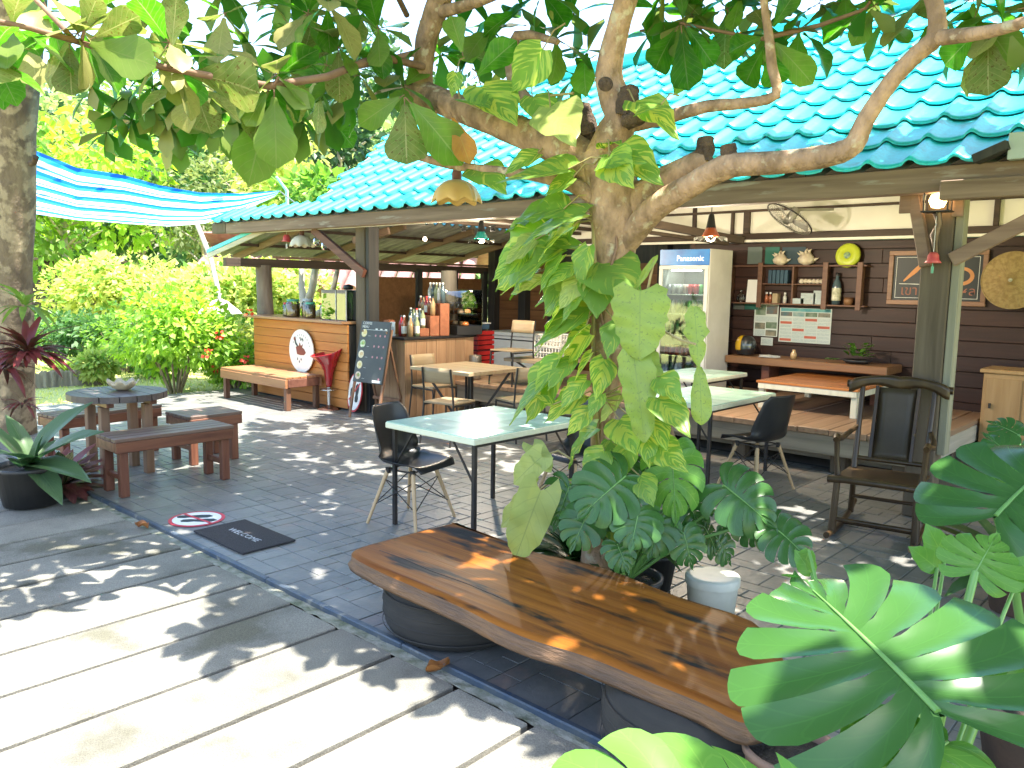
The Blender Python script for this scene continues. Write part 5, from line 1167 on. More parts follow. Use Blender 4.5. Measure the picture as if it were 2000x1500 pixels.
vv = [([v.co.copy() for v in m.vertices], [tuple(p.vertices) for p in m.polygons]) for m in tls]

# ------------------------------------------------------------------ the central tree
M_bark = mat('bark', (.42, .27, .175), (.20, .128, .08), .95, 13, 10, (1, 1, .6), .36, .64, 1.0, 22, spec=.15, spots=((.44, .36, .25), 15, .585))
M_cut = mat('cut_wood', (.12, .075, .045), (.05, .03, .02), .95, 22, 5, bmp=1)
TY = 3.3
tree = thing('spreading_tree', 'tree with big spoon-shaped leaves whose pale brown trunk forks before the cafe', 'tree', tuple(at(1165, 1200, Y=TY)[:2]) + (0,))
tb = Vector(tree.location)
def limb(name, pts, m=M_bark, n=14, jit=.035, sub=3):
    P = [at(px, py, Y=Y_) for px, py, Y_, w in pts]; Rr = [w * .5 * (p - CC).dot(CF) / F for (px, py, Y_, w), p in zip(pts, P)]
    Q = []; RR = []
    for i in range(len(P) - 1):
        p0, p1, p2, p3 = P[max(i - 1, 0)], P[i], P[i + 1], P[min(i + 2, len(P) - 1)]
        for j in range(sub):
            t = j / sub; Q.append(.5 * ((2 * p1) + (p2 - p0) * t + (2 * p0 - 5 * p1 + 4 * p2 - p3) * t * t + (3 * p1 - p0 - 3 * p2 + p3) * t ** 3)); RR.append(Rr[i] * (1 - t) + Rr[i + 1] * t)
    Q.append(P[-1]); RR.append(Rr[-1])
    b_ = MB(); b_.tube([q - tb for q in Q], RR, n, jit=jit); return part(name, b_, m, tree)
g0 = at(1160, 1170, Y=TY)
limb('trunk', [(1163, 1190, TY, 74), (1163, 1090, TY, 58), (1172, 960, TY, 46), (1176, 850, TY, 44), (1183, 740, TY, 52), (1192, 690, TY, 68), (1190, 640, TY, 56), (1192, 560, TY, 64), (1200, 480, TY, 88), (1205, 420, TY, 108), (1196, 360, TY, 100), (1170, 300, TY, 84)], sub=5)
limb('limb', [(1200, 430, TY, 84), (1172, 350, TY, 80), (1120, 298, TY, 74), (1050, 272, TY, 62), (960, 235, TY, 56), (880, 205, TY, 52), (820, 180, TY, 48), (795, 172, TY, 34)])
limb('limb', [(828, 192, TY, 40), (826, 140, TY, 39), (832, 80, TY, 42), (850, 25, TY, 46), (872, -40, TY, 44), (900, -160, TY, 36), (880, -330, TY, 26)])
limb('limb', [(858, 24, TY, 26), (905, 12, TY, 22), (965, -8, TY, 18), (1080, -60, TY, 14)])
limb('limb', [(1176, 318, TY, 80), (1196, 270, TY, 74), (1212, 225, TY, 66), (1194, 175, TY, 58), (1190, 130, TY, 52), (1206, 60, TY, 46), (1228, -20, TY, 46), (1270, -170, TY, 36), (1260, -350, TY, 24)])
limb('limb', [(1205, 445, TY, 80), (1262, 385, TY + .05, 70), (1330, 340, TY + .1, 60), (1385, 312, TY + .12, 50)])
limb('limb', [(1225, 470, TY, 50), (1275, 410, TY - .05, 52), (1350, 362, TY - .08, 46), (1412, 328, TY - .1, 50), (1450, 322, TY - .1, 46), (1540, 316, TY - .1, 44), (1625, 302, TY - .1, 44), (1668, 282, TY - .1, 40), (1690, 235, TY - .1, 36), (1740, 160, TY - .1, 34), (1790, 105, TY - .1, 34), (1828, 72, TY - .1, 38), (1826, 10, TY - .1, 32), (1800, -60, TY - .1, 26), (1790, -220, TY - .1, 18)])
limb('limb', [(1828, 74, TY - .1, 32), (1890, 68, TY - .15, 28), (1960, 55, TY - .2, 24), (2060, 20, TY - .3, 20), (2200, -80, TY - .4, 14)])
limb('limb', [(1222, 245, TY + .05, 34), (1290, 232, TY + .15, 28), (1380, 208, TY + .2, 25), (1450, 202, TY + .25, 22), (1515, 186, TY + .3, 20), (1508, 130, TY + .3, 20), (1502, 75, TY + .3, 18), (1490, -10, TY + .3, 14)])
limb('limb', [(1180, 395, TY - .05, 40), (1120, 362, TY - .1, 30), (1050, 343, TY - .1, 24), (980, 335, TY - .1, 19), (880, 322, TY - .1, 17), (800, 300, TY - .1, 15), (765, 288, TY - .1, 12)])
limb('twig', [(808, 300, TY - .1, 10), (793, 268, TY - .1, 9), (778, 235, TY - .1, 7)], n=8)
limb('limb', [(1100, 260, TY + .1, 34), (1045, 215, TY + .15, 30), (1000, 150, TY + .2, 24), (1010, 70, TY + .2, 20), (1090, 82, TY + .2, 12)])
for pts in ([(1150, 270, TY + .06, 46), (1135, 225, TY + .06, 52), (1132, 205, TY + .06, 40)], [(1222, 225, TY - .05, 40), (1228, 190, TY - .05, 44), (1226, 172, TY - .05, 34)], [(1376, 315, TY + .1, 34), (1378, 285, TY + .1, 36), (1378, 268, TY + .1, 30)], [(1425, 325, TY - .1, 30), (1424, 300, TY - .1, 30), (1422, 285, TY - .1, 32)], [(1225, 235, TY - .05, 34), (1250, 228, TY - .07, 30), (1254, 227, TY - .07, 28)]):
    limb('stub', pts, M_cut, 12, .14)
b_ = MB(); p = at(1183, 163, Y=TY - .13) - tb; b_.lathe([(.0, .006), (.028, .004), (.036, -.008)], 14, 0, (0, 0, 0), frame_m(p, CR, CU, -CF)); part('pruning_scar', b_, M_cut, tree)
# thin boughs reaching out to the left and right, nearer the camera
def bough(pts, w0, w1):
    P = [at(px, py, D=d * (1.12 if px < 560 and d < 4.2 else 1.1)) for px, py, d in pts]; n_ = len(P); b_ = MB()
    b_.tube([p - tb for p in P], [(w0 + (w1 - w0) * i / (n_ - 1)) for i in range(n_)], 9, jit=.04); part('bough', b_, M_twig, tree)
bough([(826, 130, 4.3), (740, 110, 4.0), (640, 150, 3.6), (525, 168, 3.4), (420, 150, 3.3), (315, 130, 3.2), (230, 105, 3.1), (147, 80, 3.0), (60, 55, 2.9), (-60, 30, 2.8)], .022, .010)
bough([(147, 80, 3.0), (100, 30, 3.0), (40, -30, 3.0), (-40, -120, 3.0)], .012, .009)
bough([(330, 133, 3.2), (338, 115, 3.2), (330, 90, 3.2)], .008, .006); bough([(160, 78, 3.0), (164, 60, 3.0)], .008, .006); bough([(535, 166, 3.4), (545, 150, 3.4)], .008, .006)
bough([(826, 100, 4.4), (700, 130, 5.0), (560, 190, 5.8), (430, 215, 6.4), (300, 220, 6.8), (220, 215, 7.0)], .02, .008)
bough([(795, 30, 4.4), (770, -20, 4.2), (700, -80, 4.0), (560, -140, 3.6), (400, -180, 3.2)], .018, .012)
bough([(1510, 80, 3.9), (1400, 60, 3.9), (1330, 45, 4.0), (1250, 60, 4.2)], .010, .006); bough([(1512, 70, 3.9), (1600, 50, 3.8), (1690, 18, 3.7), (1720, -30, 3.6)], .014, .008)

leaves = []
def rosette(P, n, L, axis=(0, 0, 1), droop=.3, pale=.25, spread=1.0, ph=None):
    A = Vector(axis).normalized(); X = A.orthogonal().normalized(); Y = A.cross(X); ph = rnd.uniform(0, 6.28) if ph is None else ph
    for k in range(n):
        a_ = ph + k * 2.399; e = R(62) - R(115) * (k + .5) / n * spread + rnd.uniform(-.2, .2)
        d = (X * math.cos(a_) + Y * math.sin(a_)) * math.cos(e) + A * math.sin(e); d.z -= droop * rnd.uniform(.2, 1.1) * (k + 1) / n
        d.normalize(); l = L * rnd.uniform(.75, 1.15); up = (A * 1.0 + Vector((0, 0, .6)) + Vector((rnd.uniform(-.3, .3), rnd.uniform(-.3, .3), 0)))
        kind = 'o' if rnd.random() < .006 else ('y' if rnd.random() < pale else 'g')
        leaves.append((P + A * .01, P + d * l, up, kind))
near = [(150, 70, 3.0), (160, 60, 3.1), (330, 88, 3.2), (332, 120, 3.3), (540, 150, 3.4), (530, 168, 3.5), (440, 30, 3.6), (25, 60, 2.9), (-10, 120, 2.8), (240, 30, 3.4), (600, 30, 3.8), (660, 95, 3.8), (590, 120, 4.0), (740, 60, 3.9), (700, 150, 4.1), (480, 95, 3.8), (90, 20, 3.2), (380, 170, 3.7), (640, 10, 3.6), (770, 150, 4.3), (700, 20, 4.2), (60, 90, 3.3), (560, 50, 4.2), (640, 130, 4.3),
        (787, 172, 4.2), (960, 60, 4.4), (1085, 78, 4.4), (1020, 20, 4.3), (1120, 30, 4.5), (900, 60, 4.5), (1150, 100, 4.6), (920, 110, 4.5), (1060, -10, 4.2), (980, 130, 4.7), (1130, 150, 4.8), (860, 110, 4.7),
        (1335, 48, 4.0), (1350, 30, 4.1), (1502, 70, 3.9), (1505, 55, 4.0), (1290, 20, 4.2), (1420, 20, 4.1), (1600, 10, 4.0), (1705, 15, 3.7), (1730, 40, 3.8), (1905, 40, 3.3), (1960, 60, 3.2), (1900, 0, 3.4), (1330, 80, 4.3), (1500, 10, 4.3), (1560, 60, 4.2), (1450, -10, 4.0), (1650, -10, 4.0), (1800, 0, 3.6), (1270, 70, 4.5), (1395, 75, 4.4), (2000, 20, 3.2), (1300, -20, 4.0)]
for k, (px, py, d) in enumerate(near):
    d *= 1.12 if px < 560 else 1.1; P = at(px, py, D=d); ax = Vector((rnd.uniform(-.5, .5), rnd.uniform(-.5, .3), rnd.uniform(.5, 1)))
    rosette(P, rnd.choice((5, 6, 7)), .27, ax, .55, .42 if px < 700 else .16)
# leaves that can be picked out one by one in the photograph: (base, tip, depth, kind, facing)
sp = [(135, 85, 140, 190, 3.0, 'y', -1), (-30, 70, 10, 185, 2.8, 'y', -1), (160, 80, 300, 125, 3.0, 'g', 1), (335, 100, 345, -10, 3.2, 'y', -1), (345, 140, 345, 215, 3.3, 'y', -1), (525, 175, 480, 245, 3.4, 'g', 1), (535, 175, 540, 320, 3.4, 'g', 1), (530, 180, 485, 350, 3.5, 'g', 1), (540, 168, 605, 210, 3.4, 'g', 1), (355, 140, 530, 172, 3.3, 'y', -1), (525, 165, 515, 100, 3.4, 'g', -1), (160, 70, 190, -10, 3.0, 'y', -1), (175, 78, 275, 25, 3.0, 'y', -1),
      (790, 185, 700, 240, 4.1, 'g', 1), (792, 190, 900, 305, 4.0, 'g', 1), (790, 190, 795, 330, 4.05, 'y', -1), (880, 220, 918, 315, 4.05, 'o', 1), (905, 110, 880, 25, 4.0, 'g', 1), (925, 155, 1000, 80, 4.0, 'g', -1), (1080, 40, 1075, 20, 4.1, 'y', -1),
      (1500, 80, 1440, 180, 4.0, 'g', -1), (1505, 75, 1590, 160, 4.0, 'g', 1), (1500, 85, 1520, 180, 4.0, 'g', -1), (1495, 70, 1410, 100, 3.95, 'g', -1), (1505, 60, 1555, -20, 3.9, 'g', -1), (1330, 50, 1345, 180, 4.0, 'g', -1), (1325, 50, 1265, 150, 4.1, 'g', -1), (1335, 45, 1400, 130, 4.1, 'g', -1), (1930, 60, 1930, 190, 3.3, 'y', -1), (1910, 60, 1840, 130, 3.3, 'g', -1), (1975, 70, 1995, 140, 3.2, 'y', -1), (1700, 20, 1750, 60, 3.7, 'y', -1), (1690, 20, 1660, 80, 3.7, 'g', -1)]
for bx, by, tx, ty, d, kd, fc in sp:
    d *= 1.12 if bx < 620 else 1.06; P = at(bx, by, D=d); Q = at(tx, ty, D=d - .02); leaves.append((P, Q, toward(P) * fc * 1.0 + Vector((0, 0, .25)), kd))
nsp = len(sp)
# farther hanging sprays, upper left
for px, py, d in ((220, 215, 6.8), (260, 235, 6.9), (300, 215, 6.6), (330, 240, 6.7), (390, 225, 6.4), (430, 250, 6.3), (460, 220, 6.1), (360, 190, 6.2), (560, 200, 5.6), (620, 170, 5.2), (500, 270, 6.2), (250, 180, 6.5), (420, 180, 6.0), (590, 240, 6.0), (680, 190, 5.3), (210, 260, 7.2), (350, 270, 6.9), (180, 170, 6.4), (480, 180, 5.8), (300, 170, 6.2), (640, 220, 5.8), (540, 250, 6.0)):
    rosette(at(px, py, D=d), 9, .27, (rnd.uniform(-.4, .4), rnd.uniform(-.4, .4), .2), 1.3, .25)
far_leaves = []; keep = leaves; leaves = far_leaves
# unseen crown above the frame, laid out to cast the dappled shade
def lit_edge(X):
    e = 1.15 if X < -5.2 else (1.16 if X > -.9 else 1.85 if X > -4.4 else 1.15 + (X + 5.2) / .8 * .7)
    return e + .22 * math.sin(X * 2.3) + .16 * math.sin(X * 6.1 + 1)
cnt = 0
while cnt < 1350:
    z = rnd.uniform(3.4, 5.4); gx = rnd.uniform(-9.6, 2.2); gy = rnd.uniform(.8, 6.9)
    P = Vector((gx, gy, 0)) + SUN * (z / SUN.z)
    if gy < lit_edge(gx) + .22: continue
    d = P - CC; zc = d.dot(CF)
    if zc > .2:
        sx, sy = 1000 + F * d.dot(CR) / zc, 750 - F * d.dot(CU) / zc
        if sy > -110 * 4 / max(zc, 1) and -250 < sx < 2250:
            if not (sy < 150 and sx < 760 and zc > 4.5 and rnd.random() < .10): continue
    if (Vector((gx + 9.3, gy - 5.6))).length < .9: continue
    if -3.5 < gx < -2.35 and abs(gy - 3.15) < .5 and rnd.random() < .55: continue  # crown thinned here so that sun reaches the trunk and vine
    rosette(P, 8, .28, (rnd.uniform(-.4, .4), rnd.uniform(-.4, .4), 1), .3, .1); cnt += 1
leaves = keep
order = list(range(len(leaves)))
def on_screen(l):
    m = (l[0] + l[1]) / 2; d = m - CC; z = d.dot(CF)
    if z < .3: return 0
    sx, sy = 1000 + F * d.dot(CR) / z, 750 - F * d.dot(CU) / z
    return ((l[1] - l[0]).length / z) if (-60 < sx < 2060 and -60 < sy < 1500) else 0
order.sort(key=lambda i: -on_screen(leaves[i]) - (10 if False else 0))
fol = MB()
def add_flat(l):
    base, tip, up, kd = l; y = tip - base; L_ = y.length; y = y / L_; up = Vector(up); z = (up - y * up.dot(y)); z = z.normalized() if z.length > 1e-4 else y.orthogonal(); x = y.cross(z)
    v_, f_ = vv[rnd.randrange(3)]; us = None
    fol.add(v_, f_, 1 if kd == 'y' else 0, True, frame_m(base - tb, x * L_, y * L_, z * L_))
for n_, i in enumerate(order):
    base, tip, up, kd = leaves[i]
    if n_ < 299:
        me = tlo[0] if kd == 'o' else (tly if kd == 'y' else tl)[rnd.randrange(3)]
        place('leaf', me, tree, base, tip, up, rnd.uniform(.9, 1.12))
    else: add_flat(leaves[i])
for l in far_leaves: add_flat(l)
LF_f = leafm('tree_foliage', (.03, .11, .015), (.06, .165, .022), under=(.16, .21, .05), trans=.36, rough=.35, uvs=False, var=0, scale=3)
LF_fy = leafm('tree_foliage_pale', (.11, .15, .03), (.17, .19, .05), under=(.27, .26, .10), trans=.3, rough=.4, uvs=False, var=0, scale=3)
part('foliage', fol, [LF_f, LF_fy], tree, kind='stuff')

# ------------------------------------------------------------------ golden pothos climbing the trunk
PO = leafm('pothos_leaf', (.085, .22, .018), (.13, .29, .028), under=(.16, .26, .05), trans=.38, rough=.3, varieg=(.60, .60, .13), var=.2)
PO2 = leafm('pothos_leaf_pale', (.34, .40, .08), (.16, .26, .05), under=(.3, .34, .1), trans=.4, rough=.3, varieg=(.55, .55, .22), var=.15)
PP = [(0, .10), (.06, .21), (.18, .30), (.32, .32), (.55, .24), (.78, .12), (.93, .035), (1, .004)]
pl_ = [blade('leaf', [PO], PP, .28, .05 + .12 * k, 6, 10, .02 * k, .10, 0, .15 * (k - 1)) for k in range(3)]; pl2 = [blade('leaf', [PO2], PP, .25, .10, 6, 10, .03, .10)]
po = thing('pothos_vine', 'golden pothos vine with yellow-splashed leaves climbing the central trunk', 'vine', tuple(tb))
pts = [(1101, 408, 1001, 402), (1143, 417, 1005, 462), (1118, 442, 1043, 495), (1045, 468, 980, 510), (1096, 482, 975, 548), (1098, 500, 1046, 562), (1060, 545, 998, 568), (1149, 481, 1122, 550), (1128, 538, 1042, 603), (1135, 545, 1090, 600), (1169, 540, 1166, 614), (1166, 512, 1242, 576), (1114, 585, 1040, 648), (1152, 601, 1046, 668), (1146, 635, 1068, 712), (1152, 652, 1086, 708), (1118, 703, 1066, 752), (1205, 632, 1184, 684), (1180, 702, 1169, 770), (1146, 742, 1086, 788), (1070, 738, 994, 822), (1140, 770, 1058, 806), (1213, 770, 1168, 822), (1289, 736, 1322, 772), (1284, 778, 1346, 836), (1210, 820, 1240, 880), (1165, 835, 1090, 892), (1265, 810, 1302, 862), (1150, 800, 1108, 846), (1225, 870, 1212, 935), (1180, 880, 1140, 930), (1260, 840, 1268, 905), (1190, 860, 1206, 905), (1130, 480, 1060, 470), (1120, 520, 1070, 556), (1140, 570, 1090, 622), (1155, 690, 1120, 742), (1080, 790, 1046, 770), (1175, 770, 1150, 815), (1245, 780, 1276, 812),
       (890, 142, 884, 185), (940, 170, 1006, 232), (1060, 96, 1000, 178), (1075, 210, 1118, 268), (1110, 330, 972, 348), (1195, 300, 1272, 322), (1190, 305, 1225, 352), (1180, 290, 1208, 262), (1040, 190, 1080, 240), (1290, 205, 1240, 222), (915, 195, 955, 205), (1240, 200, 1320, 232), (1120, 345, 1060, 372), (1180, 322, 1250, 300), (930, 330, 980, 355), (1050, 300, 985, 330), (1215, 940, 1190, 1000), (1250, 930, 1275, 985), (1280, 870, 1330, 905), (1195, 1010, 1230, 1060), (1120, 940, 1082, 985), (1200, 1050, 1180, 1095)]
spine = [(1150, 1080), (1160, 980), (1168, 880), (1165, 780), (1158, 690), (1160, 600), (1162, 520), (1160, 430), (1160, 380), (1150, 330)]
SP = [at(px, py, Y=TY - .10) for px, py in spine]
b_ = MB(); b_.tube([p - tb for p in SP], [.011] * len(SP), 7, jit=.1); part('stem', b_, mat('vine_stem', (.30, .24, .08), (.22, .17, .07), .6, 8), po)
b_ = MB(); b_.tube([at(px, py, Y=TY - .09) - tb for px, py in ((1195, 380), (1205, 480), (1170, 600), (1190, 690), (1178, 790), (1170, 900))], .008, 6, jit=.1); part('stem', b_, M_twig, po)
b_ = MB(); b_.tube([at(px, py, Y=TY - .12) - tb for px, py in ((885, 140), (900, 195), (935, 212), (985, 205), (1045, 190), (1120, 182))], .007, 6); part('stem', b_, bpy.data.materials['vine_stem'], po)
for (bx, by, tx, ty) in [q for q in pts[:32] if q[0] < 1140][:13]:
    jx, jy = rnd.uniform(-26, 22), rnd.uniform(-22, 30); pts.append((bx + jx, by + jy, tx + jx + rnd.uniform(-14, 14), ty + jy + rnd.uniform(0, 20)))
for k, (bx, by, tx, ty) in enumerate(pts):
    dy = rnd.uniform(-.05, .12) if k < 60 else rnd.uniform(-.12, -.02); B = at(bx, by, Y=TY - .14 - dy); Q = at(tx, ty, Y=TY - .20 - dy - rnd.uniform(-.04, .08))
    up = toward(B) * .75 + Vector((-.25, .15, .65)) + Vector((rnd.uniform(-.4, .4), rnd.uniform(-.3, .3), rnd.uniform(-.2, .3)))
    place('leaf', (pl2 if k in (3, 6, 9, 22, 43) else pl_)[rnd.randrange(3) if k not in (3, 6, 9, 22, 43) else 0], po, B, B + (Q - B) * 1.06, up, rnd.uniform(1.0, 1.3))
    s_ = min(SP, key=lambda q: (q - B).length) if bx > 1030 and by > 360 else B + (B - Q) * .5 + Vector((0, .05, .03))
    b_ = MB(); m_ = (s_ + B) / 2 + Vector((0, 0, .03)); b_.tube([s_ - tb, m_ - tb, B - tb], [.005, .004, .004], 5, caps=False); part('petiole', b_, bpy.data.materials['vine_stem'], po)

# speckled arrow-leaved climber
SPK = leafm('speckled_leaf', (.22, .31, .04), (.14, .23, .028), under=(.24, .31, .08), trans=.3, rough=.4, veins=(.10, .18, .03), var=.12, dots=(.03, .07, .012), nveins=9)
SPG = leafm('dull_leaf', (.24, .31, .085), (.32, .38, .11), under=(.24, .28, .10), trans=.32, rough=.5, veins=(.14, .2, .06), var=.1, nveins=6)
PC = [(0, .22), (.07, .36), (.15, .33), (.24, .40), (.34, .34), (.43, .37), (.53, .30), (.62, .33), (.72, .26), (.82, .25), (.92, .13), (1, .02)]
PN = [(0, .06), (.15, .13), (.3, .12), (.45, .17), (.55, .07), (.66, .11), (.82, .09), (.9, .03), (1, .008)]
PN2 = [(0, .05), (.15, .11), (.5, .19), (.8, .2), (.94, .12), (1, .02)]
PAR = [(0, .14), (.10, .25), (.3, .24), (.6, .22), (.85, .14), (1, .02)]
spv = thing('speckled_climber', 'lime green climber with dark-speckled wavy leaves beside the pothos', 'vine', tuple(tb))
def lobe(prof, m, **k): return blade('leaf', [m], prof, k.get('fold', .25), k.get('droop', .12), 6, 14, k.get('wav', .035), k.get('cord', .12))
wl = lobe(PC, SPK, wav=.06); nl = lobe(PN, SPK, cord=0); nl2 = lobe(PN2, SPK, cord=0); al = lobe(PAR, SPG, cord=.22)
for bx, by, tx, ty, me, w, dy, fc in ((1250, 568, 1250, 700, wl, 1.12, .22, 1), (1238, 700, 1262, 862, wl, .58, .25, 1), (1356, 598, 1366, 716, nl, 1.3, .1, 1), (1366, 716, 1372, 828, nl2, .9, .1, 1), (1058, 892, 998, 945, al, 1.3, .35, 1), (1056, 958, 1002, 1100, al, 1.05, .42, 1), (1046, 960, 970, 1030, al, .8, .35, 1), (1040, 870, 1075, 915, al, 1.1, .3, 1), (1235, 575, 1278, 502, nl2, .35, .15, 1), (1255, 690, 1285, 760, wl, .8, .12, 1)):
    B = at(bx, by, Y=TY - dy); Q = at(tx, ty, Y=TY - dy - .06); place('leaf', me, spv, B, Q, toward(B) * fc + Vector((0, .15, .45)), w)
for pp_ in (((1230, 690), (1285, 640), (1330, 665), (1358, 672)), ((1120, 900), (1090, 880), (1058, 892)), ((1130, 950), (1090, 930), (1056, 955)), ((1240, 640), (1260, 590), (1278, 505)), ((1200, 660), (1230, 600), (1250, 570)), ((1215, 720), (1222, 700), (1232, 690))):
    b_ = MB(); b_.tube([at(x, y, Y=TY - .12 - .03 * i) - tb for i, (x, y) in enumerate(pp_)], .006, 6); part('petiole', b_, mat('petiole', (.33, .26, .12), None, .6, 6) if 'petiole' not in bpy.data.materials else bpy.data.materials['petiole'], spv)

# ------------------------------------------------------------------ monsteras
MO = leafm('monstera_leaf', (.009, .050, .012), (.020, .074, .016), under=(.04, .11, .025), trans=.20, rough=.27, veins=(.05, .14, .035), var=.15, nveins=4, scale=3, spec=.40)
MOL = leafm('monstera_leaf_light', (.045, .155, .025), (.07, .20, .03), under=(.10, .22, .04), trans=.34, rough=.26, veins=(.16, .30, .07), var=.1, nveins=4, scale=3)
MRIB = mat('leaf_rib', (.13, .27, .07), (.10, .22, .05), .4, 4)
def monstera(name, m, K=7, seed=1, fold=.10, droop=.22, curl=.05):
    q = random.Random(seed); b_ = MB(); rr = [0, .10, .15, .21, .27, .33, .42, .54, .68, .82, .93, 1.0]
    gap = [0, 0, .0, .09, .06, 0, .01, .045, .06, .07, .075, .10]; NT = 6
    for s in (-1, 1):
        for k in range(K):
            j = q.uniform(.92, 1.08); hole = q.random() < .7; slit = q.uniform(.7, 1.25) if k not in (0,) else .6
            def P(ti, ri):
                tau = ti / NT; r_ = rr[ri]; g = gap[ri] * (slit if r_ > .45 else (1.3 if hole else 0))
                t = (k + .5 + (tau - .5) * (1 - min(g, .8))) / K; a = R(158) * (1 - t) ** .95 + R(6); L_ = (.36 + .22 * math.sin(math.pi * min(t * 1.12 + .06, 1)) - .10 * t) * j
                r2 = r_ * (1 - (.03 + .13 * (1 - tau)) * abs(2 * tau - 1) ** 3 * (r_ > .8)); a2 = a - .56 * r2 * (1 - t * .5)
                x = math.sin(a2) * L_ * r2; y = .80 * t ** 1.15 + math.cos(a2) * L_ * r2
                z = fold * x - droop * (y * y * .7 + x * x * 1.1) - .03 * (2 * tau - 1) ** 2 * r2 * (1 - r2) * 4 * -.6 + curl * math.sin(k * 1.9 + seed) * r2 ** 3 - .10 * r2 ** 2 * (1 - t)
                return (s * x, y, z)
            vs = [P(ti, ri) for ri in range(len(rr)) for ti in range(NT + 1)]; us = [(ti / NT, rr[ri]) for ri in range(len(rr)) for ti in range(NT + 1)]; fs = []
            for ri in range(len(rr) - 1):
                for ti in range(NT):
                    a = ri * (NT + 1) + ti; f = (a, a + NT + 1, a + NT + 2, a + 1); fs.append(f if s < 0 else f[::-1])
            b_.add(vs, fs, 0, True, None, us)
    b_.tube([(0, t * .80, -droop * .7 * (t * .8) ** 2 + .004) for t in [i / 8 for i in range(9)]], [.013 - .010 * i / 8 for i in range(9)], 6, 1)
    return b_.mesh(name, [m, MRIB])
mo = [monstera('leaf', MO, 7, 3), monstera('leaf', MO, 7, 8, .16, .3), monstera('leaf', MOL, 6, 5, .1, .25, .06)]
big = monstera('leaf', MO, 8, 11, .05, .10, .035); bigl = monstera('leaf', MOL, 7, 21, .15, .2, .05)
M_pot = mat('black_pot', (.022, .022, .022), (.04, .038, .035), .55, 5, 5, bmp=.1); M_terra = mat('terracotta', (.22, .13, .09), (.15, .10, .075), .85, 6, 6, bmp=.2); M_soil = mat('soil', (.035, .025, .018), (.06, .045, .03), .95, 30, 4, bmp=1)
def pot(t, r_, h, m, c=(0, 0, 0)):
    b_ = MB(); b_.lathe([(0, .002), (r_ * .74, .002), (r_ * .95, h * .9), (r_, h * .9), (r_ * 1.02, h), (r_ * .92, h), (r_ * .90, h * .85)], 28, 0, c); part('pot', b_, m, t)
    b_ = MB(); b_.lathe([(0, h * .87), (r_ * .92, h * .86)], 20, 0, c); part('soil', b_, M_soil, t)
def stalk(t, P, B, w=.010, m=None, bend=.08):
    P, B = Vector(P), Vector(B); mid = (P + B) / 2 + Vector((0, 0, bend)); o = t.matrix_basis.translation
    b_ = MB(); b_.tube([P - o, P * .55 + mid * .45 - o + Vector((0, 0, bend * .3)), mid - o, mid * .5 + B * .5 - o + Vector((0, 0, bend * .3)), B - o], [w * 1.3, w * 1.15, w, w * .9, w * .8], 7, caps=False); part('petiole', b_, m or MRIB, t)
def place_m(t, me, b2, t2, D0, D1, up, w=1.0, root=None, sw=.010):
    B = at(b2[0], b2[1], D=D0); Q = at(t2[0], t2[1], D=D1); U = up(B) if callable(up) else up
    place('leaf', me, t, B, Q, U, w)
    if root is not None: stalk(t, root, B, sw)
pm = at(1262, 1125, Z=.0) ; pm = Vector((-2.20, 3.32, 0))
m1 = thing('potted_monstera', 'potted monstera with split dark leaves growing around the foot of the central trunk', 'plant', tuple(pm)); pot(m1, .17, .24, M_pot)
rt0 = pm + Vector((0, 0, .22)); fu = lambda k=.6: (lambda B: toward(B) * k + Vector((0, .1, 1 - k)))
for me, b2, t2, D0, D1, up, w in ((mo[0], (1222, 930), (1128, 1008), 3.72, 3.60, fu(.75), 1.1), (mo[2], (1312, 884), (1322, 1022), 3.85, 3.75, fu(.8), .8), (mo[0], (1414, 948), (1520, 1030), 3.85, 3.75, fu(.75), 1.05), (mo[1], (1248, 996), (1232, 1072), 3.66, 3.55, fu(.65), 1.25), (mo[1], (1512, 1030), (1592, 1092), 3.8, 3.72, fu(.55), 1.2), (mo[0], (1376, 1030), (1410, 1085), 4.0, 4.0, fu(.3), 1.2), (mo[1], (1450, 985), (1490, 1075), 3.95, 3.9, fu(.7), 1.0), (mo[1], (1195, 985), (1180, 1060), 3.85, 3.8, fu(.6), 1.0), (mo[0], (1340, 960), (1372, 1050), 4.05, 4.0, fu(.6), 1.0), (mo[1], (1150, 1000), (1112, 1076), 3.8, 3.74, fu(.6), 1.1), (mo[0], (1290, 1012), (1266, 1092), 3.82, 3.76, fu(.6), 1.1), (mo[1], (1335, 1040), (1356, 1112), 3.8, 3.76, fu(.6), 1.1), (mo[0], (1205, 1062), (1230, 1120), 3.7, 3.66, fu(.6), 1.1), (mo[0], (1112, 950), (1080, 1036), 3.95, 3.9, fu(.7), 1.0), (mo[1], (1262, 915), (1228, 978), 3.95, 3.9, fu(.7), 1.0), (mo[1], (1400, 1050), (1436, 1104), 4.05, 4.05, fu(.5), 1.1)):
    place_m(m1, me, b2, t2, D0, D1, up, w, rt0, .008)
LAN = [(0, .03), (.2, .09), (.5, .13), (.8, .08), (1, .004)]
FERN = leafm('strap_leaf', (.018, .06, .016), (.03, .085, .02), under=(.04, .09, .025), trans=.2, rough=.3, veins=(.05, .12, .04), var=.25)
fl3 = [blade('leaf', [FERN], LAN, .3, .25 + .2 * k, 2, 6) for k in range(2)]
def tuft(t, P, n, L, spread=1.0, lo=.2, me=fl3, w=1.0, az0=0, az1=6.283):
    P = Vector(P)
    for k in range(n):
        a_ = az0 + (az1 - az0) * ((k * .618) % 1); e = rnd.uniform(lo, 1.25); d = Vector((math.cos(a_) * math.cos(e) * spread, math.sin(a_) * math.cos(e) * spread, math.sin(e)))
        place('leaf', me[k % len(me)], t, P + d * .03, P + d * L * rnd.uniform(.7, 1.1), Vector((-d.x, -d.y, .8)), w)
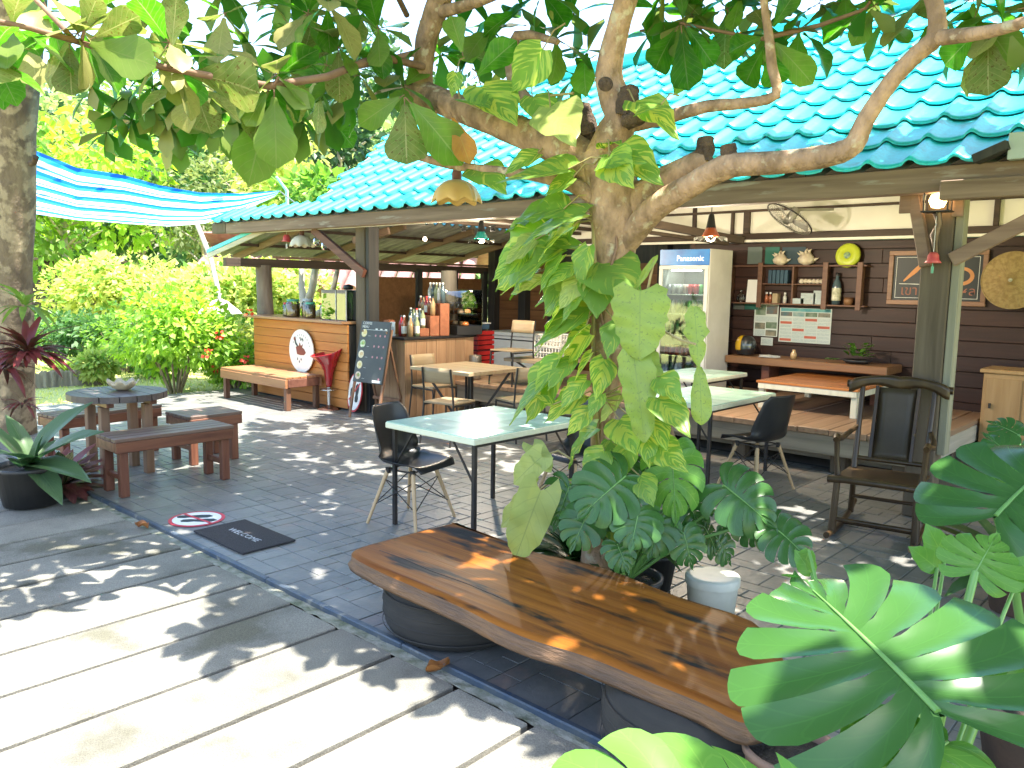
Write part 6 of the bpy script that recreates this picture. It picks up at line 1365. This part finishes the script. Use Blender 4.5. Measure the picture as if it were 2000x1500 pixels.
f1 = thing('potted_fern', 'dark strap-leaved plant in a black pot right of the central trunk', 'plant', (-2.38, 3.80, 0)); pot(f1, .16, .22, M_pot); tuft(f1, f1.location + Vector((0, 0, .2)), 80, .34, 1.0, .3, w=.55)
f2 = thing('leafy_plant', 'dark leafy undergrowth plant left of the central trunk behind the slab bench', 'plant', (-2.62, 3.42, 0)); pot(f2, .13, .2, M_pot); tuft(f2, f2.location + Vector((0, 0, .18)), 80, .42, 1.0, .2, w=.6)

pr = at(1545, 1500, Z=.05); m2 = thing('large_monstera', 'large glossy monstera with a huge split leaf over the slab bench end', 'plant', (-.42, 1.62, 0)); pot(m2, .2, .26, M_pot)
r2 = Vector(m2.location) + Vector((0, 0, .24)); hu = lambda a, b: (lambda B: toward(B) * a + Vector((0, 0, b)))
place_m(m2, big, (1832, 1392), (1540, 1090), 1.50, 2.02, hu(.50, .75), 1.06, r2, .016)
place_m(m2, bigl, (1510, 1665), (1010, 1585), 1.22, 1.20, hu(.55, .6), 1.0, r2, .013)
place_m(m2, mo[2], (1905, 1118), (1950, 1035), 2.0, 2.05, hu(.8, .3), 1.3, r2, .012)
place_m(m2, mo[2], (1960, 1290), (2080, 1330), 1.8, 1.7, hu(.5, .6), 1.1, r2, .012)
place_m(m2, mo[2], (1850, 1450), (1700, 1560), 1.5, 1.35, hu(.5, .5), 1.0, r2, .012)
OV = [(0, .10), (.1, .22), (.35, .29), (.7, .2), (.93, .06), (1, .005)]
ovl = blade('leaf', [MOL], OV, .3, .15, 4, 8, 0, .06)
for b2, t2, D in (((1830, 1110), (1780, 1068), 2.2), ((1845, 1095), (1812, 1025), 2.3), ((1585, 1120), (1555, 1075), 2.5), ((1580, 1075), (1566, 1120), 2.5), ((1980, 1150), (2010, 1080), 2.0)):
    place_m(m2, ovl, b2, t2, D, D, hu(.8, .3), 1.3, r2 if D > 2.4 else r2, .006)
p3 = thing('terracotta_pot', 'empty weathered terracotta pot under the big monstera leaf', 'pot', tuple(at(1545, 1462, Z=.26)[:2]) + (0,)); pot(p3, .15, .27, M_terra)
m3 = thing('glossy_monstera', 'second monstera at the right edge, leaves shining by the rocking chair', 'plant', (-.45, 3.3, 0)); pot(m3, .18, .24, M_terra)
r3 = Vector(m3.location) + Vector((0, 0, .22))
place_m(m3, mo[0], (1945, 1008), (2105, 835), 2.60, 2.75, hu(.35, .8), 1.25, r3, .014)
place_m(m3, mo[1], (1990, 905), (1925, 838), 3.3, 3.4, hu(.5, .6), 1.1, r3, .010); place_m(m3, mo[2], (2010, 960), (1950, 885), 3.0, 3.1, hu(.5, .5), 1.0, r3, .010); place_m(m3, mo[0], (2030, 1020), (2120, 1100), 2.6, 2.6, hu(.6, .5), 1.2, r3, .010)
place_m(m3, mo[1], (1990, 850), (1930, 815), 3.9, 4.0, hu(.5, .6), 1.1, r3, .008)
f3 = thing('corner_shrub', 'low green leafy plant in a pot beside the rear leg of the rocking chair', 'plant', (-.78, 4.9, 0)); pot(f3, .16, .22, M_terra); tuft(f3, f3.location + Vector((0, 0, .2)), 40, .5, 1.0, .3)

# ------------------------------------------------------------------ plants at the left edge
GL = leafm('nest_leaf', (.022, .062, .024), (.04, .088, .034), under=(.07, .12, .05), trans=.22, rough=.35, veins=(.12, .19, .08), var=.12, nveins=14)
LN2 = [(0, .05), (.15, .13), (.4, .19), (.7, .16), (.92, .06), (1, .004)]
nlf = [blade('leaf', [GL], LN2, .35, .12 + .18 * k, 4, 10) for k in range(2)]
np_ = thing('potted_nest_plant', 'big-leaved plant in a black pot at the left edge beside the bench', 'plant', (-6.66, 1.92, 0)); pot(np_, .25, .30, M_pot)
nb = Vector(np_.location) + Vector((0, 0, .28))
for tx, ty, d in ((125, 772, 5.9), (182, 820, 5.7), (150, 880, 5.6), (35, 880, 5.6), (-25, 815, 5.8), (75, 840, 5.9), (20, 800, 6.1), (110, 930, 5.6), (-10, 860, 5.4), (100, 850, 6.2)):
    q = at(tx, ty, D=d); place('leaf', nlf[rnd.randrange(2)], np_, nb + Vector((rnd.uniform(-.05, .05), rnd.uniform(-.05, .05), 0)), q, Vector((0, 0, 1)) + toward(q) * .5 + (nb - q) * .6, rnd.uniform(.6, .85))
VR = leafm('red_edged_leaf', (.05, .085, .03), (.10, .05, .035), under=(.16, .05, .05), trans=.2, rough=.35, varieg=(.22, .20, .10), var=.25)
vrl = [blade('leaf', [VR], LAN, .3, .3 + .2 * k, 2, 6) for k in range(2)]
lp = thing('low_cordyline', 'low clump of mottled green and maroon leaves beside the black pot', 'plant', (-6.92, 2.22, 0)); tuft(lp, lp.location + Vector((0, 0, .02)), 60, .42, 1.0, .12, vrl, 1.2)
# lichen-covered trunk with bromeliads
M_lich = mat('lichen_bark', (.20, .15, .095), (.09, .065, .045), .95, 6, 9, (1, 1, .6), .35, .65, 1.0, 12, spots=((.30, .235, .15), 7, .50))
lt = thing('lichen_tree', 'thick tree trunk blotched with pale lichen at the left edge of the patio', 'tree', tuple(at(22, 850, Y=2.66)[:2]) + (0,))
lb = Vector(lt.location); P = [at(px, py, Y=2.66) for px, py in ((20, 862), (22, 780), (28, 650), (26, 520), (30, 400), (26, 260), (32, 130), (40, 0), (50, -150), (60, -320))]
b_ = MB(); b_.tube([p - lb for p in P], [.26, .215, .185, .18, .195, .20, .205, .21, .19, .15], 20, jit=.06); part('trunk', b_, M_lich, lt)
b_ = MB()
for p_, q_ in ((P[-2], (-2.0, -.6, 1.3)), (P[-1], (1.2, 1.0, 1.2)), (P[-1], (-.6, 1.6, 1.5)), (P[-3], (.4, -2.0, 1.2))): b_.tube([p_ - lb, p_ - lb + Vector(q_) * .5, p_ - lb + Vector(q_)], [.09, .06, .03], 9)
part('limb', b_, M_lich, lt, kind='stuff')
b_ = MB()
for k in range(900):
    c_ = P[-1] - lb + Vector((rnd.gauss(0, 1.5), rnd.gauss(0, 1.3), rnd.uniform(.5, 2.6))); a_ = rnd.uniform(0, 6.28); pot_leaf(b_, c_, (math.cos(a_), math.sin(a_), rnd.uniform(-.6, .4)), (0, 0, 1), .26, .14, 0, .2, .2, 2, 3)
part('crown', b_, LF_f, lt, kind='stuff')  # unseen crown above the frame, added to help shade the lawn
b_ = MB(); p_ = at(66, 318, Y=2.6) - lb; b_.tube([p_ + Vector((-.08, 0, 0)), p_ + Vector((.02, 0, .0)), p_ + Vector((.06, 0, .05))], [.03, .025, .03], 8); part('stub', b_, M_cut, lt)
BR = leafm('bromeliad_leaf', (.10, .022, .02), (.055, .05, .025), under=(.16, .03, .03), trans=.2, rough=.35, var=.3); brl = [blade('leaf', [BR], LAN, .5, .35 + .25 * k, 2, 6) for k in range(2)]
BG = leafm('bromeliad_green', (.14, .22, .04), (.10, .17, .03), trans=.3, rough=.35, var=.2); bgl = [blade('leaf', [BG], LAN, .4, .5 + .3 * k, 2, 6) for k in range(2)]
def brom(label, px, py, n, L, me, Y_=2.42):
    q = at(px, py, Y=Y_); t = thing('bromeliad', label, 'plant', tuple(q)); tuft(t, q, n, L, 1.0, -.2, me, .8)
brom('dense maroon bromeliad clump growing on the lichen trunk at table height', 55, 690, 60, .40, brl)
brom('second maroon bromeliad just below and left on the lichen trunk', 10, 720, 40, .36, brl)
brom('pale green drooping bromeliad high on the right of the lichen trunk', 48, 600, 16, .36, bgl, 2.5)
brom('small red bromeliad low on the right side of the lichen trunk', 46, 790, 18, .22, brl, 2.5)
# ------------------------------------------------------------------ garden, trees and hillside behind
def leafcloud(b_, c, rad, n, L, mi=0, up=.5, flat_=1.0, shell=.55):
    """n small leaf faces spread through an uneven ellipsoid, denser towards its skin"""
    c = Vector(c); lob = [Vector((rnd.gauss(0, 1), rnd.gauss(0, 1), rnd.gauss(0, 1))).normalized() for _ in range(7)]
    for _ in range(n):
        d = Vector((rnd.gauss(0, 1), rnd.gauss(0, 1), rnd.gauss(0, 1))).normalized()
        k = .72 + .36 * max(d.dot(l) for l in lob) ** 5; r_ = (shell + (1 - shell) * rnd.random() ** .5) * k
        p = c + Vector((d.x * rad[0], d.y * rad[1], d.z * rad[2])) * r_
        a = (d + Vector((rnd.uniform(-1, 1), rnd.uniform(-1, 1), rnd.uniform(-1, .6))) * .9).normalized(); nn = (d * .6 + Vector((rnd.uniform(-.6, .6), rnd.uniform(-.6, .6), up + rnd.uniform(-.3, .5)))).normalized()
        x = a.cross(nn); x = x.normalized() if x.length > 1e-3 else a.orthogonal(); l = L * rnd.uniform(.6, 1.2); w = l * .27 * flat_
        nz = nn * (l * .12)
        q = len(b_.v); b_.v += [tuple(p), tuple(p + a * l * .5 + x * w - nz * .2), tuple(p + a * l - nz), tuple(p + a * l * .5 - x * w - nz * .2)]
        b_.f.append((q, q + 1, q + 2, q + 3)); b_.m.append(mi); b_.sm.append(False); b_.uv.append(None)
def fol_m(name, c1, c2, tr=.35, sc=.8, under=None): return leafm(name, c1, c2, under=under, trans=tr, rough=.45, uvs=False, var=0, scale=sc)
G_lime = fol_m('foliage_lime', (.42, .44, .13), (.30, .37, .09)); G_mid = fol_m('foliage_mid', (.09, .20, .03), (.16, .27, .05)); G_deep = fol_m('foliage_deep', (.028, .085, .025), (.06, .13, .035)); G_bright = fol_m('foliage_bright', (.20, .37, .04), (.32, .47, .07)); G_olive = fol_m('foliage_olive', (.14, .17, .055), (.09, .13, .045)); G_hill = fol_m('foliage_hill', (.12, .23, .06), (.33, .37, .13), .32, .12); G_hilld = fol_m('foliage_hill_dark', (.02, .06, .025), (.05, .10, .035), .25, .2)
M_stem = mat('stem', (.16, .12, .07), (.24, .19, .12), .9, 6)
M_pale_trunk = mat('pale_trunk', (.42, .38, .32), (.28, .25, .2), .9, 5, 6, (1, 1, .4), bmp=.4)

# rising wooded hill
def hz(x, y):
    d = math.hypot(x + 0, y); k = max(0, (d - 42) / 70); return -.08 + 16.5 * min(k, 1.6) ** 1.15 + 2.2 * math.sin(x * .06) * min(k, 1) + 1.6 * math.sin(y * .09 + 1) * min(k, 1)
b_ = MB(); a0, a1 = R(88), R(175)
b_.grid(lambda u, v: ((38 + 120 * v) * math.cos(a0 + (a1 - a0) * u), (38 + 120 * v) * math.sin(a0 + (a1 - a0) * u), hz((38 + 120 * v) * math.cos(a0 + (a1 - a0) * u), (38 + 120 * v) * math.sin(a0 + (a1 - a0) * u)) - .05), 40, 30)
struct('hill', b_, mat('hill_soil', (.04, .08, .02), (.07, .10, .03), .95, .3))
b_ = MB()
for k in range(560):
    an = rnd.uniform(R(108), R(172)); d = 44 + 95 * rnd.random() ** 1.1; x, y = d * math.cos(an), d * math.sin(an); s = rnd.uniform(1.6, 3.4) * (.7 + d / 150)
    leafcloud(b_, (x, y, hz(x, y) + s * rnd.uniform(.7, 1.3)), (s, s, s * rnd.uniform(.9, 1.4)), 130, .5 + d * .006, 0 if rnd.random() < .62 else 1, .5, 1.4, .7)
o = part('hillside_forest', b_, [G_hill, G_hilld], None, kind='stuff'); tag(o, 'wooded hillside rising behind the garden', 'forest')

def tree_(label, loc, h, crown, m, n, L, trunk_m=M_pale_trunk, tr=.12, lean=(0, 0), clumps=6, group=None, name='tree', bare=.55):
    t = thing(name, label, 'tree', loc, 0, group); b_ = MB(); top = Vector((lean[0], lean[1], h * .92))
    b_.tube([(0, 0, -.1), top * .33 + Vector((.06, .03, 0)), top * .66, top], [tr, tr * .8, tr * .6, tr * .25], 9, jit=.05)
    for k in range(clumps):
        a_ = k * 2.4; p = top * (bare + .08 * (k % 4)); b_.tube([p, p + Vector((math.cos(a_) * crown[0] * .5, math.sin(a_) * crown[0] * .5, crown[2] * .35))], [tr * .4, tr * .12], 6)
    part('trunk', b_, trunk_m, t); b_ = MB()
    for k in range(clumps):
        a_ = k * 2.4 + .5; rr = crown[0] * (.55 if k else 0); leafcloud(b_, (top.x + rr * math.cos(a_), top.y + rr * math.sin(a_), h - crown[2] * .3 + crown[2] * .7 * math.sin(k * 1.7)), (crown[0] * .62, crown[0] * .62, crown[2] * .6), n // clumps, L)
    part('crown', b_, m, t, kind='stuff'); return t
def gxy(px, py): q = at(px, py, Z=0); return (q.x, q.y, 0)
def far_(px, D, z=0): q = at(px, 560, D=D); return (q.x, q.y, z)
tree_('tall slender pale-trunked tree standing behind the striped awning', far_(305, 40), 9.8, (2.2, 2.2, 3.2), G_mid, 900, .45, tr=.28, clumps=7, bare=.75)
tree_('dark round-crowned tree behind the middle of the striped awning', far_(380, 36), 7.6, (2.0, 2, 2.0), G_deep, 1500, .4)
tree_('tall dark tree on the hillside just left of the roof end', far_(665, 42), 10.8, (3.8, 4, 4.2), G_hilld, 2600, .55, tr=.3, clumps=9)
tree_('pale-trunked tree right of the awning corner, lime green crown', far_(470, 30), 7.4, (1.6, 1.6, 1.7), G_lime, 900, .3)
tree_('broad light green tree spreading over the dark hut', far_(130, 26), 5.1, (3.4, 3, 1.7), G_bright, 2600, .42, tr=.16, clumps=9)
tree_('dense deep green tree right of the hut behind the lime hedge', far_(280, 30), 5.0, (2.9, 2.6, 2.2), G_deep, 2200, .4, clumps=8)
tree_('grey-green feathery tree behind the lime hedge near the lean-to roof', far_(400, 27), 4.3, (2.0, 2, 1.7), G_olive, 1800, .26, clumps=7)
tree_('mid green tree at the far left behind the trunk', far_(10, 24), 5.2, (2.2, 2, 2.4), G_mid, 1600, .36, clumps=7)
tree_('bright leafy tree beyond the left end of the tiled roof', far_(560, 26), 5.6, (1.8, 1.8, 1.8), G_lime, 1500, .32, clumps=7)
tree_('hillside tree with yellowish crown left of the tall pale trunk', far_(180, 46), 8.5, (3.2, 3, 2.6), G_olive, 1600, .5, clumps=8)
tree_('hillside tree behind the hanging lampshade at the upper left', far_(90, 52), 11, (4, 4, 3.8), G_hill, 1600, .6, clumps=8)
tree_('dark hillside tree between the pale trunk and the roof end', far_(540, 48), 11, (3.6, 3.4, 3.4), G_hilld, 1700, .55, clumps=8)
tree_('light hillside tree above the awning corner', far_(440, 52), 10.5, (4, 3.6, 3.4), G_hill, 1600, .55, clumps=8)
# frangipani behind the counter, pale forking trunk
fp = thing('frangipani_tree', 'frangipani with pale forking bare trunk seen over the bar counter', 'tree', tuple(at(598, 610, D=15.5)[:2]) + (0,))
b_ = MB()
for pts in (((0, 0, 0), (0, 0, .9), (-.05, 0, 1.3)), ((-.05, 0, 1.2), (-.3, .1, 1.6), (-.42, .2, 2.3)), ((0, 0, 1.2), (.2, 0, 1.55), (.28, .1, 2.4)), ((0, 0, 1.1), (-.02, .2, 1.7), (.05, .3, 2.4)), ((.1, 0, 1.0), (.6, .1, 1.2), (.75, .2, 1.9), (.8, .2, 2.5))): b_.tube(pts, [.085 - .02 * i for i in range(len(pts))], 9, jit=.06)
part('trunk', b_, M_pale_trunk, fp, kind='stuff'); b_ = MB()
for k in range(6): leafcloud(b_, (rnd.uniform(-.9, .9), rnd.uniform(-.3, .6), 2.75 + rnd.uniform(-.1, .6)), (.6, .6, .42), 130, .28)
part('crown', b_, G_mid, fp, kind='stuff')

def shrub(label, loc, rad, m, n, L, name='shrub', group=None, stems=7, cz=None):
    t = thing(name, label, 'shrub', loc, 0, group); b_ = MB(); cz = cz or rad[2] * 1.05
    for k in range(stems):
        a_ = k * 2.4; b_.tube([(0.05 * math.cos(a_), .05 * math.sin(a_), -.05), (rad[0] * .3 * math.cos(a_), rad[1] * .3 * math.sin(a_), cz * .6), (rad[0] * .6 * math.cos(a_), rad[1] * .6 * math.sin(a_), cz * 1.2)], [.022, .016, .006], 6)
    part('stem', b_, M_stem, t, kind='stuff'); b_ = MB()
    for k in range(5):
        a_ = k * 1.257 + .4; q0 = len(b_.m); leafcloud(b_, (rad[0] * .42 * math.cos(a_), rad[1] * .42 * math.sin(a_), cz + rad[2] * .25 * math.sin(k * 2.1)), (rad[0] * .66, rad[1] * .66, rad[2] * .72), n // 5, L * rnd.uniform(.75, 1.35), 0, .5, rnd.uniform(.7, 1.3))
        for i in range(q0, len(b_.m)): b_.m[i] = 1 if rnd.random() < .22 else 0
    part('foliage', b_, [m, G_mid if m in (G_lime, G_bright) else G_deep], t, kind='stuff'); return t
q = at(368, 782, Z=0); shrub('big bright green bush at the left end of the tiled patio', (-12.1, 5.55, -.05), (1.0, .95, .82), G_bright, 3600, .13, stems=9, cz=.92)
for k, (px, py) in enumerate(((405, 690), (428, 655), (487, 610), (478, 700), (420, 720))):
    q = at(px, py, D=11.2 + .3 * k); b_ = MB(); leafcloud(b_, q, (.05, .05, .05), 14, .06, 0, .3, 1.6); tag(link('red_flower', b_.mesh('red_flower', mat('petal_red', (.60, .05, .02), None, .5, 5) if k == 0 else bpy.data.materials['petal_red'])), 'small orange-red flower on the garden bushes by the counter, %s from the left' % _ord[k], 'flower', 'red flowers in the garden')
hed = [(170, 23, 1.35, 1.25), (225, 22, 1.4, 1.35), (285, 22, 1.3, 1.2), (335, 21, 1.25, 1.15), (385, 19.5, 1.15, 1.1), (440, 18, 1.2, 1.25), (485, 17, 1.0, 1.15), (530, 17.5, 1.0, 1.0), (575, 20, 1.2, 1.3)]
for k, (px, D, r_, h) in enumerate(hed): shrub('yellow-lime garden shrub beyond the lawn, %s from the left in its row' % _ord[k], far_(px, D, -.05), (r_, r_, h), G_lime, 1900, .20, group='lime shrubs beyond the lawn', cz=h * 1.0)
mid = [(130, 15.6, .85, .62, G_deep, 'dark leafy shrub behind the picket edging, left of the yellow tuft'), (185, 15.4, .8, .6, G_deep, 'dark leafy shrub behind the middle of the picket edging'), (240, 15.0, .75, .62, G_mid, 'mid green shrub behind the right end of the picket edging'), (290, 14.2, .6, .5, G_mid, 'green shrub between the picket edging and the big bright bush'), (185, 13.2, .35, .3, G_lime, 'small lime shrub at the right end of the picket edging'), (470, 14.0, .8, .62, G_lime, 'lime shrub beside the bar counter log post'), (455, 12.6, .55, .42, G_bright, 'low green bush by the wide bench'), (60, 17.5, .7, .5, G_mid, 'green shrub left of the picket edging behind the trunk')]
for px, D, r_, h, m_, l_ in mid: shrub(l_, far_(px, D, -.05), (r_, r_, h), m_, 1300, .13, cz=h)
q = far_(213, 13.3); 
for k, (px, D) in enumerate(((148, 17.5), (95, 14.6), (120, 14.4))):
    t = thing('spiky_plant', ['upright bright green spiky plant on the lawn beyond the shrubs', 'green spiky rosette behind the left of the picket edging', 'small spiky rosette behind the picket edging, right of another'][k], 'plant', far_(px, D, -.05)); tuft(t, t.location, 22, .75 if k == 0 else .45, .8, .5, bgl, .7)
# picket edging
pe = thing('picket_edging', 'low weathered wooden picket edging along the flower bed', 'fence', (0, 0, 0)); A = Vector(gxy(62, 752)); B = Vector(gxy(212, 742)); n_ = 30; M_pick = wood('picket', (.22, .18, .14), (.34, .29, .24), 'z', .9, .15)
for k in range(n_):
    p = A.lerp(B, k / (n_ - 1)); h = .26 + rnd.uniform(-.02, .02); d = (B - A).normalized(); b_ = MB(); w = .042
    b_.prism([(-w, 0), (w, 0), (w, h - .03), (0, h), (-w, h - .03)], -.012, .012, 0, Matrix.Translation(p + Vector((0, 0, -.06))) @ Matrix(((d.x, 0, -d.y, 0), (d.y, 0, d.x, 0), (0, 1, 0, 0), (0, 0, 0, 1)))); part('picket', b_, M_pick, pe)
b_ = MB(); b_.bar(A + Vector((0, .03, .08)), B + Vector((0, .03, .08)), .02, .03); part('rail', b_, M_pick, pe)
# grass
b_ = MB()
for k in range(26000):
    an = rnd.uniform(R(100), R(172)); d = 11.5 + 24 * rnd.random() ** 1.3; x, y = d * math.cos(an), d * math.sin(an)
    if x > -11.6 and y > 2.2: continue
    h = rnd.uniform(.03, .07); w = .010 + d * .0006; a_ = rnd.uniform(0, 6.28); q = len(b_.v); b_.v += [(x - w * math.cos(a_), y - w * math.sin(a_), -.07), (x + w * math.cos(a_), y + w * math.sin(a_), -.07), (x + rnd.uniform(-.03, .03), y + rnd.uniform(-.03, .03), h - .07)]
    b_.f.append((q, q + 1, q + 2)); b_.m.append(0); b_.sm.append(False); b_.uv.append(None)
o = part('grass', b_, fol_m('grass_blade', (.42, .46, .12), (.52, .52, .20), .3, .6), None, kind='stuff'); tag(o, 'short mown grass of the sunny lawn', 'grass')
# white garden umbrella
gu = thing('garden_umbrella', 'small white garden umbrella standing among the lime shrubs', 'umbrella', far_(428, 15.2)); M_canvas = leafm('canvas', (.80, .78, .74), (.74, .72, .68), trans=.3, rough=.8, uvs=False, var=0)
z0 = at(428, 612, D=15.2).z
b_ = MB(); b_.lathe([(.0, .28), (.15, .23), (.36, .06), (.42, 0)], 8, 0, (0, 0, z0), None, False); part('canopy', b_, M_canvas, gu); b_ = MB(); b_.tube([(0, 0, -.05), (0, 0, z0 + .26)], .02, 6); part('pole', b_, M_stem, gu)
# dark hut under the trees and a red-roofed house behind the counter
M_dark = wood('hut_board', (.025, .022, .02), (.05, .042, .036), 'x', .8)
ht = thing('garden_hut', 'dark boarded garden hut in the shade beyond the lawn', 'hut', far_(95, 31), R(42)); 
for k in range(7): b_ = MB(); b_.box(-2.6, 1.4, -.03, .03, k * .32, k * .32 + .31, .01); part('board', b_, M_dark, ht)
b_ = MB(); b_.box(-2.6, 1.4, .05, 2.6, 0, 2.3, .01); part('wall', b_, M_dark, ht); b_ = MB(); b_.box(-2.9, 1.7, -.5, 2.9, 2.32, 2.42, .01); part('roof', b_, M_batten, ht)
M_rr = mat('red_roof', (.22, .10, .09), (.30, .17, .15), .8, 5, bmp=.2)
hs = thing('red_roofed_house', 'low house with reddish tiled roof glimpsed over the bar counter', 'house', far_(640, 21), R(42)); hzr = at(640, 530, D=21).z
b_ = MB(); b_.box(-3.2, 4, 0, 3, 0, hzr - .35, .01); part('wall', b_, M_dark, hs)
for k in range(18): b_ = MB(); x = -3.5 + k * .42; b_.tube([(x, -.55, hzr - .5), (x, 1.8, hzr + .6)], .20, 8); part('roof_tile', b_, M_rr, hs)
b_ = MB(); b_.bar((-3.6, 1.8, hzr + .55), (4.2, 1.8, hzr + .55), 2.2, .05, up=(0, .45, 1)); part('roof', b_, M_rr, hs)

# ------------------------------------------------------------------ striped awning with its poles and ropes
def stripes():
    m, n, b, out = _nodes('awning_stripes'); tc = n.nodes.new('ShaderNodeTexCoord'); sp = n.nodes.new('ShaderNodeSeparateXYZ'); n.links.new(tc.outputs['UV'], sp.inputs[0])
    mu = n.nodes.new('ShaderNodeMath'); mu.operation = 'MULTIPLY'; mu.inputs[1].default_value = 7.0; n.links.new(sp.outputs[1], mu.inputs[0]); fr = n.nodes.new('ShaderNodeMath'); fr.operation = 'FRACT'; n.links.new(mu.outputs[0], fr.inputs[0])
    col = ramp(n, fr.outputs[0], [(0, (.006, .12, .50)), (.24, (.03, .42, .50)), (.46, (.66, .72, .74)), (.74, (.03, .30, .58)), (.86, (.66, .72, .74))], 'CONSTANT')
    n.links.new(col, b.inputs['Base Color']); b.inputs['Roughness'].default_value = .6
    t = n.nodes.new('ShaderNodeBsdfTranslucent'); n.links.new(col, t.inputs[0]); mx = n.nodes.new('ShaderNodeMixShader'); mx.inputs[0].default_value = .6; n.links.new(b.outputs[0], mx.inputs[1]); n.links.new(t.outputs[0], mx.inputs[2]); n.links.new(mx.outputs[0], out.inputs[0]); return m
aw = thing('striped_awning', 'blue, teal and white striped cloth awning slung between the trunk and the roof', 'awning', (0, 0, 0))
up_ = [at(-120, 195, X=-10.9), at(60, 292, X=-11.2), at(150, 330, X=-11.4), at(240, 343, X=-11.6), at(310, 362, X=-11.7), at(390, 376, X=-11.8), at(470, 378, X=-11.95), at(546, 372, X=-12.1)]
lo_p = [at(-120, 405, X=-15.0), at(50, 416, X=-14.6), at(150, 430, X=-14.3), at(250, 438, X=-14.0), at(330, 442, X=-13.7), at(400, 436, X=-13.3), at(470, 412, X=-12.7), at(546, 374, X=-12.12)]
def awf(u, v):
    k = u * 7; i = min(int(k), 6); f = k - i; f2 = f * f * (3 - 2 * f) * .3 + f * .7; a = up_[i].lerp(up_[i + 1], f2); b_ = lo_p[i].lerp(lo_p[i + 1], f2); p = a.lerp(b_, v); p.z -= .20 * math.sin(math.pi * v) * (1 - u) ** .3 - .02 * math.sin(v * 19 + u * 5) * (1 - u); return p
b_ = MB(); b_.grid(awf, 42, 26); part('cloth', b_, stripes(), aw)
M_rope = mat('rope', (.10, .12, .12), None, .8, 5)
b_ = MB(); b_.tube([at(546, 373, X=-12.1), at(602, 416, Y=6.3)], .010, 5); part('rope', b_, M_rope, aw)
b_ = MB(); b_.tube([at(540, 345, X=-12.1), at(560, 372, X=-12.12), at(563, 430, X=-12.12)], [.02, .03, .03], 7); part('pole', b_, M_flash, aw)
b_ = MB(); b_.tube([at(384, 436, D=14.5), at(398, 470, D=14.45), at(412, 506, D=14.4), at(470, 760, D=14.3)], .045, 8); part('pole', b_, M_pale_trunk, aw)
b_ = MB(); b_.tube([at(250, 343, D=30), at(360, 352, D=30), at(470, 372, D=30)], .012, 5); o = tag(link('cable', b_.mesh('cable', M_rope)), 'thin overhead cable strung across behind the awning', 'cable')
